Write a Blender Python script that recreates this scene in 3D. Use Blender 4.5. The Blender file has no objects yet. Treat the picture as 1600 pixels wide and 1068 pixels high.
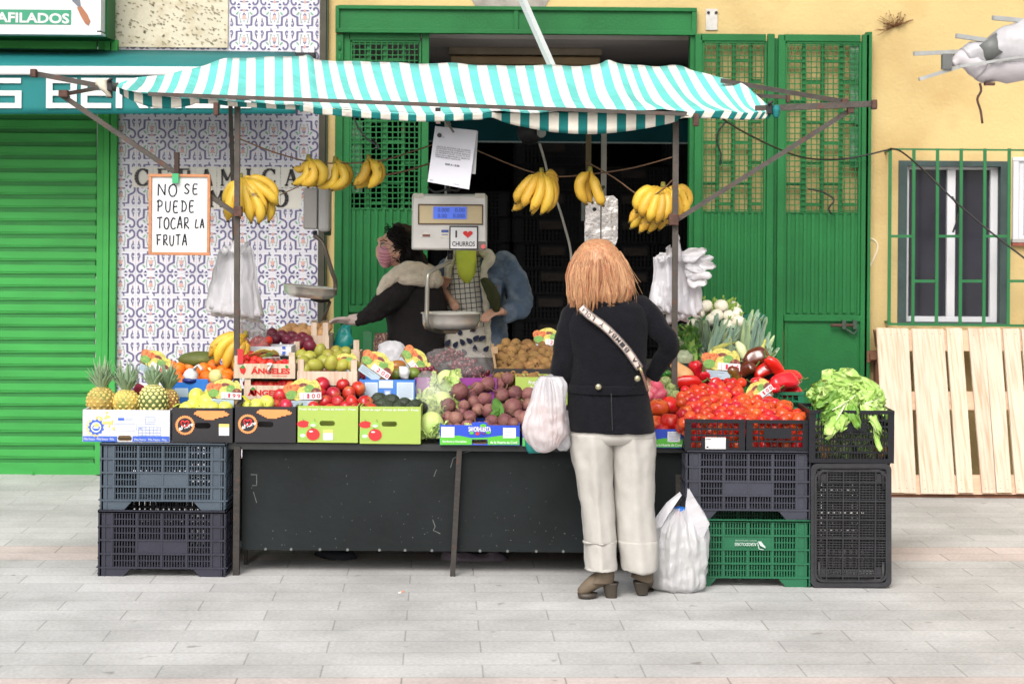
import bpy, math, random
from math import sin, cos, pi, radians, sqrt
from mathutils import Vector, Matrix, Euler, noise
random.seed(7)
V = Vector
SC = bpy.context.scene
COL = SC.collection
F, CX, HY, CH, ROLL = 2925., 800., 355., 1.683, radians(0.45)
RC, RS = cos(ROLL), sin(ROLL)
WY = 12.55                                   # the building front

def P(px, py, Y):
    dx, dy = px-CX, py-HY
    return V(((dx*RC+dy*RS)*Y/F, Y, CH-(-dx*RS+dy*RC)*Y/F))
def S(Y): return Y/F
def rnd(a, b): return random.uniform(a, b)
def lerp(a, b, t): return a+(b-a)*t

# ---------------------------------------------------------------- materials
MATS = {}
def lin(c):
    return tuple((x/255/12.92 if x/255 <= .04045 else ((x/255+.055)/1.055)**2.4) for x in c)
def mat(name, rgb, rough=.6, var=.12, scale=6., bump=0., bscale=40., metal=0., k=.72, rgb2=None, thr=.6, soft=.08,
        orand=0., spec=.4, trans=0., alpha=1., emit=0., sheen=0., sss=0., coat=0., stretch=None, raw=False, detail=4.):
    if name in MATS: return MATS[name]
    m = bpy.data.materials.new(name); m.use_nodes = True
    n, l = m.node_tree.nodes, m.node_tree.links
    b = n['Principled BSDF']
    c = tuple(x*(1 if raw else k) for x in (rgb if raw else lin(rgb)))
    b.inputs['Roughness'].default_value = rough
    b.inputs['Metallic'].default_value = metal
    b.inputs['Specular IOR Level'].default_value = spec
    if coat: b.inputs['Coat Weight'].default_value = coat
    if sheen: b.inputs['Sheen Weight'].default_value = sheen
    if sss:
        b.inputs['Subsurface Weight'].default_value = sss
        b.inputs['Subsurface Scale'].default_value = .02
    if trans: b.inputs['Transmission Weight'].default_value = trans
    if alpha < 1: b.inputs['Alpha'].default_value = alpha
    tc = n.new('ShaderNodeTexCoord'); mp = n.new('ShaderNodeMapping')
    l.new(tc.outputs['Object'], mp.inputs['Vector'])
    if stretch: mp.inputs['Scale'].default_value = stretch
    if orand:
        oi = n.new('ShaderNodeObjectInfo'); cm = n.new('ShaderNodeVectorMath'); cm.operation = 'SCALE'
        cm.inputs[0].default_value = (7.3, 3.1, 5.7); l.new(oi.outputs['Random'], cm.inputs['Scale'])
        l.new(cm.outputs[0], mp.inputs['Location'])
    nz = n.new('ShaderNodeTexNoise'); nz.inputs['Scale'].default_value = scale; nz.inputs['Detail'].default_value = detail
    l.new(mp.outputs[0], nz.inputs['Vector'])
    rp = n.new('ShaderNodeValToRGB')
    rp.color_ramp.elements[0].position = .3; rp.color_ramp.elements[1].position = .7
    rp.color_ramp.elements[0].color = (*[x*(1-var) for x in c], 1)
    rp.color_ramp.elements[1].color = (*[min(1, x*(1+var)) for x in c], 1)
    l.new(nz.outputs['Fac'], rp.inputs['Fac'])
    out = rp.outputs['Color']
    if rgb2 is not None:
        c2 = tuple(x*(1 if raw else k) for x in (rgb2 if raw else lin(rgb2)))
        n2 = n.new('ShaderNodeTexNoise'); n2.inputs['Scale'].default_value = scale*1.7; n2.inputs['Detail'].default_value = 6
        l.new(mp.outputs[0], n2.inputs['Vector'])
        r2 = n.new('ShaderNodeValToRGB'); r2.color_ramp.elements[0].position = thr-soft; r2.color_ramp.elements[1].position = thr+soft
        l.new(n2.outputs['Fac'], r2.inputs['Fac'])
        mx = n.new('ShaderNodeMix'); mx.data_type = 'RGBA'
        l.new(r2.outputs['Color'], mx.inputs['Factor']); l.new(out, mx.inputs['A']); mx.inputs['B'].default_value = (*c2, 1)
        out = mx.outputs['Result']
    if orand:
        hs = n.new('ShaderNodeHueSaturation'); mr = n.new('ShaderNodeMapRange')
        mr.inputs['To Min'].default_value = 1-orand; mr.inputs['To Max'].default_value = 1+orand
        l.new(oi.outputs['Random'], mr.inputs['Value']); l.new(mr.outputs[0], hs.inputs['Value'])
        mh = n.new('ShaderNodeMapRange'); mh.inputs['To Min'].default_value = .5-orand*.06; mh.inputs['To Max'].default_value = .5+orand*.06
        fr = n.new('ShaderNodeMath'); fr.operation = 'FRACT'; mu = n.new('ShaderNodeMath'); mu.operation = 'MULTIPLY'
        mu.inputs[1].default_value = 17.3; l.new(oi.outputs['Random'], mu.inputs[0]); l.new(mu.outputs[0], fr.inputs[0])
        l.new(fr.outputs[0], mh.inputs['Value']); l.new(mh.outputs[0], hs.inputs['Hue'])
        l.new(out, hs.inputs['Color']); out = hs.outputs['Color']
    l.new(out, b.inputs['Base Color'])
    if emit:
        l.new(out, b.inputs['Emission Color']); b.inputs['Emission Strength'].default_value = emit
    if bump:
        bn = n.new('ShaderNodeTexNoise'); bn.inputs['Scale'].default_value = bscale; bn.inputs['Detail'].default_value = 5
        l.new(mp.outputs[0], bn.inputs['Vector'])
        bp = n.new('ShaderNodeBump'); bp.inputs['Strength'].default_value = min(1, bump); bp.inputs['Distance'].default_value = .01*max(1, bump)
        l.new(bn.outputs['Fac'], bp.inputs['Height']); l.new(bp.outputs[0], b.inputs['Normal'])
    MATS[name] = m
    return m

# ---------------------------------------------------------------- mesh builder
_tc = {}
def text_mesh(s, bold):
    key = (s, bold)
    if key in _tc: return _tc[key]
    cu = bpy.data.curves.new('t', 'FONT'); cu.body = s; cu.size = 1; cu.resolution_u = 3; cu.offset = bold
    o = bpy.data.objects.new('t', cu); COL.objects.link(o)
    dg = bpy.context.evaluated_depsgraph_get(); dg.update()
    me = bpy.data.meshes.new_from_object(o.evaluated_get(dg))
    vs = [v.co.copy() for v in me.vertices]; fs = [tuple(p.vertices) for p in me.polygons]
    bpy.data.objects.remove(o); bpy.data.curves.remove(cu); bpy.data.meshes.remove(me)
    x0 = min(v.x for v in vs); x1 = max(v.x for v in vs); y0 = min(v.y for v in vs); y1 = max(v.y for v in vs)
    _tc[key] = ([((v.x-x0)/(x1-x0), (v.y-y0)/max(1e-6, y1-y0)) for v in vs], fs)
    return _tc[key]

def spline(pts, n):
    """Catmull-Rom through tuples"""
    if len(pts) < 3:
        return [tuple(lerp(a, b, i/n) for a, b in zip(pts[0], pts[1])) for i in range(n+1)]
    out = []
    q = [pts[0]]+list(pts)+[pts[-1]]
    for i in range(1, len(q)-2):
        for j in range(n):
            t = j/n
            out.append(tuple(.5*((2*b)+(-a+c)*t+(2*a-5*b+4*c-d)*t*t+(-a+3*b-3*c+d)*t**3) for a, b, c, d in zip(q[i-1], q[i], q[i+1], q[i+2])))
    out.append(tuple(pts[-1]))
    return out

class M:
    def __init__(s):
        s.v = []; s.f = []; s.m = []; s.sm = []; s.mi = 0; s.smooth = False
    def use(s, i): s.mi = i; return s
    def add(s, vs, fs, sm=None):
        o = len(s.v); s.v.extend(V(v) for v in vs)
        for f in fs:
            s.f.append(tuple(i+o for i in f)); s.m.append(s.mi); s.sm.append(s.smooth if sm is None else sm)
        return o
    def box(s, c, sz, rot=None):
        hx, hy, hz = sz[0]/2, sz[1]/2, sz[2]/2
        vs = [V((x, y, z)) for x in (-hx, hx) for y in (-hy, hy) for z in (-hz, hz)]
        if rot is not None: vs = [rot @ v for v in vs]
        c = V(c)
        s.add([v+c for v in vs], [(0, 1, 3, 2), (4, 6, 7, 5), (0, 4, 5, 1), (2, 3, 7, 6), (0, 2, 6, 4), (1, 5, 7, 3)], False)
    def b2(s, x0, x1, y0, y1, z0, z1):
        s.box(((x0+x1)/2, (y0+y1)/2, (z0+z1)/2), (abs(x1-x0), abs(y1-y0), abs(z1-z0)))
    def pr(s, x0, y0, x1, y1, Y, d):
        """axis-aligned box whose front face at depth Y covers the pixel rectangle, d metres deep behind"""
        c = P((x0+x1)/2, (y0+y1)/2, Y)
        s.box((c.x, Y+d/2, c.z), (abs(x1-x0)*S(Y), abs(d), abs(y1-y0)*S(Y)))
    def bar(s, a, b, w, h=None, up=V((0, 0, 1))):
        a, b = V(a), V(b); d = (b-a)
        if d.length < 1e-6: return
        L = d.length; d.normalize()
        if abs(d.dot(up)) > .98: up = V((0, 1, 0))
        x = d.cross(up).normalized(); z = x.cross(d)
        R = Matrix((x, d, z)).transposed()
        s.box((a+b)/2, (w, L, h or w), R)
    def tube(s, pts, r, n=8, cap=True, flat=1.):
        pts = [V(p) for p in pts]; N = len(pts)
        rs = r if isinstance(r, (list, tuple)) else [r]*N
        vs = []; prev = None
        for i, p in enumerate(pts):
            d = pts[min(i+1, N-1)]-pts[max(i-1, 0)]
            if d.length < 1e-9: d = V((0, 0, 1))
            d.normalize()
            if prev is None:
                a = V((0, 0, 1)) if abs(d.z) < .9 else V((1, 0, 0))
                u = a.cross(d).normalized()
            else:
                u = (prev-d*prev.dot(d))
                u = u.normalized() if u.length > 1e-6 else V((1, 0, 0))
            prev = u; w = d.cross(u)
            for k in range(n):
                t = 2*pi*k/n
                vs.append(p+u*(cos(t)*rs[i])+w*(sin(t)*rs[i]*flat))
        fs = [(i*n+k, i*n+(k+1) % n, (i+1)*n+(k+1) % n, (i+1)*n+k) for i in range(N-1) for k in range(n)]
        if cap: fs += [tuple(range(n-1, -1, -1)), tuple((N-1)*n+k for k in range(n))]
        s.add(vs, fs, True)
    def ptube(s, pts, n=10, sub=4, flat=1.):
        """pixel-space limb: (px, py, Y, radius in px)"""
        q = spline(pts, sub)
        s.tube([P(a, b, c) for a, b, c, d in q], [d*S(c) for a, b, c, d in q], n, True, flat)
    def prof(s, rows, Y, n=28, sub=3, e=2.3, cap=True, mi=None):
        """horizontal rings given by pixel rows (py, xl, xr, depth radius m, y offset)"""
        rows = [r if len(r) > 4 else (*r, 0.) for r in rows]
        q = spline(rows, sub); vs = []
        for py, xl, xr, dr, oy in q:
            YY = Y+oy; c = P((xl+xr)/2, py, YY); rx = (xr-xl)/2*S(YY)
            for k in range(n):
                t = 2*pi*k/n; cc, ss = cos(t), sin(t)
                vs.append(V((c.x+rx*math.copysign(abs(cc)**(2/e), cc), YY+dr*math.copysign(abs(ss)**(2/e), ss), c.z)))
        N = len(q)
        fs = [(i*n+k, (i+1)*n+k, (i+1)*n+(k+1) % n, i*n+(k+1) % n) for i in range(N-1) for k in range(n)]
        if cap: fs += [tuple(range(n)), tuple((N-1)*n+k for k in range(n-1, -1, -1))]
        return s.add(vs, fs, True)
    def ell(s, c, r, rot=None, nu=14, nv=9, fn=None):
        c = V(c); r = r if isinstance(r, (tuple, list)) else (r, r, r); vs = []
        for j in range(nv+1):
            ph = pi*j/nv
            for i in range(nu):
                t = 2*pi*i/nu
                d = V((sin(ph)*cos(t), sin(ph)*sin(t), cos(ph)))
                k = fn(d) if fn else 1.
                p = V((d.x*r[0]*k, d.y*r[1]*k, d.z*r[2]*k))
                vs.append(c+(rot @ p if rot is not None else p))
        fs = []
        for j in range(nv):
            for i in range(nu):
                a, b2, c2, d2 = j*nu+i, (j+1)*nu+i, (j+1)*nu+(i+1) % nu, j*nu+(i+1) % nu
                if j == 0: fs.append((a, b2, c2))
                elif j == nv-1: fs.append((a, b2, d2))
                else: fs.append((a, b2, c2, d2))
        s.add(vs, fs, True)
    def ext(s, pts, d):
        """planar polygon (list of vectors) extruded by vector d"""
        pts = [V(p) for p in pts]; n = len(pts); d = V(d)
        s.add(pts+[p+d for p in pts], [tuple(range(n)), tuple(range(2*n-1, n-1, -1))]+[(i, (i+1) % n, n+(i+1) % n, n+i) for i in range(n)], False)
    def ppoly(s, pts, Y, d=.004):
        s.ext([P(x, y, Y) for x, y in pts], (0, d, 0))
    def disc(s, px, py, Y, rx, ry=None, d=.003, n=16, ang=0):
        ry = ry or rx; a = radians(ang)
        s.ppoly([(px+rx*cos(t)*cos(a)-ry*sin(t)*sin(a), py+rx*cos(t)*sin(a)+ry*sin(t)*cos(a)) for t in [2*pi*i/n for i in range(n)]], Y, d)
    def text(s, st, o, ux, uy, bold=0.):
        vs, fs = text_mesh(st, bold)
        s.add([V(o)+V(ux)*x+V(uy)*y for x, y in vs], fs, False)
    def ptext(s, st, x0, y0, x1, y1, Y, bold=0., slant=0.):
        """text fitted to a pixel rectangle; y0 top, y1 bottom"""
        k = S(Y); s.text(st, P(x0, y1, Y), V((x1-x0, 0, -slant))*k, V((0, 0, y1-y0))*k, bold)
    def strokes(s, lines, f, r, n=5):
        for ln in lines: s.tube([f(x, y) for x, y in ln], r, n)
    def grid(s, fn, nu, nv, flip=False):
        vs = [fn(i/nu, j/nv) for j in range(nv+1) for i in range(nu+1)]
        w = nu+1
        fs = [(j*w+i, j*w+i+1, (j+1)*w+i+1, (j+1)*w+i) for j in range(nv) for i in range(nu)]
        if flip: fs = [f[::-1] for f in fs]
        s.add(vs, fs, True)
    def rumple(s, amp, sc, start=0, aniso=(1, 1, 1), seed=0., ridged=False):
        nm = [V((0, 0, 0)) for _ in s.v]
        for f in s.f:
            a, b, c = s.v[f[0]], s.v[f[1]], s.v[f[2]]
            nn = (b-a).cross(c-a)
            for i in f: nm[i] += nn
        for i in range(start, len(s.v)):
            if nm[i].length > 1e-12:
                q = s.v[i]; w = V((q.x*aniso[0], q.y*aniso[1], q.z*aniso[2]))*sc+V((seed, seed*2, 1))
                k = noise.noise(w)+.5*noise.noise(w*2.1)
                if ridged: k = .5-abs(k)*1.6
                s.v[i] = q+nm[i].normalized()*(k*amp)
        return s
    def build(s, name, mats, parent=None, origin=None, label=None, cat=None, group=None, kind=None, bevel=0, solid=0, sub=0):
        if not isinstance(mats, (list, tuple)): mats = [mats]
        if parent is not None: org = V(parent.get('_o', (0, 0, 0)))
        elif origin is not None: org = V(origin)
        else:
            xs = [v.x for v in s.v]; ys = [v.y for v in s.v]; zs = [v.z for v in s.v]
            org = V(((min(xs)+max(xs))/2, (min(ys)+max(ys))/2, min(zs)))
        me = bpy.data.meshes.new(name)
        me.from_pydata([v-org for v in s.v], [], s.f); me.update()
        for m in mats: me.materials.append(m)
        me.polygons.foreach_set('material_index', s.m); me.polygons.foreach_set('use_smooth', s.sm); me.update()
        o = bpy.data.objects.new(name, me); COL.objects.link(o)
        if parent is not None:
            o.parent = parent; o['_o'] = tuple(org)
            if parent.type == 'MESH' or parent.parent is not None: pass
        else:
            o.location = org; o['_o'] = tuple(org)
        if solid:
            q = o.modifiers.new('s', 'SOLIDIFY'); q.thickness = solid; q.offset = 0
        if bevel:
            q = o.modifiers.new('b', 'BEVEL'); q.width = bevel; q.segments = 2; q.limit_method = 'ANGLE'
        if sub:
            q = o.modifiers.new('u', 'SUBSURF'); q.levels = sub; q.render_levels = sub
        tag(o, label, cat, group, kind)
        return o

def tag(o, label=None, cat=None, group=None, kind=None):
    if label: o['label'] = label
    if cat: o['category'] = cat
    if group: o['group'] = group
    if kind: o['kind'] = kind
    return o
def thing(name, label, cat, loc=(0, 0, 0), group=None):
    o = bpy.data.objects.new(name, None); COL.objects.link(o); o.location = loc; o['_o'] = tuple(loc)
    o.empty_display_size = .1
    return tag(o, label, cat, group)
KIDS = {}
def copy_thing(o, loc=None, rot=None, scale=None, label=None, group=None):
    c = o.copy(); COL.objects.link(c)
    if loc is not None: c.location = loc
    if rot is not None: c.rotation_euler = rot
    if scale is not None: c.scale = (scale,)*3 if not isinstance(scale, (tuple, list)) else scale
    if label: c['label'] = label
    if group: c['group'] = group
    if o.name not in KIDS:
        KIDS[o.name] = [(k, list(k.children)) for k in o.children]
    for k, gs in KIDS[o.name]:
        d = k.copy(); COL.objects.link(d); d.parent = c
        for g in gs:
            e = g.copy(); COL.objects.link(e); e.parent = d
    return c
class Kind:
    """a thing with one mesh or several variants, first use moves the source, later uses copy it"""
    def __init__(s, srcs, cat): s.srcs = srcs; s.used = [False]*len(srcs); s.cat = cat
    def put(s, loc, rot=None, scale=1., label=None, group=None, i=None):
        i = random.randrange(len(s.srcs)) if i is None else i
        o = s.srcs[i]
        rot = rot or (rnd(0, 6.28), rnd(0, 6.28), rnd(0, 6.28))
        sc = (scale,)*3 if not isinstance(scale, (tuple, list)) else scale
        if not s.used[i]:
            s.used[i] = True; o.location = loc; o.rotation_euler = rot; o.scale = sc
            if label: o['label'] = label
            if group: o['group'] = group
            o['category'] = s.cat
            return o
        c = copy_thing(o, loc, rot, sc, label, group)
        if not group and 'group' in c: del c['group']
        return c
    def drop(s):
        for u, o in zip(s.used, s.srcs):
            if not u:
                for k in list(o.children): bpy.data.objects.remove(k)
                bpy.data.objects.remove(o)

def pile(kind, q, r, label, group, jit=.25, layers=1, sc=(.88, 1.1), back=True, rotf=None, keep=1., lift=0.):
    """fruits heaped on the slope between four (px,py,Y) corners: near-left, near-right, far-right, far-left"""
    a, b, c, d = [P(*x) for x in q]
    W = ((b-a).length+(c-d).length)/2; H = ((d-a).length+(c-b).length)/2
    nrm = (b-a).cross(d-a).normalized()
    if nrm.z < 0: nrm = -nrm
    nu = max(1, int(W/(1.85*r))); nv = max(1, int(H/(1.62*r)))
    for L in range(2 if back else 1):
        for j in range(nv+1):
            for i in range(nu+1):
                if random.random() > keep and L == 0: continue
                u = (i+(.5 if (j+L) % 2 else 0)+rnd(-jit, jit)*.5)/(nu+.5); v = (j+rnd(-jit, jit)*.4)/max(1, nv)
                if u > 1.02: continue
                p = a.lerp(b, u).lerp(d.lerp(c, u), v)+nrm*(rnd(-.2, .35)*r+lift-L*1.5*r)
                kind.put(p, rot=rotf() if rotf else None, scale=rnd(*sc), label=label, group=group)

def catmull_px(pts, n=5): return spline(pts, n)

def leafsheet(q, base, tip, w, curl=.3, seed=0, nu=8, nv=12, ruff=.012, droop=None, side=None, cup=.25):
    base, tip = V(base), V(tip); d = tip-base; L = d.length; d.normalize()
    side = V(side) if side else d.cross(V((0, 1, 0))); side = side.normalized() if side.length > 1e-3 else V((1, 0, 0))
    nn = side.cross(d)
    def f(u, v):
        x = (u-.5)*2; ww = w*sin(min(1, v*1.25+.12)*pi*.86)**.8 if v < 1 else w*.15
        e = abs(x)
        p = base+d*(L*v)+side*(x*ww)+nn*(cup*w*(x*x)+curl*L*v*v)
        k = noise.noise(V((x*2.2+seed*3.3, v*5, seed)))+.6*noise.noise(V((x*4+seed, v*11, seed*2)))
        p += nn*(ruff*k*(.3+e*1.6))+d*(ruff*.7*e*noise.noise(V((seed, v*9, x*3))))
        if droop: p.z -= droop*v*v
        return p
    q.grid(f, nu, nv)
# ---------------------------------------------------------------- camera, light
cd = bpy.data.cameras.new('camera'); cam = bpy.data.objects.new('camera', cd); COL.objects.link(cam)
cam.location = (0, 0, CH); cam.rotation_euler = (Matrix.Rotation(pi/2, 3, 'X') @ Matrix.Rotation(ROLL, 3, 'Z')).to_euler()
cd.sensor_width = 36; cd.lens = F/1600*36; cd.shift_y = -(534-HY)/1600; cd.clip_end = 300; cd.clip_start = .1
cd.dof.use_dof = True; cd.dof.focus_distance = 9.2; cd.dof.aperture_fstop = 4.0
SC.camera = cam
w = bpy.data.worlds.new('World'); SC.world = w; w.use_nodes = True
wn, wl = w.node_tree.nodes, w.node_tree.links
sky = wn.new('ShaderNodeTexSky'); sky.sky_type = 'NISHITA'; sky.sun_disc = False
sky.sun_elevation = radians(42); sky.sun_rotation = radians(194); sky.air_density = 1.; sky.dust_density = 6.; sky.ozone_density = .6
hs = wn.new('ShaderNodeHueSaturation'); hs.inputs['Saturation'].default_value = .3
wl.new(sky.outputs[0], hs.inputs['Color']); wl.new(hs.outputs[0], wn['Background'].inputs['Color'])
wn['Background'].inputs['Strength'].default_value = .15
ld = bpy.data.lights.new('sun', 'SUN'); ld.energy = .95; ld.angle = radians(28); ld.color = (1, .965, .92)
sun = bpy.data.objects.new('sun', ld); COL.objects.link(sun)
# light comes from behind the camera, high, a little to one side
sun.rotation_euler = V((.22, .86, -.80)).to_track_quat('-Z', 'Y').to_euler()
SC.view_settings.view_transform = 'Standard'; SC.view_settings.look = 'None'
SC.view_settings.exposure = .45; SC.view_settings.gamma = 1
SC.cycles.max_bounces = 8; SC.cycles.transparent_max_bounces = 12
SC.cycles.use_denoising = True

# ---------------------------------------------------------------- ground
def paving_material():
    m = bpy.data.materials.new('paving'); m.use_nodes = True
    n, l = m.node_tree.nodes, m.node_tree.links; b = n['Principled BSDF']
    tc = n.new('ShaderNodeTexCoord'); mp = n.new('ShaderNodeMapping'); mp.inputs['Rotation'].default_value = (0, 0, radians(-2.2))
    mp.inputs['Location'].default_value = (.13, -.03, 0)
    l.new(tc.outputs['Object'], mp.inputs['Vector'])
    def brick(c1, c2, mort, ms=.004):
        br = n.new('ShaderNodeTexBrick'); l.new(mp.outputs[0], br.inputs['Vector'])
        br.offset = .5; br.inputs['Scale'].default_value = 1; br.inputs['Brick Width'].default_value = .61; br.inputs['Row Height'].default_value = .205
        br.inputs['Mortar Size'].default_value = ms; br.inputs['Mortar Smooth'].default_value = .3; br.inputs['Bias'].default_value = 0
        br.inputs['Color1'].default_value = (*c1, 1); br.inputs['Color2'].default_value = (*c2, 1); br.inputs['Mortar'].default_value = (*mort, 1)
        return br
    A = brick((.475, .47, .462), (.545, .54, .532), (.35, .345, .335))
    B = brick((.54, .46, .43), (.60, .52, .49), (.30, .27, .25))
    sx = n.new('ShaderNodeSeparateXYZ'); l.new(mp.outputs[0], sx.inputs[0])
    # bands of reddish pavers, whole rows
    def band(y0, y1):
        g = n.new('ShaderNodeMath'); g.operation = 'GREATER_THAN'; l.new(sx.outputs['Y'], g.inputs[0]); g.inputs[1].default_value = y0
        h = n.new('ShaderNodeMath'); h.operation = 'LESS_THAN'; l.new(sx.outputs['Y'], h.inputs[0]); h.inputs[1].default_value = y1
        k = n.new('ShaderNodeMath'); k.operation = 'MULTIPLY'; l.new(g.outputs[0], k.inputs[0]); l.new(h.outputs[0], k.inputs[1]); return k
    k1 = band(.205*46, .205*48); k2 = band(.205*31, .205*34)
    ad = n.new('ShaderNodeMath'); ad.operation = 'ADD'; l.new(k1.outputs[0], ad.inputs[0]); l.new(k2.outputs[0], ad.inputs[1])
    mx = n.new('ShaderNodeMix'); mx.data_type = 'RGBA'; l.new(ad.outputs[0], mx.inputs['Factor'])
    l.new(A.outputs['Color'], mx.inputs['A']); l.new(B.outputs['Color'], mx.inputs['B'])
    nz = n.new('ShaderNodeTexNoise'); nz.inputs['Scale'].default_value = 1.3; nz.inputs['Detail'].default_value = 8; nz.inputs['Roughness'].default_value = .65
    l.new(tc.outputs['Object'], nz.inputs['Vector'])
    rp = n.new('ShaderNodeValToRGB'); rp.color_ramp.elements[0].position = .3; rp.color_ramp.elements[0].color = (.66, .655, .65, 1); rp.color_ramp.elements[1].position = .62
    l.new(nz.outputs['Fac'], rp.inputs['Fac'])
    mu = n.new('ShaderNodeMix'); mu.data_type = 'RGBA'; mu.blend_type = 'MULTIPLY'; mu.inputs['Factor'].default_value = 1
    l.new(mx.outputs['Result'], mu.inputs['A']); l.new(rp.outputs['Color'], mu.inputs['B'])
    # fine ribs across each paver
    wv = n.new('ShaderNodeTexWave'); wv.inputs['Scale'].default_value = 26; wv.bands_direction = 'X'; wv.inputs['Distortion'].default_value = .4
    l.new(mp.outputs[0], wv.inputs['Vector'])
    sp = n.new('ShaderNodeTexNoise'); sp.inputs['Scale'].default_value = 60; sp.inputs['Detail'].default_value = 3; l.new(tc.outputs['Object'], sp.inputs['Vector'])
    m2 = n.new('ShaderNodeMix'); m2.data_type = 'RGBA'; m2.blend_type = 'MULTIPLY'; m2.inputs['Factor'].default_value = .0
    l.new(mu.outputs['Result'], m2.inputs['A']); l.new(wv.outputs['Color'], m2.inputs['B'])
    m3 = n.new('ShaderNodeMix'); m3.data_type = 'RGBA'; m3.blend_type = 'OVERLAY'; m3.inputs['Factor'].default_value = .3
    l.new(m2.outputs['Result'], m3.inputs['A']); l.new(sp.outputs['Fac'], m3.inputs['B'])
    l.new(m3.outputs['Result'], b.inputs['Base Color'])
    gn = n.new('ShaderNodeTexNoise'); gn.inputs['Scale'].default_value = 9; gn.inputs['Detail'].default_value = 2; l.new(tc.outputs['Object'], gn.inputs['Vector'])
    gr = n.new('ShaderNodeValToRGB'); gr.color_ramp.elements[0].position = .70; gr.color_ramp.elements[0].color = (1, 1, 1, 1); gr.color_ramp.elements[1].position = .76; gr.color_ramp.elements[1].color = (.62, .60, .58, 1)
    l.new(gn.outputs['Fac'], gr.inputs['Fac'])
    m4 = n.new('ShaderNodeMix'); m4.data_type = 'RGBA'; m4.blend_type = 'MULTIPLY'; m4.inputs['Factor'].default_value = 1
    l.new(m3.outputs['Result'], m4.inputs['A']); l.new(gr.outputs['Color'], m4.inputs['B']); l.new(m4.outputs['Result'], b.inputs['Base Color'])
    b.inputs['Roughness'].default_value = .75
    bp = n.new('ShaderNodeBump'); bp.inputs['Strength'].default_value = .25; bp.inputs['Distance'].default_value = .004
    sb = n.new('ShaderNodeMath'); sb.operation = 'MULTIPLY_ADD'; l.new(A.outputs['Fac'], sb.inputs[0]); sb.inputs[1].default_value = -1.2; l.new(sp.outputs['Fac'], sb.inputs[2])
    l.new(sb.outputs[0], bp.inputs['Height']); l.new(bp.outputs[0], b.inputs['Normal'])
    return m
g = M(); g.add([(-60, -40, 0), (60, -40, 0), (60, 60, 0), (-60, 60, 0)], [(0, 1, 2, 3)])
g.build('pavement', paving_material(), origin=(0, 0, 0), kind='structure')

# ---------------------------------------------------------------- materials used by the building
m_yellow = mat('yellow_stucco', (234, 206, 144), .9, .10, 1.1, .5, 45, k=.66, rgb2=(206, 172, 112), thr=.66, soft=.16, detail=8)
m_green = mat('green_paint', (42, 138, 72), .55, .2, 2.2, .3, 60, k=.49, spec=.25, rgb2=(120, 96, 66), thr=.74, soft=.02)
m_greenL = mat('shutter_green', (76, 188, 90), .55, .16, 1.4, .10, 40, k=.60, spec=.25, rgb2=(110, 120, 80), thr=.74, soft=.02, stretch=(1, 1, 3))
m_greenD = mat('dark_green_paint', (38, 70, 44), .5, .15, 4)
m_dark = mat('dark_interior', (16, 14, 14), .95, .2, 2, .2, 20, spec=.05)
m_ceil = mat('dull_plaster', (196, 188, 186), .9, .12, 1.5, k=.9)
m_steel = mat('steel', (190, 188, 184), .28, .12, 7, metal=.9)
m_rust = mat('rusty_iron', (88, 82, 76), .6, .2, 14, .3, 90, metal=.25, rgb2=(112, 72, 58), thr=.64, soft=.08)
m_brown = mat('rust_fitting', (104, 74, 64), .8, .35, 30, .4, 90, k=.6)
m_alu = mat('white_aluminium', (222, 222, 226), .4, .05, 4, k=.85)
m_glass = mat('dusty_glass', (52, 52, 62), .16, .3, 2.2, spec=.6)
m_white = mat('white_paint', (236, 236, 236), .5, .04, 4)
m_black = mat('black_plastic', (34, 34, 38), .45, .2, 10)
m_cable = mat('black_cable', (30, 28, 30), .5)
m_cream = mat('cream_tile', (240, 236, 224), .35, .03)
K = S(WY)
def zt(py, Y=WY): return P(CX, py, Y).z
def xt(px, Y=WY, py=HY): return P(px, py, Y).x

# yellow facade with doorway and window openings
f = M(); T = .25
XL, XR = xt(505), xt(4200)
DO = (xt(532), xt(1086)); DT = zt(22)
WIN = (xt(1403), xt(1577), zt(508), zt(246))
W2 = (xt(1577)+.0, xt(1577), 0, 0)
f.b2(XL, DO[0], WY, WY+T, 0, DT)
f.b2(XL, XR, WY, WY+T, DT, 6.5)
f.b2(DO[1], WIN[0], WY, WY+T, 0, DT)
f.b2(WIN[0], WIN[1], WY, WY+T, 0, WIN[2]); f.b2(WIN[0], WIN[1], WY, WY+T, WIN[3], DT)
f.b2(WIN[1], XR, WY, WY+T, 0, DT)
f.use(1); 
pp = [(733, -6), (742, 8), (756, 14), (775, 13), (798, 15), (822, 13), (840, 15), (852, 10), (862, -6)]
f.ppoly([(x, y) for x, y in pp], WY-.006, .01)
f.use(2)
# chalked hook mark and dark scuffs
hk = spline([(1352, 377), (1362, 373), (1371, 382), (1368, 398), (1359, 416)], 5)
f.tube([P(x, y, WY-.001) for x, y in hk], .0075, 5)
facade = f.build('yellow_facade', [m_yellow, mat('grey_render', (176, 168, 160), .95, .2, 9, .6, 60), mat('chalk', (250, 236, 205), .9, .1)],
        label='yellow stucco house front behind the stall, with a green doorway and a barred window', cat='facade')
# room behind the doorway
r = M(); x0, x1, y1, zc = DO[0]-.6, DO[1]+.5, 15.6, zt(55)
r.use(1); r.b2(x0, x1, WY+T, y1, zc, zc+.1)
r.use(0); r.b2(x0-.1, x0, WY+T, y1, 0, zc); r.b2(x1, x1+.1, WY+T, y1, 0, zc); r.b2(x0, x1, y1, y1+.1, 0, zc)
r.build('store_room', [m_dark, m_ceil], kind='structure')

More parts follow.
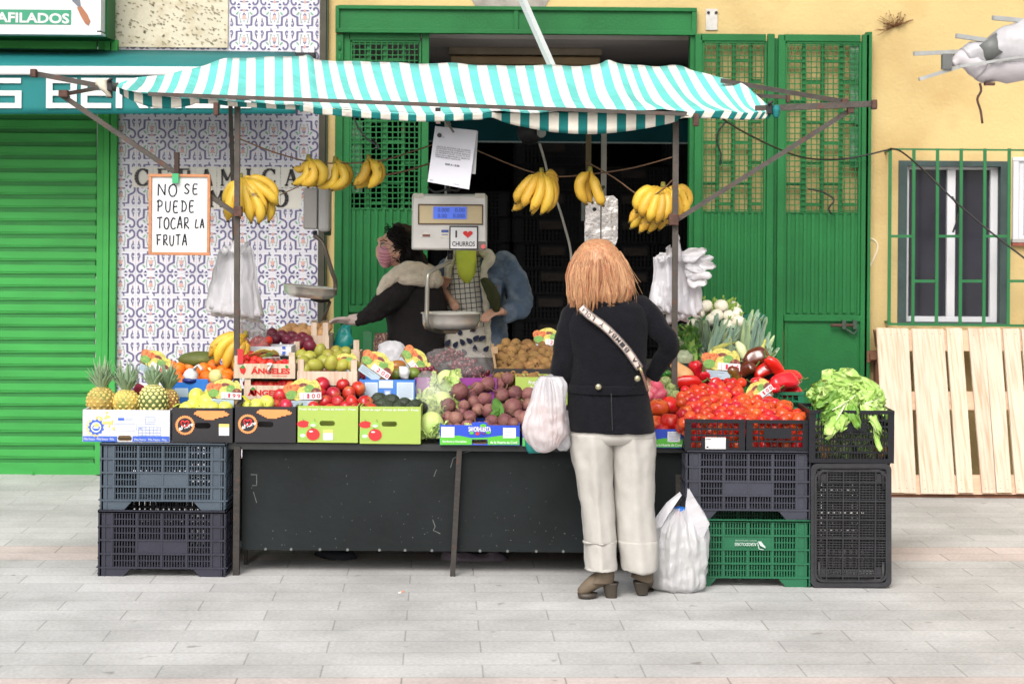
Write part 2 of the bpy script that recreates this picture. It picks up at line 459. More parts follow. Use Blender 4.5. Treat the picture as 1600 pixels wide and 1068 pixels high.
# green lintel box and door frame
d = thing('door_frame', 'wide green lintel and frame round the dark shop doorway', 'door frame', P(806, 745, WY))
q = M(); q.pr(524, 11, 1089, 53, WY-.05, .06); q.pr(528, 10, 1089, 16, WY-.075, .03); q.pr(524, 46, 1089, 53, WY-.07, .025)
q.pr(524, 14, 530, 50, WY-.07, .02); q.pr(1081, 14, 1089, 50, WY-.07, .02); q.pr(803, 14, 810, 50, WY-.065, .02)
q.build('lintel', m_green, d, bevel=.003)
q = M(); q.pr(522, 53, 534, 748, WY-.045, .12); q.build('jamb', m_green, d, bevel=.004)
q = M(); q.pr(1076, 53, 1084, 748, WY-.045, .12); q.build('jamb', m_green, d, bevel=.004)

def leaf(x0, x1, yt, ym, yc, yb, Y, label, ladder, behind=None):
    d = thing('door_leaf', label, 'door leaf', P((x0+x1)/2, 745, Y))
    fr = M(); w = 11
    fr.pr(x0, yt, x0+w, yb, Y, .04); fr.pr(x1-w, yt, x1, yb, Y, .04); fr.pr(x0+w, yt, x1-w, yt+w, Y, .04)
    fr.pr(x0+w, yc, x1-w, yc+10, Y, .04); fr.pr(x0+w, yb-12, x1-w, yb, Y, .04)
    for a in (x0+w, x1-w-4): fr.pr(a, yt+w, a+4, yc, Y+.008, .03)
    fr.pr(x0+w, yt+w, x1-w, yt+w+4, Y+.008, .03)
    fr.build('frame', m_green, d, bevel=.003)
    a, b = x0+w+4, x1-w-4
    wm = M(); st = 8.6; x = a+st*.5
    while x < b: wm.bar(P(x, ym, Y+.012), P(x, yt+w, Y+.012), .0066); x += st
    y = yt+w+6
    while y < ym: wm.bar(P(a, y, Y+.010), P(b, y, Y+.010), .0066); y += st
    wm.build('wire_mesh', m_green, d)
    br = M(); cols = [lerp(a, b, t) for t in ladder]
    for c in cols: br.pr(c-3, yt+w, c+3, ym, Y+.022, .022)
    ed = [a]+cols+[b]
    for i in range(len(ed)-1):
        y = yt+w+(28 if i % 2 == 0 else 60)
        while y < ym:
            br.pr(ed[i]+(3 if i else 0), y, ed[i+1]-3, y+5, Y+.022, .022); y += 64
    br.build('grille', m_green, d)
    cp = M(); n = 9; x = a; step = (b-a)/n
    cp.pr(x0+w, ym, x1-w, yc, Y+.022, .006)
    for i in range(n): cp.pr(a+i*step+1, ym+2, a+i*step+step*.52, yc-3, Y+.008, .014)
    cp.pr(x0+w, ym-1, x1-w, ym+2, Y+.014, .008)
    cp.build('ribbed_panel', m_green, d, bevel=.002)
    lp = M(); lp.pr(x0+w, yc+10, x1-w, yb-12, Y+.02, .008); lp.pr(x0+w+5, yc+15, x1-w-5, yb-17, Y+.016, .006)
    lp.build('lower_panel', m_green, d, bevel=.002)
    if behind:
        bb = M()
        for (p, q2, r2, s2) in behind: bb.pr(p, q2, r2, s2, Y+.03, .004)
        bb.build('backing_sheet', mat('worn_green_sheet', (70, 140, 92), .5, .2, 12, k=.62, rgb2=(150, 175, 150), thr=.6), d)
    return d
dl = leaf(534, 668, 52, 326, 478, 744, WY-.02, 'green door leaf beside the tiled wall, wire mesh over ribbed metal', (.25, .5, .78), [(545, 190, 566, 262), (545, 262, 566, 300)])
q = M()
for y in (72, 92, 128): q.tube([P(531, y-7, WY-.04), P(531, y+7, WY-.04)], .012, 8)
q.build('hinge', m_green, dl)
leaf(1084, 1208, 53, 331, 492, 748, WY-.10, 'green folded door leaf next to the dark doorway, wire mesh over ribs', (.24, .5, .78))
dr = leaf(1214, 1356, 54, 332, 492, 748, WY-.10, 'outer green door leaf with rusty bolt, nearest the barred window', (.24, .5, .76), [(1328, 68, 1344, 130), (1328, 133, 1344, 195), (1328, 198, 1344, 262)])
q = M(); q.tube([P(1298, 508, WY-.125), P(1336, 508, WY-.125)], .011, 8); q.build('bolt', m_brown, dr)
q = M()
for x in (1319, 1336): q.pr(x-3, 500, x+3, 514, WY-.135, .035)
q.tube([P(1322, 514, WY-.12), P(1334, 522, WY-.12), P(1340, 514, WY-.12)], .008, 6)
q.build('bolt_bracket', mat('grey_iron', (62, 84, 70), .6, .3, 30), dr)
q = M(); q.pr(1352, 50, 1360, 748, WY-.1, .09); q.pr(1208, 60, 1214, 748, WY-.06, .02); q.build('edge_post', m_green, dr)

# window
wd = thing('barred_window', 'white framed window behind green bars in the yellow wall', 'window', P(1490, 505, WY))
q = M(); x0, x1, z0, z1 = WIN; e = .06
mwf = mat('window_surround', (66, 84, 82), .7, .3, 6, .3, 40)
q.b2(x0, x0+e, WY-.004, WY+.14, z0, z1); q.b2(x1-e, x1, WY-.004, WY+.14, z0, z1); q.b2(x0+e, x1-e, WY-.004, WY+.14, z0, z0+e*.7); q.b2(x0+e, x1-e, WY-.004, WY+.14, z1-e*.6, z1)
q.build('surround', mwf, wd)
q = M(); q.b2(x0+e, x1-e, WY+.11, WY+.12, z0+e*.7, z1-e*.6); q.build('glass_pane', m_glass, wd)
q = M(); a0, a1 = x0+e, x1-e
b0, b1 = z0+e*.7, z1-e*.6; xm = xt(1490)
for (xa, xb, za, zb) in ((a0, a0+.028, b0, b1), (a1-.05, a1, b0, b1), (xm-.028, xm+.028, b0+.036, b1-.02), (a0+.028, a1-.05, b0, b0+.036), (a0+.028, a1-.05, b1-.02, b1)):
    q.b2(xa, xb, WY+.07, WY+.109, za, zb)
q.build('window_frame', m_alu, wd, bevel=.003)
q = M(); q.pr(1512, 250, 1545, 300, WY+.125, .01); q.use(0); q.build('inner_curtain', mat('dim_curtain', (120, 114, 110), .9, .3, 8), wd)
q = M(); YB = WY-.16
bx = [1391, 1428, 1465, 1502, 1539, 1577, 1612]
for x in bx: q.bar(P(x, 232, YB), P(x-2, 507, YB), .021, .012)
q.bar(P(1388, 233, YB), P(1640, 235, YB), .01, .012); q.bar(P(1386, 506, YB), P(1640, 509, YB), .01, .016)
for i in range(6):
    for y in ([369] if i % 2 == 0 else [439]):
        q.bar(P(bx[i], y, YB), P(bx[i+1], y, YB), .014, .018)
for y in (236, 504):
    for x in (1391, 1612): q.bar(P(x, y, YB), P(x, y, YB)+V((0, .17, 0)), .014)
q.build('window_bar_grille', mat('bar_green', (44, 134, 76), .45, .1, 8, k=.58), wd)
q = M(); q.pr(1386, 510, 1640, 520, WY-.05, .06); q.build('sill', m_yellow, wd)
# neighbouring window, cut by the picture edge
n2 = thing('side_window', 'pale framed small window with a brick sill at the yellow wall', 'window', P(1600, 385, WY))
q = M(); q.pr(1583, 246, 1690, 252, WY-.03, .04); q.pr(1583, 252, 1592, 374, WY-.03, .04); q.pr(1592, 252, 1690, 374, WY-.012, .02)
q.build('window_frame', m_alu, n2, bevel=.003)
q = M(); q.pr(1600, 258, 1690, 368, WY-.014, .004); q.build('glass_pane', m_glass, n2)
q = M(); q.pr(1582, 374, 1692, 379, WY-.05, .06); q.use(1).pr(1582, 379, 1692, 384, WY-.045, .05); q.build('sill', [mat('grey_stone', (190, 186, 182), .8, .1), mat('red_brick', (170, 92, 78), .85, .15, 20)], n2)

# fixtures on the yellow wall
q = M(); q.pr(1103, 14, 1121, 47, WY-.012, .012); q.use(1)
for x in (1107, 1119): q.disc(x, 20, WY-.017, 2.4, d=.006)
q.build('wall_plate', [mat('old_white_plate', (216, 212, 206), .6, .12, 20, .4, 60), m_cable], label='small white plate with two bolts on the yellow wall above the doors', cat='plate')
tw = M()
for i in range(46):
    a = rnd(-2.9, -.2) if i > 8 else rnd(2.4, 3.4); L = rnd(8, 34)*(1 if i > 8 else 1.1)
    pts = []; x, y = 1397, 42
    for j in range(6):
        pts.append(P(x+rnd(-1.5, 1.5), y+rnd(-1, 1), WY-.01-.012*j*random.random())); x += cos(a)*L/5; y += sin(a)*L/5*.8; a += rnd(-.35, .35)
    tw.tube(pts, .0016, 4)
for i in range(22):
    a = rnd(0, 6.28); rr = rnd(4, 20); tw.tube([P(1397+cos(a)*rr*1.1, 30+sin(a)*rr*.6, WY-.01), P(1397+cos(a)*rr*1.1+rnd(-3, 3), 30+sin(a)*rr*.6+rnd(-3, 3), WY-.04)], .003, 4)
tw.build('dry_tuft', mat('dry_plant', (142, 96, 60), .9, .3, 40), label='dry brown weed tuft growing out of the yellow wall', cat='plant')

# ---------------------------------------------------------------- tiled wall
tw_x0, tw_x1 = xt(176), xt(498)
t = thing('tiled_wall', 'white wall covered in blue patterned glazed tiles beside the green shutter', 'wall', P(340, 742, WY))
q = M(); q.b2(tw_x0-.05, tw_x1, WY+.0, WY+.3, 0, 6.5)
q.build('wall_face', mat('glazed_white', (236, 235, 243), .2, .05, 3, k=.74), t)
q = M()  # grout grooves
cx0 = xt(236.3); cz0 = zt(427.2)-xt(236.3)*0; cz0 = P(236.3, 427.2, WY).z; PX, PZ = 47.5*K, 69.8*K
zx1 = 4.5
x = cx0+PX*.5-PX*3
while x < tw_x1:
    if x > tw_x0: q.b2(x-.0012, x+.0012, WY-.0012, WY, 0, zx1)
    x += PX
z = cz0-PZ*12*.5
while z < zx1:
    if z > 0: q.b2(tw_x0, tw_x1, WY-.0010, WY, z-.0010, z+.0010)
    z += PZ/2
q.build('grout', mat('grout', (206, 204, 208), .9, .05), t)
# printed ornament, one cell drawn in quarter coordinates and mirrored
pt = M(); U = PX/507.
def quarter(cx, cz, sx, sz):
    cnt = [(1 if sx > 0 else 0)+(2 if sz > 0 else 0)]
    def g(x, y): return V((cx+sx*x*U, WY-.0014-.000012*cnt[0], cz-sz*y*U))
    def ln(pts, w):
        w *= 1.55
        for (a, b) in zip(pts[:-1], pts[1:]):
            cnt[0] += 4
            A, B = g(*a), g(*b); d = (B-A); n = V((-d.z, 0, d.x)).normalized()*(w*U/2)
            e = d.normalized()*(w*U*.28)
            pt.add([A-n-e, B-n+e, B+n+e, A+n-e], [(0, 1, 2, 3)])
    def dot(x, y, rx, ry, a=0, n=8):
        cnt[0] += 4
        pt.add([g(x+rx*cos(t_)*cos(a)-ry*sin(t_)*sin(a), y+rx*cos(t_)*sin(a)+ry*sin(t_)*cos(a)) for t_ in [2*pi*i/n for i in range(n)]], [tuple(range(n))])
    pt.use(0)   # purple grey scroll
    ln([(152, 62), (150, 40), (168, 26), (196, 26), (218, 46), (228, 80), (226, 118), (206, 146), (172, 164), (132, 182)], 20)
    ln([(126, 184), (122, 312)], 23)
    ln([(130, 318), (92, 320)], 15); ln([(80, 320), (62, 320)], 13); ln([(50, 320), (32, 318)], 13)
    dot(44, 72, 34, 13, .1)
    ln([(0, 122), (-22*1, 150)], 11)
    if (sx > 0) == (sz > 0): ln([(30, 318), (55, 338), (58, 366)], 15)
    pt.use(1)   # navy triangles
    pt.add([g(58, 16), g(122, 16), g(90, 52)], [(0, 1, 2)])
    dot(208, 226, 10, 14); 
    pt.use(2)   # pink flowers
    dot(0, 74, 20, 30); dot(2, 190, 30, 38); dot(206, 204, 11, 12)
    pt.use(3)   # green leaves
    pt.add([g(88, 96), g(104, 92), g(148, 138), g(118, 148), g(98, 124)], [(0, 1, 2, 3, 4)])
    pt.use(4)   # grey green vines
    ln([(66, 108), (76, 160), (70, 215), (56, 262)], 9)
    dot(56, 268, 17, 14); dot(0, 252, 13, 13); dot(36, 214, 10, 10)
    pt.use(0)
    ln([(212, 250), (190, 272), (186, 306), (200, 334), (222, 326), (214, 300)], 12)
    ln([(196, 244), (222, 268)], 9)
iz = -12
z = cz0-PZ*6
while z < 4.3:
    if z > .05:
        i = -1
        while cx0+i*PX < tw_x1+PX*.2:
            cx = cx0+i*PX; i += 1
            for sx in (-1, 1):
                if sx < 0 and cx-PX*.25 < tw_x0: continue
                if sx > 0 and cx+PX*.45 > tw_x1: continue
                for sz in (-1, 1): quarter(cx, z, sx, sz)
    z += PZ
pt.build('tile_ornament', [mat('tile_purple', (112, 106, 142), .25, .25, 300, k=.8), mat('tile_navy', (56, 50, 110), .25, .1, k=.85), mat('tile_pink', (226, 178, 168), .25, .1, k=.75),
                           mat('tile_green', (128, 176, 146), .25, .15, k=.8), mat('tile_vine', (150, 164, 152), .25, .2, 200, k=.85)], t)
# rough stone panel above
q = M(); q.pr(168, -260, 357, 74, WY-.02, .03)
q.build('stone_panel', mat('rough_stone', (232, 222, 198), .9, .08, 4, .5, 40, k=.7, rgb2=(206, 192, 160), thr=.6, soft=.1), t)
q = M()
random.seed(3)
for i in range(420):
    x, y = rnd(172, 353), rnd(-60, 70); a = rnd(.2, .75) ; L = rnd(1.2, 3.0)*(1.8 if random.random() < .1 else 1); ww = rnd(.8, 1.3)*(1.6 if random.random() < .08 else 1)
    q.disc(x, y, WY-.0225, L, ww, d=.002, n=6, ang=math.degrees(a))
q.build('stone_pits', mat('stone_pit', (164, 154, 130), .95, .35, 60), t)
# letter tiles
q = M(); YL = WY-.004
q.use(0)
for i in range(9): q.pr(206+i*33.2+.4, 261, 206+(i+1)*33.2-.4, 293, YL, .004)
for i in range(7): q.pr(239+i*33.2+.4, 294, 239+(i+1)*33.2-.4, 326, YL, .004)
q.build('letter_tile', m_cream, t)
q = M()
def serif(ch, cx, cy, w, h):
    """one serif capital, made of short bars"""
    def b(x0, y0, x1, y1, t_=1.): q.bar(P(cx+x0*w/2, cy-y0*h/2, YL-.004), P(cx+x1*w/2, cy-y1*h/2, YL-.004), t_*.020, .004, up=V((0, 1, 0)))
    def ring(a0, a1):
        n = 14
        for k in range(n):
            t0, t1 = lerp(a0, a1, k/n), lerp(a0, a1, (k+1)/n)
            b(cos(t0), sin(t0), cos(t1)*1.02, sin(t1)*1.02, .55+.75*abs(cos((t0+t1)/2)))
    if ch == 'C': ring(.75, 2*pi-.75); b(.72, .95, .72, .4, .5); b(.72, -.6, .8, -.4, .5)
    if ch == 'O': ring(0, 2*pi)
    if ch == 'A': b(0, 1, -.75, -1, .55); b(0, 1, .75, -1, 1.2); b(-.45, -.3, .5, -.3, .45); b(-1, -1, -.45, -1, .5); b(.4, -1, 1, -1, .5)
    if ch == 'M': b(-.8, 1, -.8, -1, .6); b(.8, 1, .8, -1, 1.2); b(-.8, 1, 0, -.4, 1.1); b(.8, 1, 0, -.4, .55); b(-1.05, -1, -.5, -1, .5); b(.45, -1, 1.1, -1, .5)
    if ch == 'S':
        pts = spline([(.7, .75), (.2, 1), (-.5, .9), (-.62, .45), (0, .05), (.65, -.35), (.55, -.9), (-.1, -1), (-.75, -.7)], 3)
        for a_, b_ in zip(pts[:-1], pts[1:]): b(*a_, *b_, .85)
    if ch in 'ER':
        b(-.6, 1, -.6, -1, 1.1); b(-.95, 1, .7, 1, .5); b(-.6, 0, .4, 0, .5)
        if ch == 'E': b(-.95, -1, .8, -1, .5); b(.7, 1, .75, .6, .5)
        else: b(.6, .85, .6, .15, 1); b(0, 0, .8, -1, 1); b(-.95, -1, -.3, -1, .5)
    if ch == 'I': b(0, 1, 0, -1, 1.1); b(-.4, 1, .4, 1, .5); b(-.4, -1, .4, -1, .5)
for i, ch in enumerate('CERAMICAS'): serif(ch, 223+i*33.2-(.6 if i else 0), 277, 20, 25)
for i, ch in ((3, 'M'), (6, 'O')): serif(ch, 239+i*33.2+(.0), 310, 20, 25)
q.build('lettering', mat('tile_black', (46, 40, 44), .3, .1), t)

# drain pipe strip between tiles and yellow wall
q = M(); q.pr(498, -300, 508, 745, WY-.06, .08); q.use(1); q.pr(509, -300, 511, 745, WY-.05, .05)
q.build('corner_pipe', [mat('dark_bronze', (74, 70, 56), .6, .25, 8, .2), m_greenD], label='dark square downpipe between the patterned tiles and the yellow wall', cat='pipe')

# ---------------------------------------------------------------- roller shutter
sh = thing('roller_shutter', 'bright green closed roller shutter of the shop', 'shutter', P(70, 740, WY))
q = M(); YS = WY+.02
q.use(1).pr(-1400, -200, 150, 722, YS+.016, .02); q.use(0)
y = 84; prd = 20.6
y = 16
while y < 704:
    q.pr(-1400, y+1, 151, y+prd*.58, YS, .014)
    q.bar(P(-1400, y+prd*.72, YS+.010), P(151, y+prd*.72, YS+.010), .010, .014)
    q.bar(P(-1400, y+prd*.90, YS+.010), P(151, y+prd*.90, YS+.010), .010, .012)
    y += prd
q.pr(-1400, y+1, 151, 737, YS, .03)
q.build('slat_curtain', [m_greenL, mat('slat_groove', (48, 140, 64), .6, .1)], sh, bevel=.003)
q = M(); q.pr(151, -60, 161, 741, WY-.02, .08); q.pr(161, -60, 170, 741, WY-.05, .10); q.pr(171, 62, 181, 741, WY-.06, .06)
q.build('guide_rail', m_greenL, sh, bevel=.002)
q = M(); q.pr(-1400, 737, 152, 742, YS-.01, .05); q.tube([P(48, 738, YS-.03), P(54, 741, YS-.03)], .008); q.build('bottom_bar', m_greenL, sh)
q = M(); q.pr(-1400, -300, 176, 62, WY+.06, .25); q.build('wall_behind', m_dark, sh)

# shop sign above
sg = thing('shop_sign', 'white lightbox sign with a knife picture above the green shutter', 'sign', P(70, 52, WY-.3))
YG = WY-.42
q = M(); q.pr(-500, -130, 152, 48, YG, .28); q.build('face', mat('sign_white', (238, 236, 238), .4, .03, 3), sg)
q = M(); q.pr(-500, 48, 158, 52, YG-.01, .3); q.pr(152, -130, 158, 48, YG-.01, .3); q.use(1); q.pr(158, -130, 168, 58, YG+.12, .25); q.pr(-500, 52, 158, 56, YG+.1, .25)
q.build('sign_frame', [m_white, m_green], sg)
q = M(); q.pr(-60, 15, 111, 38, YG-.004, .004); q.build('green_band', mat('sign_green', (60, 160, 122), .5, .05), sg)
q = M(); q.ptext('AFILADOS', -6, 19, 108, 35, YG-.007, .03, slant=1.5); q.build('lettering', m_white, sg)
q = M(); q.ppoly([(95, -60), (113, 2), (123, 12), (126, 9), (117, -60)], YG-.004); q.use(1)
q.ppoly([(120, 12), (127, 10), (136, 22), (141, 33), (138, 40), (133, 37), (126, 25)], YG-.006)
q.build('knife_picture', [mat('steel_print', (120, 124, 134), .5), mat('handle_print', (176, 116, 84), .6)], sg)

# shop awning
aw = thing('shop_awning', 'dark teal fabric shop awning with white lettering over the green shutter', 'awning', P(230, 178, WY-.6))
YA = WY-.75
q = M()
def sl(px, t): # sloped top from wall to front bar
    a = P(px, 76+px*.012, WY-.02); b = P(px, 108+px*.008, YA); return a.lerp(b, t)
m_teal = mat('teal_canvas', (24, 138, 138), .7, .08, 3, .1, 200, k=.62)
q.grid(lambda u, v: sl(lerp(-900, 462, u), v), 30, 3)
q.build('top_sheet', m_teal, aw, solid=.004)
q = M()
q.grid(lambda u, v: P(lerp(-900, 462, u), lerp(112, 178, v), YA+.004*sin(u*90)*v)+V((0, 0, 0)), 120, 6)
q.build('valance', m_teal, aw, solid=.004)
q = M(); q.bar(P(-900, 107, YA-.01), P(462, 112, YA-.01), .05, .055); q.build('front_rail', m_white, aw, bevel=.01)
q = M(); YT = YA-.016
def band_letters(s, x0, w, gap):
    for ch in s:
        x1 = x0+w; y0, y1 = 126, 165; t_ = 8; sw = 10
        def h(y, a=x0, b=x1): q.pr(a, y-t_/2, b, y+t_/2, YT, .003)
        def v(x, a=y0, b=y1, ww=sw): q.pr(x-ww/2, a-t_/2, x+ww/2, b+t_/2, YT-.0008, .003)
        ym = (y0+y1)/2
        if ch in 'BE': v(x0+4); h(y0); h(ym); h(y1)
        if ch == 'B': v(x1-4)
        if ch == 'S': h(y0); h(ym); h(y1); v(x0+4, y0, ym); v(x1-4, ym, y1)
        if ch == 'R': v(x0+4); h(y0); h(ym); v(x1-4, y0, ym); q.ppoly([(x0+20, ym), (x0+32, ym), (x1+4, y1+4), (x1-10, y1+4)], YT)
        if ch == 'M': v(x0+4); v(x1-4); q.ppoly([(x0, y0-4), (x0+12, y0-4), (x0+w/2+5, y1), (x0+w/2-7, y1)], YT-.0015); q.ppoly([(x1-12, y0-4), (x1, y0-4), (x0+w/2+7, y1), (x0+w/2-5, y1)], YT-.0023)
        if ch == 'J': v(x1-4); h(y1); v(x0+4, ym+8, y1)
        if ch == 'O': h(y0); h(y1); v(x0+4); v(x1-4)
        x0 = x1+gap
band_letters('OS', -65, 44, 9.5); band_letters('BERMEJ', 73, 46, 8.5)
q.build('awning_lettering', m_white, aw)
q = M()
for x in (300, 452): q.tube([P(x, 150, WY-.02), P(x, 112, YA+.03)], .012, 6)
q.build('arm', m_alu, aw)
# small wall brackets above the tiles
q = M()
for x in (466, 487): q.pr(x-4, 72, x+4, 84, WY-.03, .03)
q.use(1); q.pr(461, 82, 491, 89, WY-.12, .12)
q.build('wall_bracket', [m_white, m_black], label='black bracket with two white plates on the patterned tiles', cat='bracket')

# fluorescent fitting in the doorway
fl = thing('tube_light', 'old long fluorescent light fitting under the doorway ceiling, unlit', 'light fitting', P(815, 100, 13.4))
q = M(); q.pr(700, 74, 941, 86, 13.4, .16); q.build('casing', mat('dusty_casing', (176, 160, 140), .6, .15, 9), fl, bevel=.01)
q = M(); q.pr(704, 88, 938, 101, 13.38, .14); q.build('diffuser', mat('yellowed_diffuser', (190, 160, 118), .4, .15, 9), fl, bevel=.012)
q = M(); q.pr(668, 186, 1080, 222, WY+.35, .12); q.use(1); q.pr(668, 221, 1080, 223.5, WY+.345, .004)
q.build('rolled_curtain', [mat('dark_teal_cloth', (6, 26, 28), .95, .2, 4, spec=.0), mat('stitch', (60, 68, 66), .9, .5, 300, spec=.1)], label='dark green canvas strip hung across the top of the dark doorway', cat='canvas')
# round black fan / horn hanging under the canopy
sp = thing('hanging_reel', 'round black cable reel hanging in front of the dark doorway', 'reel', P(832, 225, 10.6))
q = M(); c = P(828, 205, 10.6)
for (a, rr) in ((-.05, .075), (.05, .075), (0, .045)): q.tube([c+V((0, a-.012, 0)), c+V((0, a+.012, 0))] if a else [c+V((0, -.05, 0)), c+V((0, .05, 0))], rr, 20)
q.build('drum', m_black, sp)
q = M(); c2 = P(846, 207, 10.52); q.ell(c2, (.026, .01, .03)); q.build('disc', mat('pale_disc', (170, 172, 168), .5), sp)
q = M(); q.tube([P(*a) for a in spline([(843, 224, 10.5), (852, 255, 10.5), (862, 300, 10.5), (872, 320, 10.5), (884, 360, 10.5), (892, 395, 10.45), (893, 440, 10.4)], 4)], .0075, 6)
q.build('white_cable', mat('white_flex', (214, 208, 200), .5, .05), label='long white electric cable hanging down behind the blonde customer', cat='cable')
q = M(); q.bar(P(790, -60, 10.4), P(866, 112, 10.62), .036, .03)
q.build('white_pole', m_white, label='white slanting pole rising above the striped canopy', cat='pole')
q = M(); q.tube([P(*a) for a in spline([(1130, 186, 10.4), (1160, 205, 10.8), (1215, 232, 11.5), (1260, 247, 12), (1310, 249, 12.38), (1350, 243, 12.38), (1392, 233, 12.38)], 5)], .006, 5)
q.tube([P(*a) for a in spline([(1392, 232, 12.38), (1410, 238, 12.3), (1445, 268, 12), (1490, 312, 11.9), (1545, 360, 11.8), (1620, 418, 11.6), (1700, 480, 11.5)], 5)], .006, 6)
q.tube([P(*a) for a in spline([(1488, 308, 12.0), (1497, 325, 12.3), (1495, 345, 12.3), (1489, 363, 12.3)], 4)], .007, 5)
q.build('black_cable', m_cable, label='black electric cable sagging from the canopy across the yellow wall and window', cat='cable')
for pts, lb in (([(1135, 190, 12.3), (1123, 205, 12.3), (1120, 222, 12.3), (1126, 240, 12.3), (1125, 258, 12.3)], 'short black wire hanging on the mesh of the door next to the doorway'),
            ([(1262, 295, 12.38), (1285, 300, 12.38), (1303, 312, 12.38), (1295, 325, 12.38), (1299, 334, 12.38)], 'tangled black wire caught in the mesh of the outer door leaf'),
            ([(553, 182, 12.38), (560, 200, 12.38), (575, 218, 12.38), (588, 226, 12.38), (580, 216, 12.38), (592, 230, 12.38), (584, 232, 12.38)], 'knotted black wire in the mesh of the door leaf above the bananas')):
    q = M(); q.tube([P(*a) for a in spline(pts, 4)], .006, 5); q.build('loose_wire', m_cable, label=lb, cat='wire')
# ================================================================ STALL
random.seed(21)
st = thing('market_stall', 'rusty iron pole structure of the fruit stall that carries the striped canopy', 'stall', P(710, 900, 9.45))
YP = 9.45
def pole(name, pts, w, m=m_rust, parent=st, label=None):
    q = M()
    for a, b in zip(pts[:-1], pts[1:]): q.bar(P(*a), P(*b), w)
    return q.build(name, m, parent, label=label)
zfoot = lambda Y: HY+CH*F/Y
pole('post', [(371, 166, YP), (369, zfoot(YP)-3, YP)], .027)
pole('post', [(1056, 176, YP), (1052, zfoot(YP)+2, YP)], .029)
q = M(); q.bar(P(360, 160, YP+.5), P(372, 560, YP+.5), .02); q.build('inner_post', m_rust, st)
for a, b in ((922, 10.9), (946, 10.5)):
    q = M(); q.bar(P(a-2, 180, b), P(a-5, 560, b), .030); q.build('inner_post', mat('galvanised', (176, 172, 164), .45, .1, 10, metal=.4) if a > 930 else mat('old_brass_pole', (120, 104, 74), .6, .2, 12), st)
q = M(); q.bar(P(699, 180, 10.3), P(699, 310, 10.3), .03); q.build('inner_post', MATS['galvanised'], st)
q = M(); q.bar(P(232, 147, 9.3), P(1092, 179, 9.3), .019); q.build('front_bar', m_rust, st)
q = M(); q.bar(P(50, 114, 9.5), P(180, 139, 9.4), .026); q.build('outrigger', m_rust, st)
q = M(); q.bar(P(96, 148, 9.5), P(185, 132, 9.6), .02); q.build('outrigger', m_rust, st)
q = M(); q.bar(P(1180, 170, 9.35), P(1370, 162, 9.35), .030); q.build('outrigger', m_rust, st)
q = M(); q.bar(P(1128, 126, 9.9), P(1325, 160, 9.4), .024); q.build('outrigger', m_rust, st)
q = M(); q.bar(P(1150, 148, 9.9), P(1231, 152, 9.8), .02); q.build('outrigger', m_rust, st)
q = M(); q.bar(P(98, 150, 9.5), P(366, 332, YP), .024); q.build('brace', m_rust, st)
q = M(); q.bar(P(1329, 172, 9.38), P(1058, 343, YP), .024); q.build('brace', m_rust, st)
q = M()
for (x, y, Y, w, h) in ((51, 114, 9.47, 9, 13), (98, 146, 9.47, 14, 11), (170, 146, 9.32, 7, 13), (337, 170, 9.3, 8, 20), (371, 330, YP-.03, 13, 16), (1053, 343, YP-.03, 15, 18),
                     (1088, 187, 9.3, 9, 20), (1330, 172, 9.36, 10, 9), (1367, 163, 9.33, 8, 15), (1321, 157, 9.4, 10, 7), (1232, 154, 9.78, 5, 12)):
    q = M(); q.pr(x-w/2, y-h/2, x+w/2, y+h/2, Y-.02, .045); q.build('joint_fitting', m_brown, st, bevel=.004)

# canopy
cp = thing('stall_canopy', 'turquoise and white striped fabric canopy over the fruit stall', 'canopy', P(710, 176, 9.4))
cor = [(186, 131, 183, 136), (232, 120, 208, 143), (268, 114, 246, 149), (300, 108, 280, 152), (345, 95, 325, 154), (372, 91, 366, 158), (400, 90, 400, 160), (440, 90, 441, 162), (470, 88, 478, 165), (482, 86, 494, 168),
       (500, 95, 518, 170), (560, 97, 592, 176), (640, 99, 666, 180), (720, 101, 744, 177), (790, 103, 812, 175), (860, 103, 886, 175), (930, 102, 957, 174), (950, 96, 980, 173), (966, 100, 1000, 173),
       (1010, 103, 1060, 173), (1060, 103, 1122, 174), (1082, 110, 1142, 175), (1110, 118, 1160, 176), (1150, 128, 1182, 176), (1180, 148, 1196, 175), (1203, 167, 1207, 174)]
qs = spline(cor, 8)
us = [0]
for a, b in zip(qs[:-1], qs[1:]):
    us.append(us[-1]+max(math.hypot(b[0]-a[0], b[1]-a[1]), math.hypot(b[2]-a[2], b[3]-a[3]))*.965/29.3)
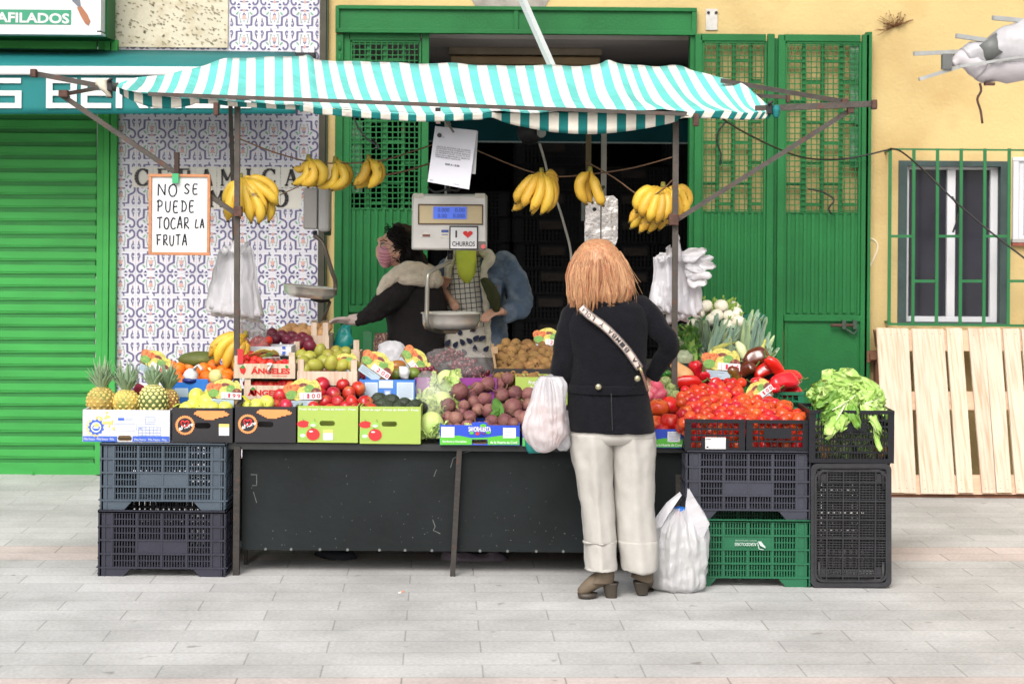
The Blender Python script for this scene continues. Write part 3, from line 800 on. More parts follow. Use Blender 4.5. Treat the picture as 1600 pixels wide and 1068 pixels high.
def stripe_mat(nm, ca, cb):
    m = bpy.data.materials.new(nm); m.use_nodes = True
    n, l = m.node_tree.nodes, m.node_tree.links; b = n['Principled BSDF']
    uv = n.new('ShaderNodeUVMap'); uv.uv_map = 'stripe'
    sx = n.new('ShaderNodeSeparateXYZ'); l.new(uv.outputs[0], sx.inputs[0])
    fr = n.new('ShaderNodeMath'); fr.operation = 'FRACT'; l.new(sx.outputs['X'], fr.inputs[0])
    gt = n.new('ShaderNodeMath'); gt.operation = 'GREATER_THAN'; gt.inputs[1].default_value = .48; l.new(fr.outputs[0], gt.inputs[0])
    nz = n.new('ShaderNodeTexNoise'); nz.inputs['Scale'].default_value = 5; nz.inputs['Detail'].default_value = 5
    tc = n.new('ShaderNodeTexCoord'); l.new(tc.outputs['Object'], nz.inputs['Vector'])
    rp = n.new('ShaderNodeValToRGB'); rp.color_ramp.elements[0].color = (.86, .86, .86, 1); rp.color_ramp.elements[0].position = .35; rp.color_ramp.elements[1].position = .6
    l.new(nz.outputs['Fac'], rp.inputs['Fac'])
    mx = n.new('ShaderNodeMix'); mx.data_type = 'RGBA'; l.new(gt.outputs[0], mx.inputs['Factor'])
    mx.inputs['A'].default_value = (*ca, 1); mx.inputs['B'].default_value = (*cb, 1)
    mu = n.new('ShaderNodeMix'); mu.data_type = 'RGBA'; mu.blend_type = 'MULTIPLY'; mu.inputs['Factor'].default_value = .8
    l.new(mx.outputs['Result'], mu.inputs['A']); l.new(rp.outputs['Color'], mu.inputs['B'])
    l.new(mu.outputs['Result'], b.inputs['Base Color']); b.inputs['Roughness'].default_value = .75
    b.inputs['Specular IOR Level'].default_value = .2
    wv = n.new('ShaderNodeTexNoise'); wv.inputs['Scale'].default_value = 9; l.new(tc.outputs['Object'], wv.inputs['Vector'])
    bp = n.new('ShaderNodeBump'); bp.inputs['Strength'].default_value = .8; bp.inputs['Distance'].default_value = .03; l.new(wv.outputs['Fac'], bp.inputs['Height']); l.new(bp.outputs[0], b.inputs['Normal'])
    return m
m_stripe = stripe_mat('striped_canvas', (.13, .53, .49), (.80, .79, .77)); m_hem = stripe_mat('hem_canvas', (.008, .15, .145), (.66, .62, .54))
def sheet(name, fn, nv, parent, label=None, off=0, mm=None):
    me = bpy.data.meshes.new(name); vs = []; org = V(parent['_o']); n = len(qs)
    for j in range(nv+1):
        for i in range(n): vs.append(fn(i, j/nv)-org)
    fs = [(j*n+i, j*n+i+1, (j+1)*n+i+1, (j+1)*n+i) for j in range(nv) for i in range(n-1)]
    me.from_pydata(vs, [], fs); me.update()
    uvl = me.uv_layers.new(name='stripe')
    for p in me.polygons:
        p.use_smooth = True
        for li in p.loop_indices: uvl.data[li].uv = (us[me.loops[li].vertex_index % n]+off, 0)
    me.materials.append(mm or m_stripe)
    o = bpy.data.objects.new(name, me); COL.objects.link(o); o.parent = parent; o['_o'] = tuple(org)
    so = o.modifiers.new('s', 'SOLIDIFY'); so.thickness = .003
    return o
YR = 10.35
def roof(i, t):
    a = qs[i]; k = us[i]/us[-1]
    yb = lerp(9.45, YR, min(1, sin(min(1, max(0, (a[0]-186)/190))*pi/2)))
    if a[0] > 1060: yb = lerp(YR, 9.5, min(1, (a[0]-1060)/143)**1.2)
    b = P(a[0], a[1], yb); c = P(a[2], a[3], 9.3)
    p = b.lerp(c, t)
    p.z -= .045*sin(t*pi)*(1 if 1 else 0)*min(1, (yb-9.3))
    p.z += .010*sin(us[i]*2.1)*sin(t*pi)+.014*noise.noise(V((us[i]*.6, t*2, 0)))+.008*noise.noise(V((us[i]*2.2, t*4, 3)))*(t if t < .9 else .3)
    return p
sheet('roof_sheet', roof, 10, cp)
def back(i, t):
    p = roof(i, 0); k = p.z-2.3
    return V((p.x, p.y+t*.7, p.z-max(.0, k)*.55*t))
sheet('rear_sheet', back, 3, cp)
def hem(i, t):  # short turned-down edge that dips under the bar, deepest between 780 and 1065
    a = qs[i]; x = a[2]
    d = 3
    if x < 300: d = 9+10*max(0, sin((x-183)/117*pi))
    if 300 <= x < 470: d = 7
    if 470 <= x < 760: d = 10
    if 760 <= x <= 1075: d = 8+26*max(0, sin((x-775)/300*pi))**.7 if x > 775 else 8
    if x > 1075: d = 11
    p = P(x, a[3], 9.3)
    fold = .05 if x < 470 or 770 < x < 1075 else -.01
    return p+V((-.02*t if x > 1060 else 0, fold+.01*t+.006*sin(us[i]*3)*t, -d*t*S(9.3)))
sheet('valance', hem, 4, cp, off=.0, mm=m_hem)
# spring clips on the edge of the canopy
for (x, y, rot, lb) in ((171, 136, 0, 'black clip with a rag at the corner of the canopy near the shop awning'), (1203, 172, 0, 'black clip holding the canopy corner on the bar by the green door leaves')):
    c = thing('clip', lb, 'clip', P(x, y, 9.27))
    q = M(); q.pr(x-4, y-10, x+4, y+6, 9.25, .05); q.tube([P(x-3, y-9, 9.24), P(x+5, y-14, 9.24)], .008, 6); q.build('jaw', m_black, c, bevel=.004)
    q = M(); q.prof([(y-12, x-20, x-4, .02), (y-4, x-22, x-3, .03), (y+6, x-10, x-1, .03), (y+15, x-6, x+4, .012)] if x < 500 else [(y-8, x+4, x+14, .02), (y, x+3, x+16, .03), (y+12, x+6, x+14, .02)], 9.27, n=12)
    q.rumple(.008, 30); q.build('cloth_end', mat('cream_rag', (226, 218, 200), .9, .1, 20) if x < 500 else m_teal, c)

# hanging paper notice
nt = thing('paper_notice', 'white printed notice in a plastic sleeve clipped under the canopy', 'notice', P(706, 295, 9.6))
q = M(); YN = 9.55
q.ext([P(680, 197, YN), P(745, 204, YN), P(733, 296, YN-.02), P(668, 284, YN-.02)], (0, .004, 0)); q.build('sheet', mat('paper', (226, 226, 236), .6, .03, 3, k=.72), nt)
q = M(); q.ext([P(688, 199, YN+.02), P(747, 205, YN+.02), P(743, 272, YN+.02), P(690, 268, YN+.02)], (0, .003, 0)); q.build('plastic_sleeve', mat('sleeve', (196, 198, 200), .25, .1, 8), nt)
q = M()
def npt(u, v): return P(680+u*65-v*12, 197+v*87+u*7+u*v*5, YN-.0035-.02*v)
wds = ['ANTE EL ESTADO DE ALARMA', 'DECRETADO POR EL GOBIERNO, Y CON', 'LA FINALIDAD DE EVITAR RIESGOS', 'LA PREVENCION DEL COVID-19, ESTE', 'MERCADO PERMANECE ABIERTO', 'TEMPORALMENTE HASTA FIN']
for i, wd_ in enumerate(wds):
    v = .34+i*.036; o = npt(.10, v+.026); q.text(wd_, o, npt(.92 if i < 5 else .7, v+.026)-o, npt(.10, v)-o)
o = npt(.36, .655); q.text('8:00 A 13:30', o, npt(.70, .655)-o, npt(.36, .62)-o, .02)
o = npt(.19, .18); q.bar(o, npt(.26, .18), .002)
o = npt(.05, .955); q.bar(o, npt(.12, .955), .004, .001); o = npt(.62, .955); q.bar(o, npt(.75, .955), .002, .001)
c = npt(.13, .155); q.ell(c, (.012, .0015, .012), nu=8, nv=5)
q.build('printed_text', mat('ink', (84, 84, 92), .6, .05, k=.5), nt)
q = M(); q.bar(P(690, 178, 9.5), P(709, 207, 9.5), .022, .012); q.bar(P(694, 180, 9.47), P(703, 196, 9.48), .02, .012); q.use(1).pr(680, 168, 688, 184, 9.45, .04); q.use(2).pr(681, 184, 688, 193, 9.46, .02)
q.build('peg', [mat('grey_peg', (110, 110, 100), .6), m_black, mat('pale_peg', (226, 196, 186), .6)], nt)

# strings between the posts
q = M()
def rope(pts, r=.004): q.tube([P(*a) for a in spline(pts, 4)], r, 5)
rope([(370, 215, 9.5), (420, 235, 9.6), (480, 252, 9.75), (530, 255, 9.8), (590, 252, 9.8), (640, 238, 9.9), (700, 218, 10)])
rope([(745, 235, 10.0), (800, 258, 9.9), (835, 270, 9.8), (870, 276, 9.8), (925, 272, 9.8), (990, 262, 9.7), (1052, 245, 9.5)])
rope([(915, 252, 9.8), (960, 278, 9.7), (1004, 308, 9.6), (1030, 300, 9.55), (1052, 280, 9.5)])
rope([(590, 275, 9.9), (630, 268, 9.9), (676, 254, 10)], .005)
rope([(437, 305, 9.7), (465, 292, 9.75), (478, 285, 9.8)], .003)
q.build('hanging_string', mat('brown_twine', (128, 98, 76), .9, .2, 60), label='brown string tied between the stall posts to hang the bananas', cat='string')

# ---------------------------------------------------------------- bananas
m_ban = mat('banana_skin', (228, 184, 66), .45, .12, 8, k=.80, rgb2=(110, 76, 36), thr=.665, soft=.03, orand=.14)
m_bant = mat('banana_tip', (96, 84, 44), .7, .2, 40)
def banana(q, top, tip, bend, r):
    """curved finger from the stalk to the tip"""
    top, tip, bend = V(top), V(tip), V(bend); n = 12; pts = []; rs = []
    for i in range(n+1):
        t = i/n; p = top.lerp(tip, t)+bend*(sin(t*pi)*.95)
        pts.append(p); rs.append(r*(.32 if i == 0 else .42 if i == 1 else min(1, .55+t*2.2) if t < .3 else 1 if t < .8 else max(.25, 1-(t-.8)*3.6)))
    q.use(0).tube(pts, rs, 7); q.use(1).tube([pts[-1]-(pts[-1]-pts[-2])*.2, pts[-1]+(pts[-1]-pts[-2]).normalized()*r*.35], r*.27, 6)
def bunch(label, fingers, Y, crown):
    """fingers: (topx, topy, tipx, tipy, bendx, bendy, radius px, depth offset)"""
    t = thing('banana_bunch', label, 'bananas', P(crown[0], crown[1], Y), 'ripe banana bunches on strings')
    for (a, b, c, d, bx, by, r, dy) in fingers:
        q = M(); k = S(Y)
        banana(q, P(a, b, Y+dy*.3), P(c, d, Y+dy), (bx*k, -.02 if dy <= 0 else .02, -by*k), r*k)
        q.build('banana', [m_ban, m_bant], t)
    q = M(); q.tube([P(crown[0], crown[1]-6, Y), P(crown[0], crown[1]+5, Y)], [3*S(Y), 5*S(Y)], 8); q.build('stalk', mat('banana_stalk', (150, 140, 60), .7, .2, 30), t)
bunch('small yellow banana hand on the string, first beside the shiny metal scale back', [(481, 248, 458, 287, 10, 8, 7, 0), (483, 248, 472, 289, 14, 7, 8, -.03), (485, 249, 496, 290, 16, -2, 8.5, 0), (480, 250, 459, 262, 2, 8, 6, .03), (484, 249, 482, 292, 14, 0, 7.5, .04)], 9.75, (482, 247))
bunch('slim banana hand of three, second on the string', [(523, 251, 492, 290, 14, 14, 7, 0), (525, 251, 516, 294, 20, 6, 8, -.02), (527, 250, 520, 297, 22, 2, 8, .04)], 9.8, (524, 250))
bunch('banana hand hanging alone against the green mesh door', [(574, 248, 553, 288, 6, 6, 8, 0), (576, 248, 556, 293, 12, 4, 8, .03), (578, 249, 576, 293, 14, 0, 8.5, -.02), (580, 250, 586, 290, 12, -4, 8, .04)], 9.8, (576, 247))
random.seed(5)
def fan(cx, cy, n, spread, L, sgn=1, r=9, rows=2, ang0=0):
    out = []
    for k in range(rows):
        for i in range(n):
            a = ang0+lerp(-spread, spread, i/(n-1))+rnd(-.06, .06)
            l = L*(1-.22*k*rnd(.7, 1.1))*rnd(.9, 1.05)
            out.append((cx+sin(a)*6, cy+k*2, cx+sin(a)*l, cy+cos(a)*l, sgn*(6+6*abs(a))*(1 if a > -.1 else -1)*-1*0+(9 if a > 0 else -9)*abs(a)*1.2, 2, r*rnd(.9, 1.05), -.06+.07*k+.05*abs(a)))
    return out
bunch('large banana bunch behind the front post near the handwritten board', fan(378, 278, 6, .62, 68, r=9, rows=2, ang0=.28)+[(376, 280, 404, 348, 16, 6, 8.5, -.07), (374, 282, 382, 330, -10, 4, 8, -.05), (380, 278, 420, 345, 18, 0, 8.5, .02), (382, 276, 432, 312, 12, -8, 7.5, .03), (372, 280, 356, 320, -9, 2, 8, .02)], 9.6, (376, 276))
bunch('big banana bunch hanging in the dark doorway next to the white cable', [(842, 270, 806, 316, -8, 2, 8.5, 0), (844, 270, 818, 322, -4, 4, 8.5, -.05), (846, 270, 830, 328, 6, 2, 9, -.07), (848, 271, 846, 333, 12, 0, 9, -.06), (850, 272, 856, 330, 12, -2, 8.5, -.03), (852, 271, 864, 315, 8, -4, 8, .03), (843, 271, 802, 328, -2, 10, 8, .04), (848, 270, 832, 334, 0, 4, 8, .05), (854, 270, 864, 290, 5, -5, 8, .06)], 9.75, (846, 268))
bunch('pair of bananas hanging above the chrome scale back', [(921, 268, 916, 318, -14, -4, 8.5, 0), (923, 268, 942, 320, 2, 10, 8.5, -.03), (922, 268, 925, 316, -8, 6, 8, .03)], 9.7, (922, 266))
bunch('widest banana bunch, split in view by the front post near the white bags', [(1024, 292, 995, 330, -10, -6, 8.5, -.02), (1028, 292, 1004, 338, -8, 2, 9, -.04), (1031, 293, 1014, 346, -2, 4, 8.5, -.06), (1034, 294, 1026, 348, 4, 2, 8.5, -.06), (1037, 294, 1036, 344, 8, 0, 8.5, -.05), (1041, 294, 1044, 340, 10, 0, 8, -.03),
    (1046, 292, 1062, 338, 6, -2, 8, .02), (1050, 290, 1070, 334, 9, -3, 8.5, .02), (1054, 290, 1072, 326, 12, -6, 8, .04), (1024, 298, 984, 346, -4, 4, 8, .05), (1026, 300, 986, 356, -3, 6, 8, .06), (1030, 300, 1000, 362, 0, 6, 8.5, .03), (1034, 302, 1014, 362, 4, 4, 8.5, .04), (1038, 302, 1030, 358, 6, 2, 8, .05), (1040, 300, 1042, 350, 8, 0, 8, .05)], 9.62, (1036, 290))
bunch('banana bunch lying on the oranges beside the strawberry crates', [(384, 520, 350, 530, -2, 14, 8, 0), (384, 524, 328, 556, -8, -10, 8.5, -.04), (382, 527, 338, 568, -8, -12, 9, -.06), (381, 530, 352, 576, -4, -8, 9, -.06), (382, 533, 364, 576, 2, -4, 8.5, -.04), (384, 532, 376, 572, 3, 0, 8, -.02), (384, 522, 330, 545, 0, 14, 7.5, .03)], 9.62, (384, 522))

# ---------------------------------------------------------------- handwritten board
wb = thing('handwritten_board', 'wood framed whiteboard with a handwritten no-touching message clipped to the brace', 'sign', P(280, 398, 9.45))
YW = 9.42
q = M(); q.pr(235, 275, 325, 395, YW+.004, .012); q.build('board', mat('board_white', (232, 234, 234), .3, .04, 3, k=.74), wb)
q = M()
for r_ in ((232, 272, 328, 276.5), (232, 394, 328, 398.5), (232, 276.5, 236.5, 394), (323.5, 276.5, 328, 394)): q.pr(*r_, YW-.006, .022)
q.build('wood_frame', mat('orange_wood', (206, 140, 96), .6, .15, 9, .2, 60, stretch=(1, 1, 6)), wb, bevel=.002)
GL = {'N': [[(0, 0), (.05, 1)], [(.05, 1), (.75, .05)], [(.75, .05), (.8, 1)]], 'O': [[(.45, 1), (.1, .8), (0, .4), (.2, .02), (.6, 0), (.85, .4), (.75, .85), (.45, 1), (.35, .95)]],
      'S': [[(.8, .85), (.4, 1), (.1, .75), (.4, .5), (.7, .25), (.4, 0), (0, .1)]], 'E': [[(.7, 1), (.1, .97), (.05, .03), (.7, 0)], [(.05, .52), (.6, .55)]],
      'P': [[(.1, 0), (.15, 1)], [(-.1, .9), (.3, 1.05), (.75, .85), (.65, .55), (.15, .45)]], 'U': [[(.05, 1), (.05, .3), (.3, 0), (.65, .1), (.75, .5), (.8, 1)]],
      'D': [[(.15, 1), (.1, 0)], [(-.05, .98), (.5, .9), (.8, .5), (.6, .1), (-.05, 0)]], 'T': [[(-.05, .95), (.85, 1.0)], [(.42, 1), (.38, 0)]],
      'C': [[(.8, .9), (.4, 1), (.05, .6), (.1, .15), (.45, 0), (.85, .12)]], 'A': [[(0, 0), (.4, 1), (.55, .95), (.8, 0)], [(.12, .38), (.7, .4)]],
      'R': [[(.1, 0), (.1, 1)], [(0, .95), (.55, 1), (.7, .75), (.5, .52), (.1, .5), (.85, 0)]], 'L': [[(.25, 1), (.05, 0), (.75, .05)]], 'F': [[(.12, 0), (.08, 1)], [(-.1, .96), (.85, 1)], [(.1, .5), (.65, .52)]]}
q = M()
def hand(word, x, y, cw, ch, gap):
    for i, c in enumerate(word):
        if c == ' ': x += cw*.9; continue
        for ln in GL[c]:
            pts = spline([(a, b) for a, b in ln], 3) if len(ln) > 2 else ln
            q.tube([P(x+a*cw, y-b*ch+(i % 3-1)*.6, YW+.003) for a, b in pts], .0034, 5)
        x += cw+gap
hand('NO', 247, 306, 14, 18, 3); hand('SE', 288, 303, 10, 15, 3.5)
hand('PUEDE', 246, 331, 9.5, 17, 3)
hand('TOCAR', 246, 357, 8.8, 17, 1.6); hand('LA', 305, 356, 6.5, 13, 1.5)
hand('FRUTA', 245, 383, 8, 16, 2)
q.build('handwriting', mat('marker', (28, 30, 48), .4, .05), wb)
q = M(); q.pr(272, 238, 279, 272, YW-.01, .03); q.use(1).pr(269, 271, 279, 286, YW-.02, .03)
q.build('peg', [mat('dark_wood', (70, 52, 46), .8), mat('green_peg', (70, 180, 120), .5)], wb)

# ---------------------------------------------------------------- hanging scales
def pan(q, cx, cy, rx, h, Y, tilt=0.):
    R = Matrix.Rotation(tilt, 3, 'Y'); c = P(cx, cy, Y); r = rx*S(Y); hh = h*S(Y); n = 36
    prof = [(1.03, 0), (1.03, -.06), (.985, -.10), (.97, -.55), (.88, -.85), (.7, -1), (0, -1), (0, -.94), (.68, -.93), (.84, -.8), (.94, -.5), (.955, 0), (1.03, 0)]
    vs = []
    for a, z in prof:
        for k in range(n):
            t = 2*pi*k/n; vs.append(c+R @ V((cos(t)*a*r, sin(t)*a*r, z*hh)))
    m = len(prof)
    q.add(vs, [(i*n+k, (i+1)*n+k, (i+1)*n+(k+1) % n, i*n+(k+1) % n) for i in range(m-1) for k in range(n)], True)
sc = thing('hanging_scale', 'silver electronic hanging scale with blue display, churros sticker and round pan', 'scale', P(702, 392, 10.0))
YS2 = 10.0
m_box = mat('brushed_box', (200, 198, 194), .34, .16, 4, .2, 9, metal=.45, k=.88)
q = M(); q.pr(643, 303, 761, 391, YS2, .2); q.build('case', m_box, sc, bevel=.012)
q = M()
for a in (646, 742): q.pr(a, 302, a+16, 309, YS2-.006, .03)
q.build('corner_tape', mat('tape', (226, 222, 206), .5), sc, bevel=.002)
q = M(); q.pr(654, 320, 754, 350, YS2-.006, .01); q.use(1)
for r_ in ((653, 319, 755, 321), (653, 349, 755, 351), (653, 321, 655, 349), (753, 321, 755, 349)): q.pr(*r_, YS2-.012, .012)
q.build('display_panel', [mat('beige_panel', (226, 206, 164), .5, .05), mat('bronze_edge', (96, 72, 56), .5)], sc)
q = M(); q.pr(677, 323, 729, 342, YS2-.012, .008); q.build('lcd_screen', mat('blue_lcd', (84, 116, 226), .2, .06, 10, k=.8, emit=.35), sc)
q = M()
for (s_, a, b, c_, d_) in (('0.000', 684, 325, 702, 331), ('0.00', 711, 325, 726, 331), ('0.00', 684, 334, 698, 340), ('0.000', 708, 334, 726, 340)): q.ptext(s_, a, b, c_, d_, YS2-.014)
q.build('digits', mat('lcd_ink', (40, 58, 150), .4), sc)
q = M(); q.pr(702, 353, 747, 390, YS2-.016, .008); q.use(1).pr(704, 355, 745, 388, YS2-.018, .003)
q.use(0).ptext('CHURROS', 706.5, 377, 742, 384.5, YS2-.020, .012); q.pr(711.5, 360, 714, 371, YS2-.021, .003)
q.use(2).ppoly([(731+7.6*.0625*16*(sin(t)**3), 365.5-6.4/16*(13*cos(t)-5*cos(2*t)-2*cos(3*t)-cos(4*t))) for t in [2*pi*i/28 for i in range(28)]], YS2-.021, .003)
q.build('sticker', [mat('sticker_black', (26, 26, 30), .5), mat('sticker_white', (238, 238, 240), .4, .02), mat('heart_red', (226, 40, 40), .4, .03)], sc)
q = M(); q.ppoly([(665, 361), (677, 370), (654, 370)], YS2-.004); q.pr(688, 357, 702, 371, YS2-.004, .003); q.use(1).pr(660, 366, 672, 369.5, YS2-.006, .002); q.use(2).pr(689.5, 359, 701, 363, YS2-.006, .002); q.pr(690, 366, 700, 367, YS2-.006, .002)
q.build('maker_plate', [mat('ivory', (232, 226, 214), .5), mat('plate_brown', (130, 78, 70), .5), mat('plate_blue', (70, 96, 176), .5)], sc)
q = M(); q.pr(746, 377, 759, 390, YS2-.008, .01); q.use(1).disc(755, 385, YS2-.018, 3.6, d=.012); q.build('push_button', [mat('button_plate', (120, 116, 110), .5), mat('button_red', (240, 110, 110), .4)], sc)
q = M(); q.tube([P(704, 391, 10.1), P(703, 405, 10.1)], .016, 8); q.use(1); q.tube([P(*a) for a in spline([(703, 404, 10.1), (700, 410, 10.08), (680, 420, 9.98), (670, 428, 9.93), (668, 440, 9.92), (667, 480, 9.92), (667, 500, 9.92), (671, 512, 9.95), (682, 517, 10.05), (712, 518, 10.1)], 5)], .012, 9)
q.build('pan_arm', [m_black, mat('arm_steel', (170, 166, 156), .35, .1, 9, metal=.6)], sc)
q = M(); pan(q, 705, 488, 46, 26, 10.1); q.build('pan', mat('pan_steel', (222, 218, 210), .26, .10, 12, metal=.6, k=1.0), sc)
q = M(); q.pr(693, 516, 716, 520, 10.03, .1); q.tube([P(661, 503, 10.05), P(664, 512, 10.05), P(672, 516, 10.08)], .005, 6); q.tube([P(750, 503, 10.05), P(746, 512, 10.05), P(735, 517, 10.08)], .005, 6)
q.build('pan_holder', mat('holder_bronze', (150, 132, 110), .5, metal=.4), sc)
q = M(); q.tube([P(702, 303, 10.1), P(700, 296, 10.1), P(699, 285, 10.2)], .012, 6); q.tube([P(*a) for a in spline([(668, 292, 10.0), (680, 300, 9.98), (700, 296, 9.98), (715, 298, 9.98), (722, 288, 10)], 4)], .006, 5)
q.build('hook', m_black, sc)

s2 = thing('hanging_scale', 'steel scale seen side-on by the tiled wall, its shallow pan tilted', 'scale', P(495, 362, 10.2))
q = M(); q.pr(474, 294, 496, 358, 10.2, .10); q.build('case', mat('matte_steel', (186, 182, 180), .5, .06, 6, metal=.3, k=.8), s2, bevel=.008)
q = M(); q.pr(497, 290, 514, 362, 10.16, .14); q.build('side_cover', mat('pale_cover', (196, 194, 194), .5, .05, 6, k=.8), s2, bevel=.02)
q = M(); q.pr(506, 298, 517, 368, 10.32, .04); q.use(1).pr(489, 360, 495, 368, 10.25, .03); q.build('back_plate', [m_greenD, m_black], s2, bevel=.006)
q = M(); q.bar(P(489, 369, 10.2), P(500, 374, 10.2), .016); q.tube([P(*a) for a in spline([(492, 368, 10.2), (503, 378, 10.2), (509, 393, 10.2), (519, 425, 10.22), (524, 440, 10.25), (523, 460, 10.28)], 5)], [.012]*26, 8)
q.tube([P(516, 470, 10.3), P(505, 500, 10.3)], .009, 7)
q.build('pan_arm', mat('dark_arm', (120, 112, 104), .4, .15, 12, metal=.6), s2)
q = M(); pan(q, 485, 447, 42, 18, 10.2, tilt=radians(5)); q.build('pan', MATS['pan_steel'], s2)
q = M(); q.tube([P(486, 466, 10.2), P(500, 470, 10.2), P(515, 468, 10.2)], .012, 8); q.build('pan_holder', m_black, s2)
s3 = thing('hanging_scale', 'polished chrome back of the scale hanging above the blonde customer', 'scale', P(940, 386, 10.2))
q = M(); q.ppoly([(917, 310), (958, 308), (963, 313), (963, 372), (958, 386), (917, 386)], 10.2, .12); q.build('case', mat('chrome', (226, 222, 220), .2, .2, 9, .8, 14, metal=.75, k=1.0), s3, bevel=.008)
q = M(); q.pr(938, 309, 940, 386, 10.195, .004); q.use(1).disc(929, 327, 10.192, 3, d=.004); q.build('seam', [mat('seam_grey', (120, 118, 116), .4), m_black], s3)
q = M(); q.pr(909, 316, 915, 345, 10.25, .1); q.use(1).pr(963, 322, 966, 345, 10.25, .1); q.build('side_flap', [mat('flap_grey', (130, 136, 132), .4), mat('flap_tan', (170, 156, 130), .5)], s3)
q = M(); q.tube([P(936, 308, 10.25), P(937, 298, 10.3), P(943, 292, 10.45)], .010, 7); q.build('hook', m_cable, s3)

# ---------------------------------------------------------------- white bag rolls on the posts
m_bag = mat('bag_plastic', (240, 238, 242), .30, .04, 5, .9, 26, k=.82, spec=.7, alpha=.92)
def add_trans(m, col, fac):
    n, l = m.node_tree.nodes, m.node_tree.links
    b = n['Principled BSDF']; t = n.new('ShaderNodeBsdfTranslucent'); t.inputs['Color'].default_value = (*col, 1)
    x = n.new('ShaderNodeMixShader'); x.inputs[0].default_value = fac; l.new(b.outputs[0], x.inputs[1]); l.new(t.outputs[0], x.inputs[2])
    l.new(x.outputs[0], n['Material Output'].inputs['Surface'])
add_trans(m_bag, (.9, .9, .92), .46)
def foldrow(q, start, Yc, kf, amp, seed):
    """pleats that fan out from the gathered top of a bag and fade downwards"""
    vs = q.v[start:]; z0 = min(v.z for v in vs); z1 = max(v.z for v in vs); xc = sum(v.x for v in vs)/len(vs)
    for i in range(start, len(q.v)):
        v = q.v[i]; t = (v.z-z0)/(z1-z0); d = V((v.x-xc, v.y-Yc, 0)); R_ = d.length
        if R_ < 1e-5: continue
        a = math.atan2(d.y, d.x); d.normalize()
        w = abs(noise.noise(V((cos(a)*2.6+seed, sin(a)*2.6, t*.9))))*1.6-.5+.5*noise.noise(V((cos(a)*7+seed, sin(a)*7, t*1.6)))
        w2 = .7*noise.noise(V((v.x*16+seed, v.y*16, v.z*22)))
        q.v[i] = v+d*((w*(.35+.65*t)+w2*(1.1-t)*.55)*amp)
def bagquad(q, tl, tr, br, bl, Y, amp, seed, nu=26, nv=16):
    def f(u, v):
        a = V((lerp(lerp(tl[0], tr[0], u), lerp(bl[0], br[0], u), v), lerp(lerp(tl[1], tr[1], u), lerp(bl[1], br[1], u), v), 0))
        k = noise.noise(V((u*5+seed*3, v*1.3, seed)))+.5*noise.noise(V((u*13+seed, v*2.5, seed)))+.25*noise.noise(V((u*9, v*11, seed)))
        e = noise.noise(V((u*4+seed, seed, 3)))*5*v+noise.noise(V((u*11+seed, seed, 3)))*2
        return P(a.x+2.5*noise.noise(V((seed, v*5, 1)))*(1 if u > .5 else -1), a.y+e, Y+amp*k*(.35+.9*v)-.05*sin(u*pi)*v)
    q.grid(f, nu, nv)
def hangbags(label, quads, Y, tips, seed):
    t = thing('plastic_bag_bundle', label, 'bags', P(quads[0][2][0], quads[0][2][1], Y))
    for k, (tl, tr, br, bl) in enumerate(quads):
        q = M(); bagquad(q, tl, tr, br, bl, Y+.012*k, .030, seed+k*1.7); q.build('bag', m_bag, t, solid=.0012)
    q = M()
    for (a, b) in tips:
        leafsheet(q, P(a[0]-(b[0]-a[0])*.5, a[1]-(b[1]-a[1])*.5, Y-.05), P(b[0], b[1], Y-.03-rnd(0, .04)), (a[2]+b[2])*.62*S(Y), curl=rnd(-.1, .1), seed=a[0], nu=8, nv=8, ruff=.016, side=V((-(b[1]-a[1]), rnd(-6, 6), -(b[0]-a[0]))), cup=rnd(-.5, .5))
    q.build('handle_end', m_bag, t, solid=.0012)
hangbags('bundle of thin white carrier bags hanging behind the post near the board', [((350, 384), (392, 383), (404, 496), (321, 486)), ((340, 394), (380, 382), (398, 500), (319, 480)), ((362, 380), (396, 392), (412, 492), (345, 498)), ((345, 388), (394, 386), (408, 504), (330, 490))], 9.60, [((364, 388, 8), (368, 373, 2)), ((380, 390, 7), (388, 377, 2)), ((352, 390, 7), (342, 390, 3))], 1.)
hangbags('bundle of white carrier bags fanned out behind the post beside the green door', [((1030, 396), (1072, 392), (1090, 498), (1012, 474)), ((1022, 402), (1060, 390), (1078, 506), (1016, 480)), ((1046, 392), (1094, 402), (1098, 486), (1040, 508)), ((1030, 394), (1088, 398), (1096, 494), (1024, 490))], 9.60,
         [((1078, 400, 12), (1104, 391, 7)), ((1084, 406, 13), (1115, 402, 6)), ((1086, 415, 14), (1117, 416, 5)), ((1084, 426, 14), (1112, 432, 6)), ((1084, 438, 13), (1104, 443, 8)), ((1048, 396, 9), (1046, 383, 4)), ((1060, 396, 6), (1059, 366, 2)), ((1034, 404, 9), (1026, 400, 4))], 4.)
q = M(); q.prof([(497, 372, 402, .03), (505, 370, 412, .05), (518, 374, 416, .05), (530, 380, 412, .03)], 9.9, n=32, sub=4); q.rumple(.012, 24, ridged=True)
q.build('clear_bag', mat('clear_film', (214, 210, 206), .2, .1, 14, 2, 20, k=.8, alpha=.5), label='crumpled clear plastic bag hanging behind the strawberry punnets', cat='bag')

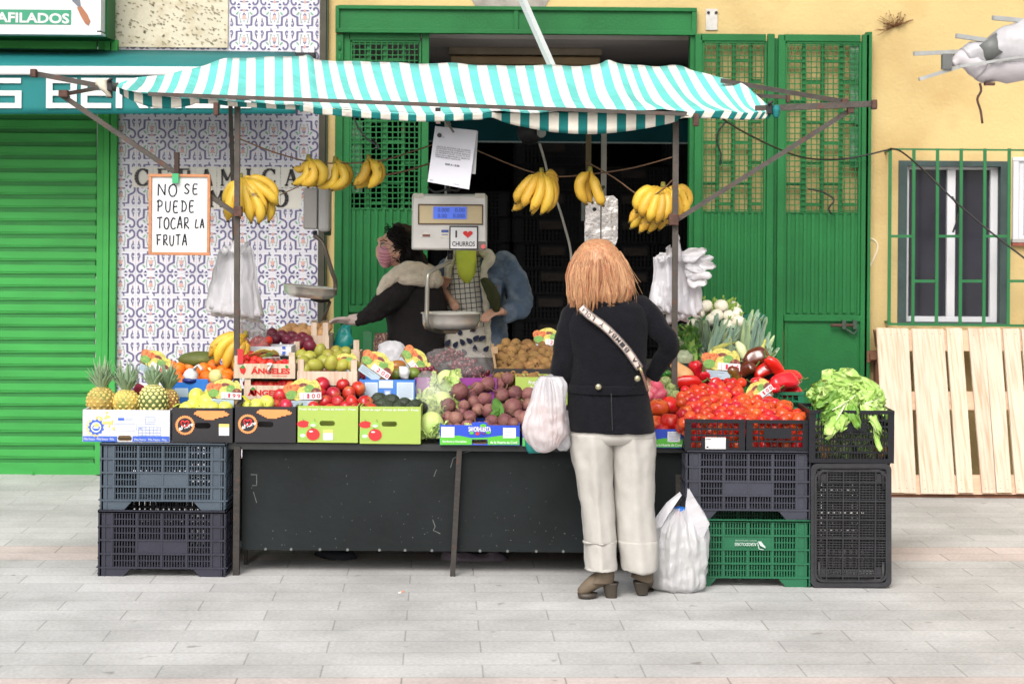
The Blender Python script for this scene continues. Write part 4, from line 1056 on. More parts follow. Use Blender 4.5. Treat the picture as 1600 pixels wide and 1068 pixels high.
# foreground end of another stall, white plastic wrapped round its bars
fo = thing('wrapped_stall_arm', 'white plastic and grey tape wrapped round bars that jut in at the upper corner', 'stall arm', P(1620, 110, 7.4))
YF = 7.4
q = M(); q.ptube([(1510, 88, YF, 14), (1525, 80, YF, 17), (1545, 82, YF, 22), (1575, 72, YF, 32), (1620, 68, YF, 44), (1680, 60, YF, 46)], 16, 4); q.rumple(.015, 14, seed=2); q.build('plastic_wrap', m_bag, fo)
q = M(); q.ptube([(1488, 100, YF, 7), (1500, 92, YF, 11), (1520, 98, YF, 16), (1535, 108, YF, 18)], 12, 4); q.ptube([(1522, 112, YF+.02, 14), (1540, 108, YF+.02, 22), (1580, 102, YF+.02, 26), (1640, 92, YF+.02, 28)], 14, 4); q.rumple(.012, 16, seed=5); q.build('plastic_wrap', mat('greyish_film', (206, 200, 204), .4, .1, 12, .2, 30, k=.75), fo)
q = M(); q.bar(P(1428, 84, YF-.05), P(1500, 81, YF), .016); q.bar(P(1494, 56, YF-.05), P(1560, 66, YF), .017); q.bar(P(1551, 28, YF-.05), P(1640, 36, YF), .017); q.bar(P(1436, 124, YF-.02), P(1520, 98, YF), .014); q.bar(P(1500, 104, YF-.06), P(1640, 82, YF-.06), .010)
q.build('bar', mat('grey_bar', (176, 178, 176), .5, .15, 20), fo)
q = M(); q.ptube([(1538, 64, YF-.005, 23), (1555, 88, YF-.005, 24)], 14, 2); q.use(0); q.pr(1473, 84, 1488, 108, YF-.03, .03); q.build('tape', mat('grey_tape', (110, 112, 110), .45, .2, 14, .2, 30), fo)
q = M(); q.tube([P(*a) for a in spline([(1531, 130, YF), (1533, 142, YF), (1527, 155, YF), (1532, 172, YF), (1535, 193, YF)], 3)], .005, 6); q.pr(1540, 129, 1555, 133, YF-.01, .03); q.build('rusty_hook', m_brown, fo)
# ================================================================ TABLE, CRATES, BOXES
random.seed(31)
m_tab = mat('dark_board', (34, 40, 42), .6, .3, 3, .15, 30, k=.55, spec=.2, rgb2=(52, 58, 58), thr=.72, soft=.03)
tb = thing('stall_table', 'long dark painted stall table with iron legs carrying the fruit boxes', 'table', P(715, 900, 9.1))
def zat(py, Y, px=600): return P(px, py, Y).z
TZ = zat(693, 9.0)-.004
xa, xb = P(357, 690, 9.05).x, P(1068, 690, 9.05).x
q = M(); q.b2(xa, xb, 9.02, 9.45, TZ-.03, TZ); q.b2(xa, xb, 9.45, 10.55, TZ-.03, TZ)
q.build('table_top', mat('dark_top', (44, 48, 48), .5, .2, 6), tb)
q = M()
for (ya, yb, z) in ((9.42, 9.78, .785), (9.78, 10.12, .878), (10.12, 10.5, .953)): q.b2(xa, xb, ya, yb, TZ, z)
q.b2(P(290, 640, 9.5).x, xa, 9.42, 10.3, .763, .785)
q.build('riser', mat('dark_riser', (40, 40, 42), .8, .2, 8), tb)
q = M(); q.pr(378, 699, 1066, 861, 9.075, .012); q.build('front_panel', m_tab, tb)
q = M(); random.seed(8)
for x in (415, 455, 500, 543, 593, 633, 675, 750, 793, 838, 880, 1010, 1045): q.disc(x, 857+(x-400)*.008, 9.074, 2.2, d=-.004, n=10)
for i in range(120):
    x, y = rnd(382, 1062), (rnd(700, 858) if random.random() < .4 else rnd(800, 858)); a = rnd(0, 3.14); L = rnd(.4, 1.6)
    q.bar(P(x, y, 9.074), P(x+cos(a)*L, y+sin(a)*L, 9.074), .0025, .0015, up=V((0, 1, 0)))
for pts in (((392, 741), (401, 741), (401, 758), (394, 758)), ((396, 768), (401, 785)), ((676, 811), (680, 822), (677, 828), (688, 833)), ((704, 730), (708, 716), (722, 708), (742, 702)), ((682, 733), (678, 744))):
    for a, b in zip(pts[:-1], pts[1:]): q.bar(P(*a, 9.074), P(*b, 9.074), .003, .0015, up=V((0, 1, 0)))
q.build('scuff_mark', mat('scuffs', (116, 120, 118), .8, .3, 40), tb)
m_leg = mat('leg_iron', (66, 62, 58), .6, .2, 16, .3, 60, metal=.2, rgb2=(100, 66, 58), thr=.66, soft=.1)
def leg(pts, w=.03):
    q = M()
    for a, b in zip(pts[:-1], pts[1:]): q.bar(P(*a), P(*b), w)
    q.build('leg', m_leg, tb)
leg([(371, 697, 9.02), (369, 902, 9.02)]); leg([(718, 700, 9.03), (707, 903, 9.03)], .025); leg([(1060, 700, 9.1), (1061, 904, 9.05)])
leg([(384, 697, 9.3), (384, zfoot(9.3)-2, 9.3)], .02)
for x in (372, 1050): leg([(x, 690, 10.45), (x, zfoot(10.45), 10.45)])
q = M(); q.pr(357, 694, 1068, 700, 9.03, .03); q.build('edge_rail', m_leg, tb)

# wooden pallet and rags stored underneath
m_wood = mat('raw_wood', (228, 208, 186), .8, .10, 4, .15, 9, k=.74, stretch=(9, .6, .45), rgb2=(210, 174, 144), thr=.60, soft=.12, orand=.07)
m_woodD = mat('old_wood', (150, 104, 78), .8, .2, 6, .3, 60, k=.6)
pu = thing('wooden_pallet', 'low wooden pallet lying in the dark under the stall table', 'pallet', P(715, 890, 9.8))
q = M()
for x in (575, 635, 815, 870): q.pr(x-14, 862, x+14, 884, 9.75, .5)
q.build('block', m_woodD, pu)
q = M(); q.pr(560, 856, 885, 862, 9.73, .9); q.pr(560, 880, 885, 883.5, 9.74, .1); q.build('deck', m_woodD, pu)
for (a, b, lb, c) in ((492, 556, 'crumpled dark plastic sheet on the paving under the table', (52, 54, 62)), (690, 792, 'faded mauve cloth bundle under the middle leg of the table', (150, 136, 150))):
    q = M(); q.prof([(862, a+6, b-8, .03), (872, a, b, .06), (884, a+4, b-2, .06)] if a > 600 else [(858, a+10, b-4, .03), (864, a, b, .06), (872, a+24, b, .06)], 9.5, n=30, sub=4); q.rumple(.02, 14, ridged=True)
    q.build('cloth_bundle' if a > 600 else 'plastic_sheet', mat('under_'+str(a), c, .8, .2, 20, .3, 50, k=.6), label=lb, cat='cloth' if a > 600 else 'plastic sheet')

# ---- plastic crates
def crate_mesh(w, d, h, nx, rows, arch=True, panel=None, slat=.5, rim=.014, groups=4, th=.012, solidbase=True):
    """box crate at origin, front face at y=0, bottom z=0: rails, slats and corner posts"""
    q = M()
    def wall(f, L, nn, arch_, panel_):
        # f maps (s along, z, t depth inwards) to a point; build boxes as prisms
        def bx(s0, s1, z0, z1, t0, t1):
            vs = [f(s, z, t) for s in (s0, s1) for t in (t0, t1) for z in (z0, z1)]
            q.add(vs, [(0, 1, 3, 2), (4, 6, 7, 5), (0, 4, 5, 1), (2, 3, 7, 6), (0, 2, 6, 4), (1, 5, 7, 3)], False)
        c = L*.105
        foot = h*.14 if arch_ else h*.05
        bx(0, c, 0, h, .002, th); bx(L-c, L, 0, h, .002, th)
        # rails
        zs = [foot+(h*.97-foot)*i/rows for i in range(rows+1)]
        for i, z in enumerate(zs):
            bx(0, L, z-.004, z+.004, -.006, th)
        bx(0, L, h-.012, h, -.006, th)
        bx(0, L, 0, .006, -.004, th) if not arch_ else None
        for s_ in (0, c*.42): bx(s_, s_+.005, 0, h, -.004, th)
        for s_ in (L-.005, L-c*.42): bx(s_, s_+.005, 0, h, -.004, th)
        if arch_:
            # sloped foot ends, open in the middle
            for (s0, s1, s2) in ((0, L*.19, L*.26), (L, L*.81, L*.74)):
                vs = [f(s0, 0, 0), f(s1, 0, 0), f(s2, foot, 0), f(s0, foot, 0), f(s0, 0, th), f(s1, 0, th), f(s2, foot, th), f(s0, foot, th)]
                q.add(vs, [(0, 1, 2, 3), (7, 6, 5, 4), (0, 4, 5, 1), (1, 5, 6, 2), (2, 6, 7, 3), (3, 7, 4, 0)], False)
        for g in range(groups+1):
            s_ = c+(L-2*c)*g/groups; bx(s_-.004, s_+.004, foot, h, -.004, th)
        for i in range(rows):
            z0, z1 = zs[i], zs[i+1]; zm = (z0+z1)/2
            if panel_ and i == panel_[2]:
                p0, p1 = c+(L-2*c)*panel_[0], c+(L-2*c)*panel_[1]; bx(p0, p1, z0, z1, -.001, th)
            else: p0 = p1 = -1
            step = (L-2*c)/nn
            for k in range(nn):
                s0 = c+step*k
                if p0 <= s0+step/2 <= p1: continue
                bx(s0+step*(1-slat)/2, s0+step*(1+slat)/2, z0, z1, .002, th-.003)
            bx(c, L-c, zm-.0022, zm+.0022, .001, th-.002)
    wall(lambda s, z, t: V((s-w/2, t, z)), w, nx, arch, panel)
    wall(lambda s, z, t: V((w/2-s, d-t, z)), w, nx, arch, None)
    ns = int(nx*d/w)
    wall(lambda s, z, t: V((-w/2+t, d-s, z)), d, ns, False, None)
    wall(lambda s, z, t: V((w/2-t, s, z)), d, ns, False, None)
    if solidbase:
        n = 12; zb = h*.14 if arch else .01
        for i in range(n+1): q.box((-w/2+w*i/n, d/2, zb), (w/n*.5, d-.01, .006))
        for i in range(7): q.box((0, d*i/6*.98+.01, zb+.001), (w-.01, d/7*.35, .008))
    return q
def crate(px0, px1, py0, py1, Y, depth, nx, rows, m, label, group=None, parts=None, **kw):
    c = P((px0+px1)/2, py1, Y); t = thing('plastic_crate', label, 'crate', c, group)
    q = crate_mesh((px1-px0)*S(Y), depth, (py1-py0)*S(Y), nx, rows, **kw)
    q.v = [v+c for v in q.v]
    q.build('crate_body', m, t)
    return t
m_cBlue = mat('slate_crate', (84, 98, 112), .45, .12, 5, .05, 60, k=.62)
m_cDark = mat('navy_black_crate', (50, 51, 66), .42, .15, 5, .05, 60, k=.68)
m_cGrey = mat('charcoal_crate', (68, 70, 84), .42, .15, 5, .05, 60, k=.62)
m_cGreen = mat('green_crate', (34, 112, 76), .42, .12, 5, .05, 60, k=.70)
m_cBlack = mat('black_crate', (30, 31, 38), .45, .2, 7, .05, 60, k=.7, spec=.3)
crate(157, 351, 692, 796, 8.97, .4, 36, 4, m_cBlue, 'slate blue plastic crate on top of the dark one, under the pineapple box', 'crates stacked beside the table', panel=(.25, .75, 1), slat=.35)
crate(154, 351, 797, 901, 8.96, .4, 36, 4, m_cDark, 'near black plastic crate on the paving under the slate blue crate', 'crates stacked beside the table', panel=(.25, .75, 1), slat=.4)
cL = crate(1072, 1265, 704, 811, 8.83, .4, 36, 4, m_cGrey, 'charcoal plastic crate between the tomato crates and the green crate', None, panel=(.25, .75, 1), slat=.35)
cG = crate(1071, 1265, 811, 916, 8.82, .4, 36, 4, m_cGreen, 'green plastic crate upside down on the paving beside the white shopping bag', None, panel=(.25, .75, 2), slat=.45)
q = M(); Yq = 8.805
o = P(1182, 847.2, Yq); q.text('AGRODOLORES', o, V((-34*S(Yq), 0, 0)), V((0, 0, -5.2*S(Yq))), .02)
o = P(1182, 843.2, Yq); q.text('PRODUCTOS HORTOFRUTICOLAS', o, V((-33*S(Yq), 0, 0)), V((0, 0, -1.8*S(Yq))))
q.ppoly([(1184, 845), (1189, 845), (1196, 854), (1196, 856), (1188, 852)], Yq, .001); q.ppoly([(1183, 847), (1184.3, 847), (1186.5, 856.5), (1193, 857.5), (1193, 858.6), (1185.5, 857.6)], Yq, .001)
q.build('printed_text', mat('print_white', (206, 222, 214), .6), cG)
# crates under the left boxes' back (seen edge-on between stack and table)
# upright crate, its underside facing the street
uc = thing('plastic_crate', 'black plastic crate standing on end, ribbed base facing out, under the lettuce', 'crate', P(1330, 918, 8.80))
q = M(); Yu = 8.80
def rr(x0, y0, x1, y1, r, n=5):
    pts = []
    for (cx, cy, a0) in ((x1-r, y1-r, 0), (x0+r, y1-r, 90), (x0+r, y0+r, 180), (x1-r, y0+r, 270)):
        for i in range(n+1): a = radians(a0+90*i/n); pts.append((cx+r*cos(a), cy+r*sin(a)))
    return pts
def ringp(o, i, Y, d):
    n = len(o); vs = [P(x, y, Y) for x, y in o]+[P(x, y, Y) for x, y in i]; dv = V((0, d, 0)); vs += [v+dv for v in vs]
    q.add(vs, [(k, (k+1) % n, n+(k+1) % n, n+k) for k in range(n)]+[(2*n+k, 3*n+k, 3*n+(k+1) % n, 2*n+(k+1) % n) for k in range(n)]+
          [(k, 2*n+k, 2*n+(k+1) % n, (k+1) % n) for k in range(n)]+[(n+k, n+(k+1) % n, 3*n+(k+1) % n, 3*n+k) for k in range(n)], False)
X0, X1, Y0, Y1 = 1267, 1393, 724, 917
ringp(rr(X0, Y0, X1, Y1, 10), rr(X0+8, Y0+7, X1-8, Y1-7, 6), Yu, .02)
ringp(rr(X0, Y0, X1, Y1, 10), rr(X0+2, Y0+2, X1-2, Y1-2, 9), Yu+.02, .25)
ringp(rr(X0+6, Y0+10, X1-6, Y1-8, 14), rr(X0+9, Y0+13, X1-9, Y1-11, 12), Yu-.006, .012)
for i in range(1, 5): q.pr(lerp(X0, X1, i/5)-1, Y0+10, lerp(X0, X1, i/5)+1, Y1-8, Yu-.004, .02)
for i in range(1, 7): q.pr(X0+6, lerp(Y0, Y1, i/6.6)-1, X1-6, lerp(Y0, Y1, i/6.6)+1, Yu-.003, .02)
for i in range(46): y = lerp(Y0+8, Y1-8, i/45); q.pr(X0+7, y-.9, X1-7, y+.9, Yu+.008, .004)
for i in range(22): x = lerp(X0+9, X1-9, i/21); q.pr(x-.7, Y0+8, x+.7, Y1-8, Yu+.013, .004)
for (sx, sy) in ((X0+12, Y0+14), (X1-12, Y0+14), (X0+12, Y1-14), (X1-12, Y1-14)):
    kx, ky = (1 if sx < 1330 else -1), (1 if sy < 820 else -1)
    for rr_ in (8, 12): q.tube([P(sx+kx*24, sy-ky*(6-rr_*.3), Yu-.002), P(sx+kx*6, sy-ky*(6-rr_*.3), Yu-.002), P(sx-kx*(3-rr_*.4), sy+ky*4, Yu-.002), P(sx-kx*(3-rr_*.4), sy+ky*26, Yu-.002)], .0045, 5)
    q.pr(min(sx+kx*2, sx+kx*14), min(sy+ky*2, sy+ky*16), max(sx+kx*2, sx+kx*14), max(sy+ky*2, sy+ky*16), Yu+.004, .006)
q.build('crate_body', mat('dusty_black_crate', (50, 50, 54), .5, .25, 14, .1, 60, k=.66), uc)

# open black crates holding tomatoes / lettuce
def bigcrate(px0, px1, py0, py1, Y, depth, cols, rws, label, handle=None, tag_=None, m=m_cBlack, rowh=None):
    c = P((px0+px1)/2, py1, Y); t = thing('plastic_crate', label, 'crate', c); w, h = (px1-px0)*S(Y), (py1-py0)*S(Y)
    q = M()
    def bx(x0, x1, z0, z1, y0, y1): q.b2(c.x+x0, c.x+x1, Y+y0, Y+y1, c.z+z0, c.z+z1)
    for yy in (0, depth-.012):
        bx(-w/2, w/2, h-.016, h, yy-.004, yy+.016); bx(-w/2, w/2, 0, .02, yy, yy+.012)
        for s_ in (-w/2, w/2-.03): bx(s_, s_+.03, .02, h-.016, yy, yy+.012)
        for i in range(1, rws): z = .02+(h-.036)*i/rws; bx(-w/2+.03, w/2-.03, z-.004, z+.004, yy-.001, yy+.010)
        for i in range(1, cols): x = -w/2+.03+(w-.06)*i/cols; bx(x-.0028, x+.0028, .02, h-.016, yy+.002, yy+.009)
    for xx in (-w/2, w/2-.012):
        bx(xx, xx+.012, h-.016, h, .016, depth-.016); bx(xx, xx+.012, 0, .02, .012, depth-.012)
        for i in range(1, rws): z = .02+(h-.036)*i/rws; bx(xx+.001, xx+.011, z-.004, z+.004, .012, depth-.012)
        n = int(cols*depth/w)
        for i in range(0, n+1): y = .012+(depth-.03)*i/n; bx(xx+.002, xx+.009, .02, h-.016, y, y+.007)
    bx(-w/2, w/2, .001, .008, .002, depth-.002)
    if handle:
        a, b, z0, z1 = handle; bx(-w/2+w*a, -w/2+w*b, h*z0, h*z1, -.003, .009)
    q.build('crate_body', m, t)
    if tag_:
        q = M(); q.pr(*tag_[:4], Y-.008, .004); q.use(1); q.pr(tag_[0]+1.5, tag_[1]+2.5, tag_[0]+9, tag_[1]+3.3, Y-.0095, .001); q.pr(tag_[0]+2, tag_[3]-4, tag_[0]+5, tag_[3]-2, Y-.0095, .001)
        q.build('label_card', [m_white, m_cable], t)
    return t
bigcrate(1070, 1164, 655, 706, 8.84, .38, 9, 4, 'black open crate of tomatoes with a small white card on its side', handle=(.28, .74, .05, .42), tag_=(1102, 683, 1134, 701))
bigcrate(1166, 1264, 656, 705, 8.84, .38, 8, 4, 'black open crate of tomatoes without a card, next to the lettuce crate', handle=(.28, .72, .42, .74))
bigcrate(1264, 1397, 641, 723, 8.80, .36, 24, 7, 'tall black crate full of lettuce on the upended crate', handle=(.38, .66, .60, .78))
bigcrate(1188, 1256, 612, 642, 9.62, .3, 6, 2, 'small green crate behind the tomatoes holding the red peppers', m=mat('green_crate_b', (40, 128, 92), .42, .1, k=.7))
# contents hidden supports for right-hand heap: risers on the charcoal crate
q = M(); cz = P(1165, 704, 9).z
q.b2(P(1072, 700, 9).x+.01, P(1262, 700, 9).x-.02, 9.27, 10.3, 0, cz); q.b2(P(1090, 700, 9).x, P(1250, 700, 9).x, 9.62, 10.3, cz, P(1160, 643, 9.62).z-.004)
q.build('support_crates', m_cBlack, label='dark stacked supports behind the tomato crates', cat='crate stand')

# ---- cardboard boxes
m_card = mat('brown_card', (176, 146, 112), .85, .1, 9, .1, 60)
def cbox(px0, px1, py0, py1, Y, depth, m, label, slot=None, name='cardboard_box', inner=m_card, group=None, cat='box'):
    """open cardboard tray; slot (x0,x1,y0,y1) is a real hand hole in the front"""
    c = P((px0+px1)/2, py1, Y); t = thing(name, label, cat, c, group); q = M(); th = .006
    w, h = (px1-px0)*S(Y), (py1-py0)*S(Y)
    def bx(x0, x1, z0, z1, y0, y1): q.b2(c.x+x0, c.x+x1, Y+y0, Y+y1, c.z+z0, c.z+z1)
    if slot:
        a, b = (slot[0]-(px0+px1)/2)*S(Y), (slot[1]-(px0+px1)/2)*S(Y); z1, z0 = (py1-slot[2])*S(Y), (py1-slot[3])*S(Y)
        z0 = max(z0, .0)
        bx(-w/2, a, 0, h, 0, th); bx(b, w/2, 0, h, 0, th); bx(a, b, z1, h, 0, th)
        if z0 > .001: bx(a, b, 0, z0, 0, th)
        # rounded ends
        rz = (z1-z0)/2
        for s_, xx in ((1, a), (-1, b)):
            for zz, e in ((z0, 1), (z1, -1)):
                q.ext([V((c.x+xx, Y, c.z+zz)), V((c.x+xx+s_*rz*.8, Y, c.z+zz)), V((c.x+xx+s_*rz*.25, Y, c.z+zz+e*rz*.25)), V((c.x+xx, Y, c.z+zz+e*rz*.8))], (0, th, 0))
    else: bx(-w/2, w/2, 0, h, 0, th)
    bx(-w/2, w/2, 0, h, depth-th, depth)
    q.use(0); bx(-w/2, -w/2+th, 0, h, th, depth-th); bx(w/2-th, w/2, 0, h, th, depth-th)
    q.use(1); bx(-w/2+th, w/2-th, .001, th, th, depth-th)
    q.build('box_body', [m, inner], t)
    return t
m_boxW = mat('print_white_card', (232, 235, 242), .55, .03, 4, k=.70)
m_boxK = mat('print_black_card', (44, 42, 46), .5, .12, 5, k=.72)
m_boxL = mat('print_lime_card', (186, 212, 100), .5, .05, 4, k=.66)
m_boxB = mat('print_blue_card', (44, 84, 214), .45, .06, 5, k=.76)
m_gr = mat('print_green', (96, 200, 62), .45, .05, k=.76)
m_or = mat('print_orange', (244, 156, 92), .6, .06, k=.8)
m_pb = mat('print_mid_blue', (70, 110, 214), .5, .05, k=.76)
m_py = mat('print_yellow', (240, 214, 120), .5, .1, 30, k=.8)
m_pr = mat('print_red', (222, 52, 56), .45, .06, k=.8)
m_pw = mat('print_pale', (240, 242, 240), .5, .02, k=.8)
Yf = 9.0
b = cbox(129, 265, 640, 690, Yf, .36, m_boxW, 'white and blue cardboard box of pineapples at the end of the stall', (184, 206, 680, 688.6))
q = M(); Yk = Yf-.0015
q.use(0); q.pr(129.5, 681, 183, 689.5, Yk, .001); q.pr(207, 681, 264.5, 689.5, Yk, .001)
n = 11
q.ppoly([(150+(13 if i % 2 else 10.5)*cos(2*pi*i/(2*n)), 667+(13 if i % 2 else 10.5)*sin(2*pi*i/(2*n))*1.0) for i in range(2*n)], Yk-.001, .001)
q.use(3).disc(150, 667, Yk-.002, 8, d=.001); q.use(0).disc(150, 668, Yk-.003, 6, 5, d=.001); q.use(1).disc(151, 664, Yk-.004, 4, 3, d=.001); q.use(3).pr(146, 666.5, 154, 669, Yk-.004, .001)
q.use(1); random.seed(2)
for i in range(26):
    a = rnd(-1.5, .1); rr2 = rnd(12, 30); x, y = 150+cos(a)*rr2*.95, 667+sin(a)*rr2*.95
    if y > 644 and x < 180: q.disc(x, y, Yk-.0004-.00002*i, rnd(2, 3.4), rnd(1.2, 2.), d=.001, n=7, ang=rnd(-60, 10))
for i in range(9):
    a = lerp(1.4, 4.0, i/8); q.disc(150+cos(a)*14, 667+sin(a)*13, Yk-.0004-.00002*i, 2.4, 1.6, d=.0005, n=7, ang=math.degrees(a))
q.use(2)
for i in range(7): q.pr(216+i*5.8, 667, 216.5+i*5.8, 680, Yk, .001)
for i in range(4): q.pr(216, 667+i*4.2, 251.3, 667.6+i*4.2, Yk, .001)
q.pr(216, 667, 221, 669.5, Yk-.001, .001)
for i in range(4): q.pr(227, 651+i*3.6, 242, 651.5+i*3.6, Yk, .001)
q.pr(227, 651, 227.4, 663, Yk, .001); q.pr(242, 651, 242.4, 663, Yk, .001)
q.pr(178, 662, 213, 662.4, Yk, .001); q.pr(178, 672, 213, 672.4, Yk, .001); q.pr(178, 662, 178.4, 672, Yk, .001); q.pr(213, 662, 213.4, 672, Yk, .001)
q.use(0); q.pr(184.5, 652.5, 194, 656.5, Yk, .001); q.use(2); q.pr(196, 653, 209, 653.5, Yk, .001); q.pr(196, 655, 207, 655.5, Yk, .001)
q.use(3); q.ptext('Piña fresca · Piña fresca · Piña', 131, 683, 178, 687, Yk-.001); q.ptext('Piña fresca · Piña fresca · Piña', 210, 684.5, 260, 688, Yk-.001)
q.build('printed_design', [m_pb, m_py, mat('print_faint_blue', (150, 168, 222), .5, k=.8), m_pw], b)

def blackbox(x0, x1, y0, y1, label, sticker):
    b = cbox(x0, x1, y0, y1, Yf+.002, .36, m_boxK, label, (x0+35, x0+60, y0+23, y0+32))
    q = M(); cx, cy = x0+20, y0+27; Yk = Yf
    q.use(0); n = 26
    q.ppoly([(cx+(15.6 if i % 2 else 14.3)*cos(2*pi*i/(2*n)), cy+(15.6 if i % 2 else 14.3)*sin(2*pi*i/(2*n))) for i in range(2*n)], Yk, .001)
    q.use(1).disc(cx, cy, Yk-.001, 11.4, d=.001, n=26)
    q.use(2)
    for s_ in (-1, 1): q.tube([P(cx+a*1., cy+c2, Yk-.0015) for a, c2 in spline([(-1+s_*0, 3), (s_*5, -1), (s_*5.4, -5.5), (s_*2.5, -6.4), (0, -3.5)], 3)], .0045, 4)
    q.use(3); o = P(cx-9, cy+8.5, Yk-.003); q.text('aMore', o, P(cx+13, cy+1, Yk-.003)-o, P(cx-9.6, cy+2, Yk-.003)-o, .03)
    q.use(0)
    for i in range(7):
        y = y0+4.5+i*2; xs = x0+34+[4, 1, 0, 4, 8, 12, 16][i]; xe = x0+86+[-4, 0, 3, 1, -6, -14, -20][i]
        q.pr(xs, y, xe, y+2.05, Yk-.0002*i, .001)
    if sticker: q.use(3).pr(x1-21, y0+25, x1-5, y0+43, Yk-.001, .001); q.use(4).pr(x1-21, y0+25, x1-5, y0+30, Yk-.002, .001)
    q.build('printed_design', [m_or, m_boxK, m_pr, m_pw, m_py], b)
    return b
blackbox(269, 363, 637, 691, 'black cardboard box of yellow apples with orange ring logo and white sticker', True)
blackbox(367, 462, 635, 691, 'black cardboard box with orange ring logo below the strawberry crates', False)
def limebox(x0, x1, y0, y1, label, sticker):
    b = cbox(x0, x1, y0, y1, Yf, .36, m_boxL, label, (x0+34, x0+58, y0+23, y0+31))
    q = M(); Yk = Yf-.0015
    q.use(0); q.ptext('Fruta de aqui · Frutas de Aragón · Fruta', x0+3, y0+3, x1-3, y0+7, Yk, .02)
    q.use(1); q.disc(x0+9, y0+28, Yk, 10, 5.5, d=.001); q.use(2); q.disc(x0+9, y0+44, Yk-.0004, 8.5, 8, d=.001); q.disc(x0+24, y0+29, Yk-.0006, 7.5, 5, d=.001)
    q.use(0); q.disc(x0+8, y0+46, Yk-.0012, 4, 2.5, d=.0005); q.disc(x0+24, y0+30, Yk-.0012, 4, 1.8, d=.0005)
    q.use(1); q.disc(x0+24, y0+44, Yk-.002, 10.5, 9.3, d=.001, n=22); q.use(0); q.disc(x0+21, y0+39.5, Yk-.003, 3.2, 1.2, d=.001); q.use(3); q.bar(P(x0+24, y0+38, Yk-.003), P(x0+21, y0+31, Yk-.003), .002, .001)
    for xx, yy in ((x0+2, y0+20), (x0+20, y0+20)): q.bar(P(xx+8, yy+4, Yk-.003), P(xx+6, yy, Yk-.003), .003, .001)
    if sticker: q.use(0).pr(x0+40, y0+37, x0+55, y0+53, Yk, .001); q.use(4).pr(x0+40, y0+37, x0+55, y0+42, Yk-.001, .001)
    q.build('printed_design', [m_pw, m_pr, mat('print_apple_green', (160, 206, 96), .45, k=.8), m_boxK, m_py], b)
limebox(465, 559, 634, 691, 'lime green box of red apples with a white sticker and apple picture', True)
limebox(562, 657, 635, 693, 'lime green box of avocados with an apple picture and no sticker', False)
def bluebox(x0, x1, y0, y1, label):
    b = cbox(x0, x1, y0, y1, Yf-.01, .36, m_boxB, label, (x0+50, x0+75, y1-8.5, y1-1.6))
    q = M(); Yk = Yf-.0115
    q.use(0); w = x1-x0
    q.ppoly([(x0+.5, y1-14), (x0+30, y1-15), (x0+50, y1-11), (x0+50, y1-.6), (x0+.5, y1-.6)], Yk, .001); q.ppoly([(x0+50, y1-11), (x0+75, y1-12), (x0+75, y1-9), (x0+50, y1-9)], Yk, .001)
    q.ppoly([(x0+75, y1-12), (x0+95, y1-15), (x1-.5, y1-13), (x1-.5, y1-.6), (x0+75, y1-.6)], Yk, .001)
    q.use(3); q.ppoly([(x0+50, y0), (x0+51, y0-4), (x0+54, y0-5), (x0+71, y0-5), (x0+74, y0-4), (x0+75, y0)], Yk+.002, .006)
    q.use(1); q.pr(x0+2.5, y0+2.5, x0+23, y0+19, Yk-.001, .001); q.pr(x0+99, y0+4, x0+119, y0+20, Yk-.001, .001)
    q.ptext('SAVORHUERTA', x0+45, y0+2, x0+80, y0+10, Yk-.002, .03)
    q.ptext('Verduras y Hortalizas', x0+4, y1-7.5, x0+42, y1-3.5, Yk-.002, .02); q.ptext('de la Huerta de Conil', x0+79, y1-6.5, x0+121, y1-2.5, Yk-.002, .02)
    q.use(0); q.disc(x0+68, y0+.5, Yk-.002, 5, 2.6, d=.001); q.disc(x0+76, y0+11.5, Yk-.0025, 4, 2, d=.001); q.disc(x0+50, y0+12, Yk-.0025, 3.5, 2.2, d=.001)
    q.use(2); q.disc(x0+59, y0+13, Yk-.003, 3, 2.6, d=.001); q.bar(P(x0+64, y0+11, Yk-.003), P(x0+72, y0+14, Yk-.003), .008, .001)
    q.use(4)
    for i in range(6): q.pr(x0+4, y0+4+i*2.4, x0+21, y0+4.4+i*2.4, Yk-.0025, .001); q.pr(x0+101, y0+6+i*2.2, x0+115, y0+6.4+i*2.2, Yk-.0025, .001)
    q.build('printed_design', [m_gr, m_pw, m_pr, m_boxB, MATS['print_faint_blue']], b)
bluebox(687, 812, 664, 695, 'blue and green vegetable box under the beets, fully in view')
bluebox(816, 941, 667, 697, 'blue and green box mostly hidden behind the white bag and the customer')
bluebox(944, 1068, 670, 699, 'blue and green box under the large tomatoes, next to the black crates')
# second tier
b = cbox(270, 338, 597, 640, 9.44, .22, mat('bright_blue_card', (44, 128, 220), .5, .06, k=.78), 'bright blue box of oranges behind the yellow apples'); q = M(); q.pr(273, 606, 294, 620, 9.438, .001); q.use(1).pr(300, 592, 325, 597, 9.439, .006); q.build('label', [mat('label_pale', (190, 214, 230), .5, k=.8), MATS['bright_blue_card']], b)
b = cbox(561, 648, 593, 628, 9.44, .25, mat('mid_blue_card', (74, 136, 222), .5, .06, k=.78), 'light blue and white printed box under the mangoes'); q = M()
for r_ in ((570, 597, 590, 624), (620, 597, 646, 624), (592, 594, 614, 606)): q.pr(*r_, 9.438, .001)
q.use(1)
for i in range(7):
    q.pr(572, 600+i*3.2, 588, 600.5+i*3.2, 9.4365, .001); q.pr(622, 600+i*3.2, 644, 600.5+i*3.2, 9.4365, .001)
q.pr(600, 609, 611, 618, 9.4372, .001); q.use(0).pr(602, 611, 609, 616, 9.436, .001)
q.build('label', [mat('label_pale2', (216, 230, 240), .5, k=.8), MATS['print_faint_blue']], b)
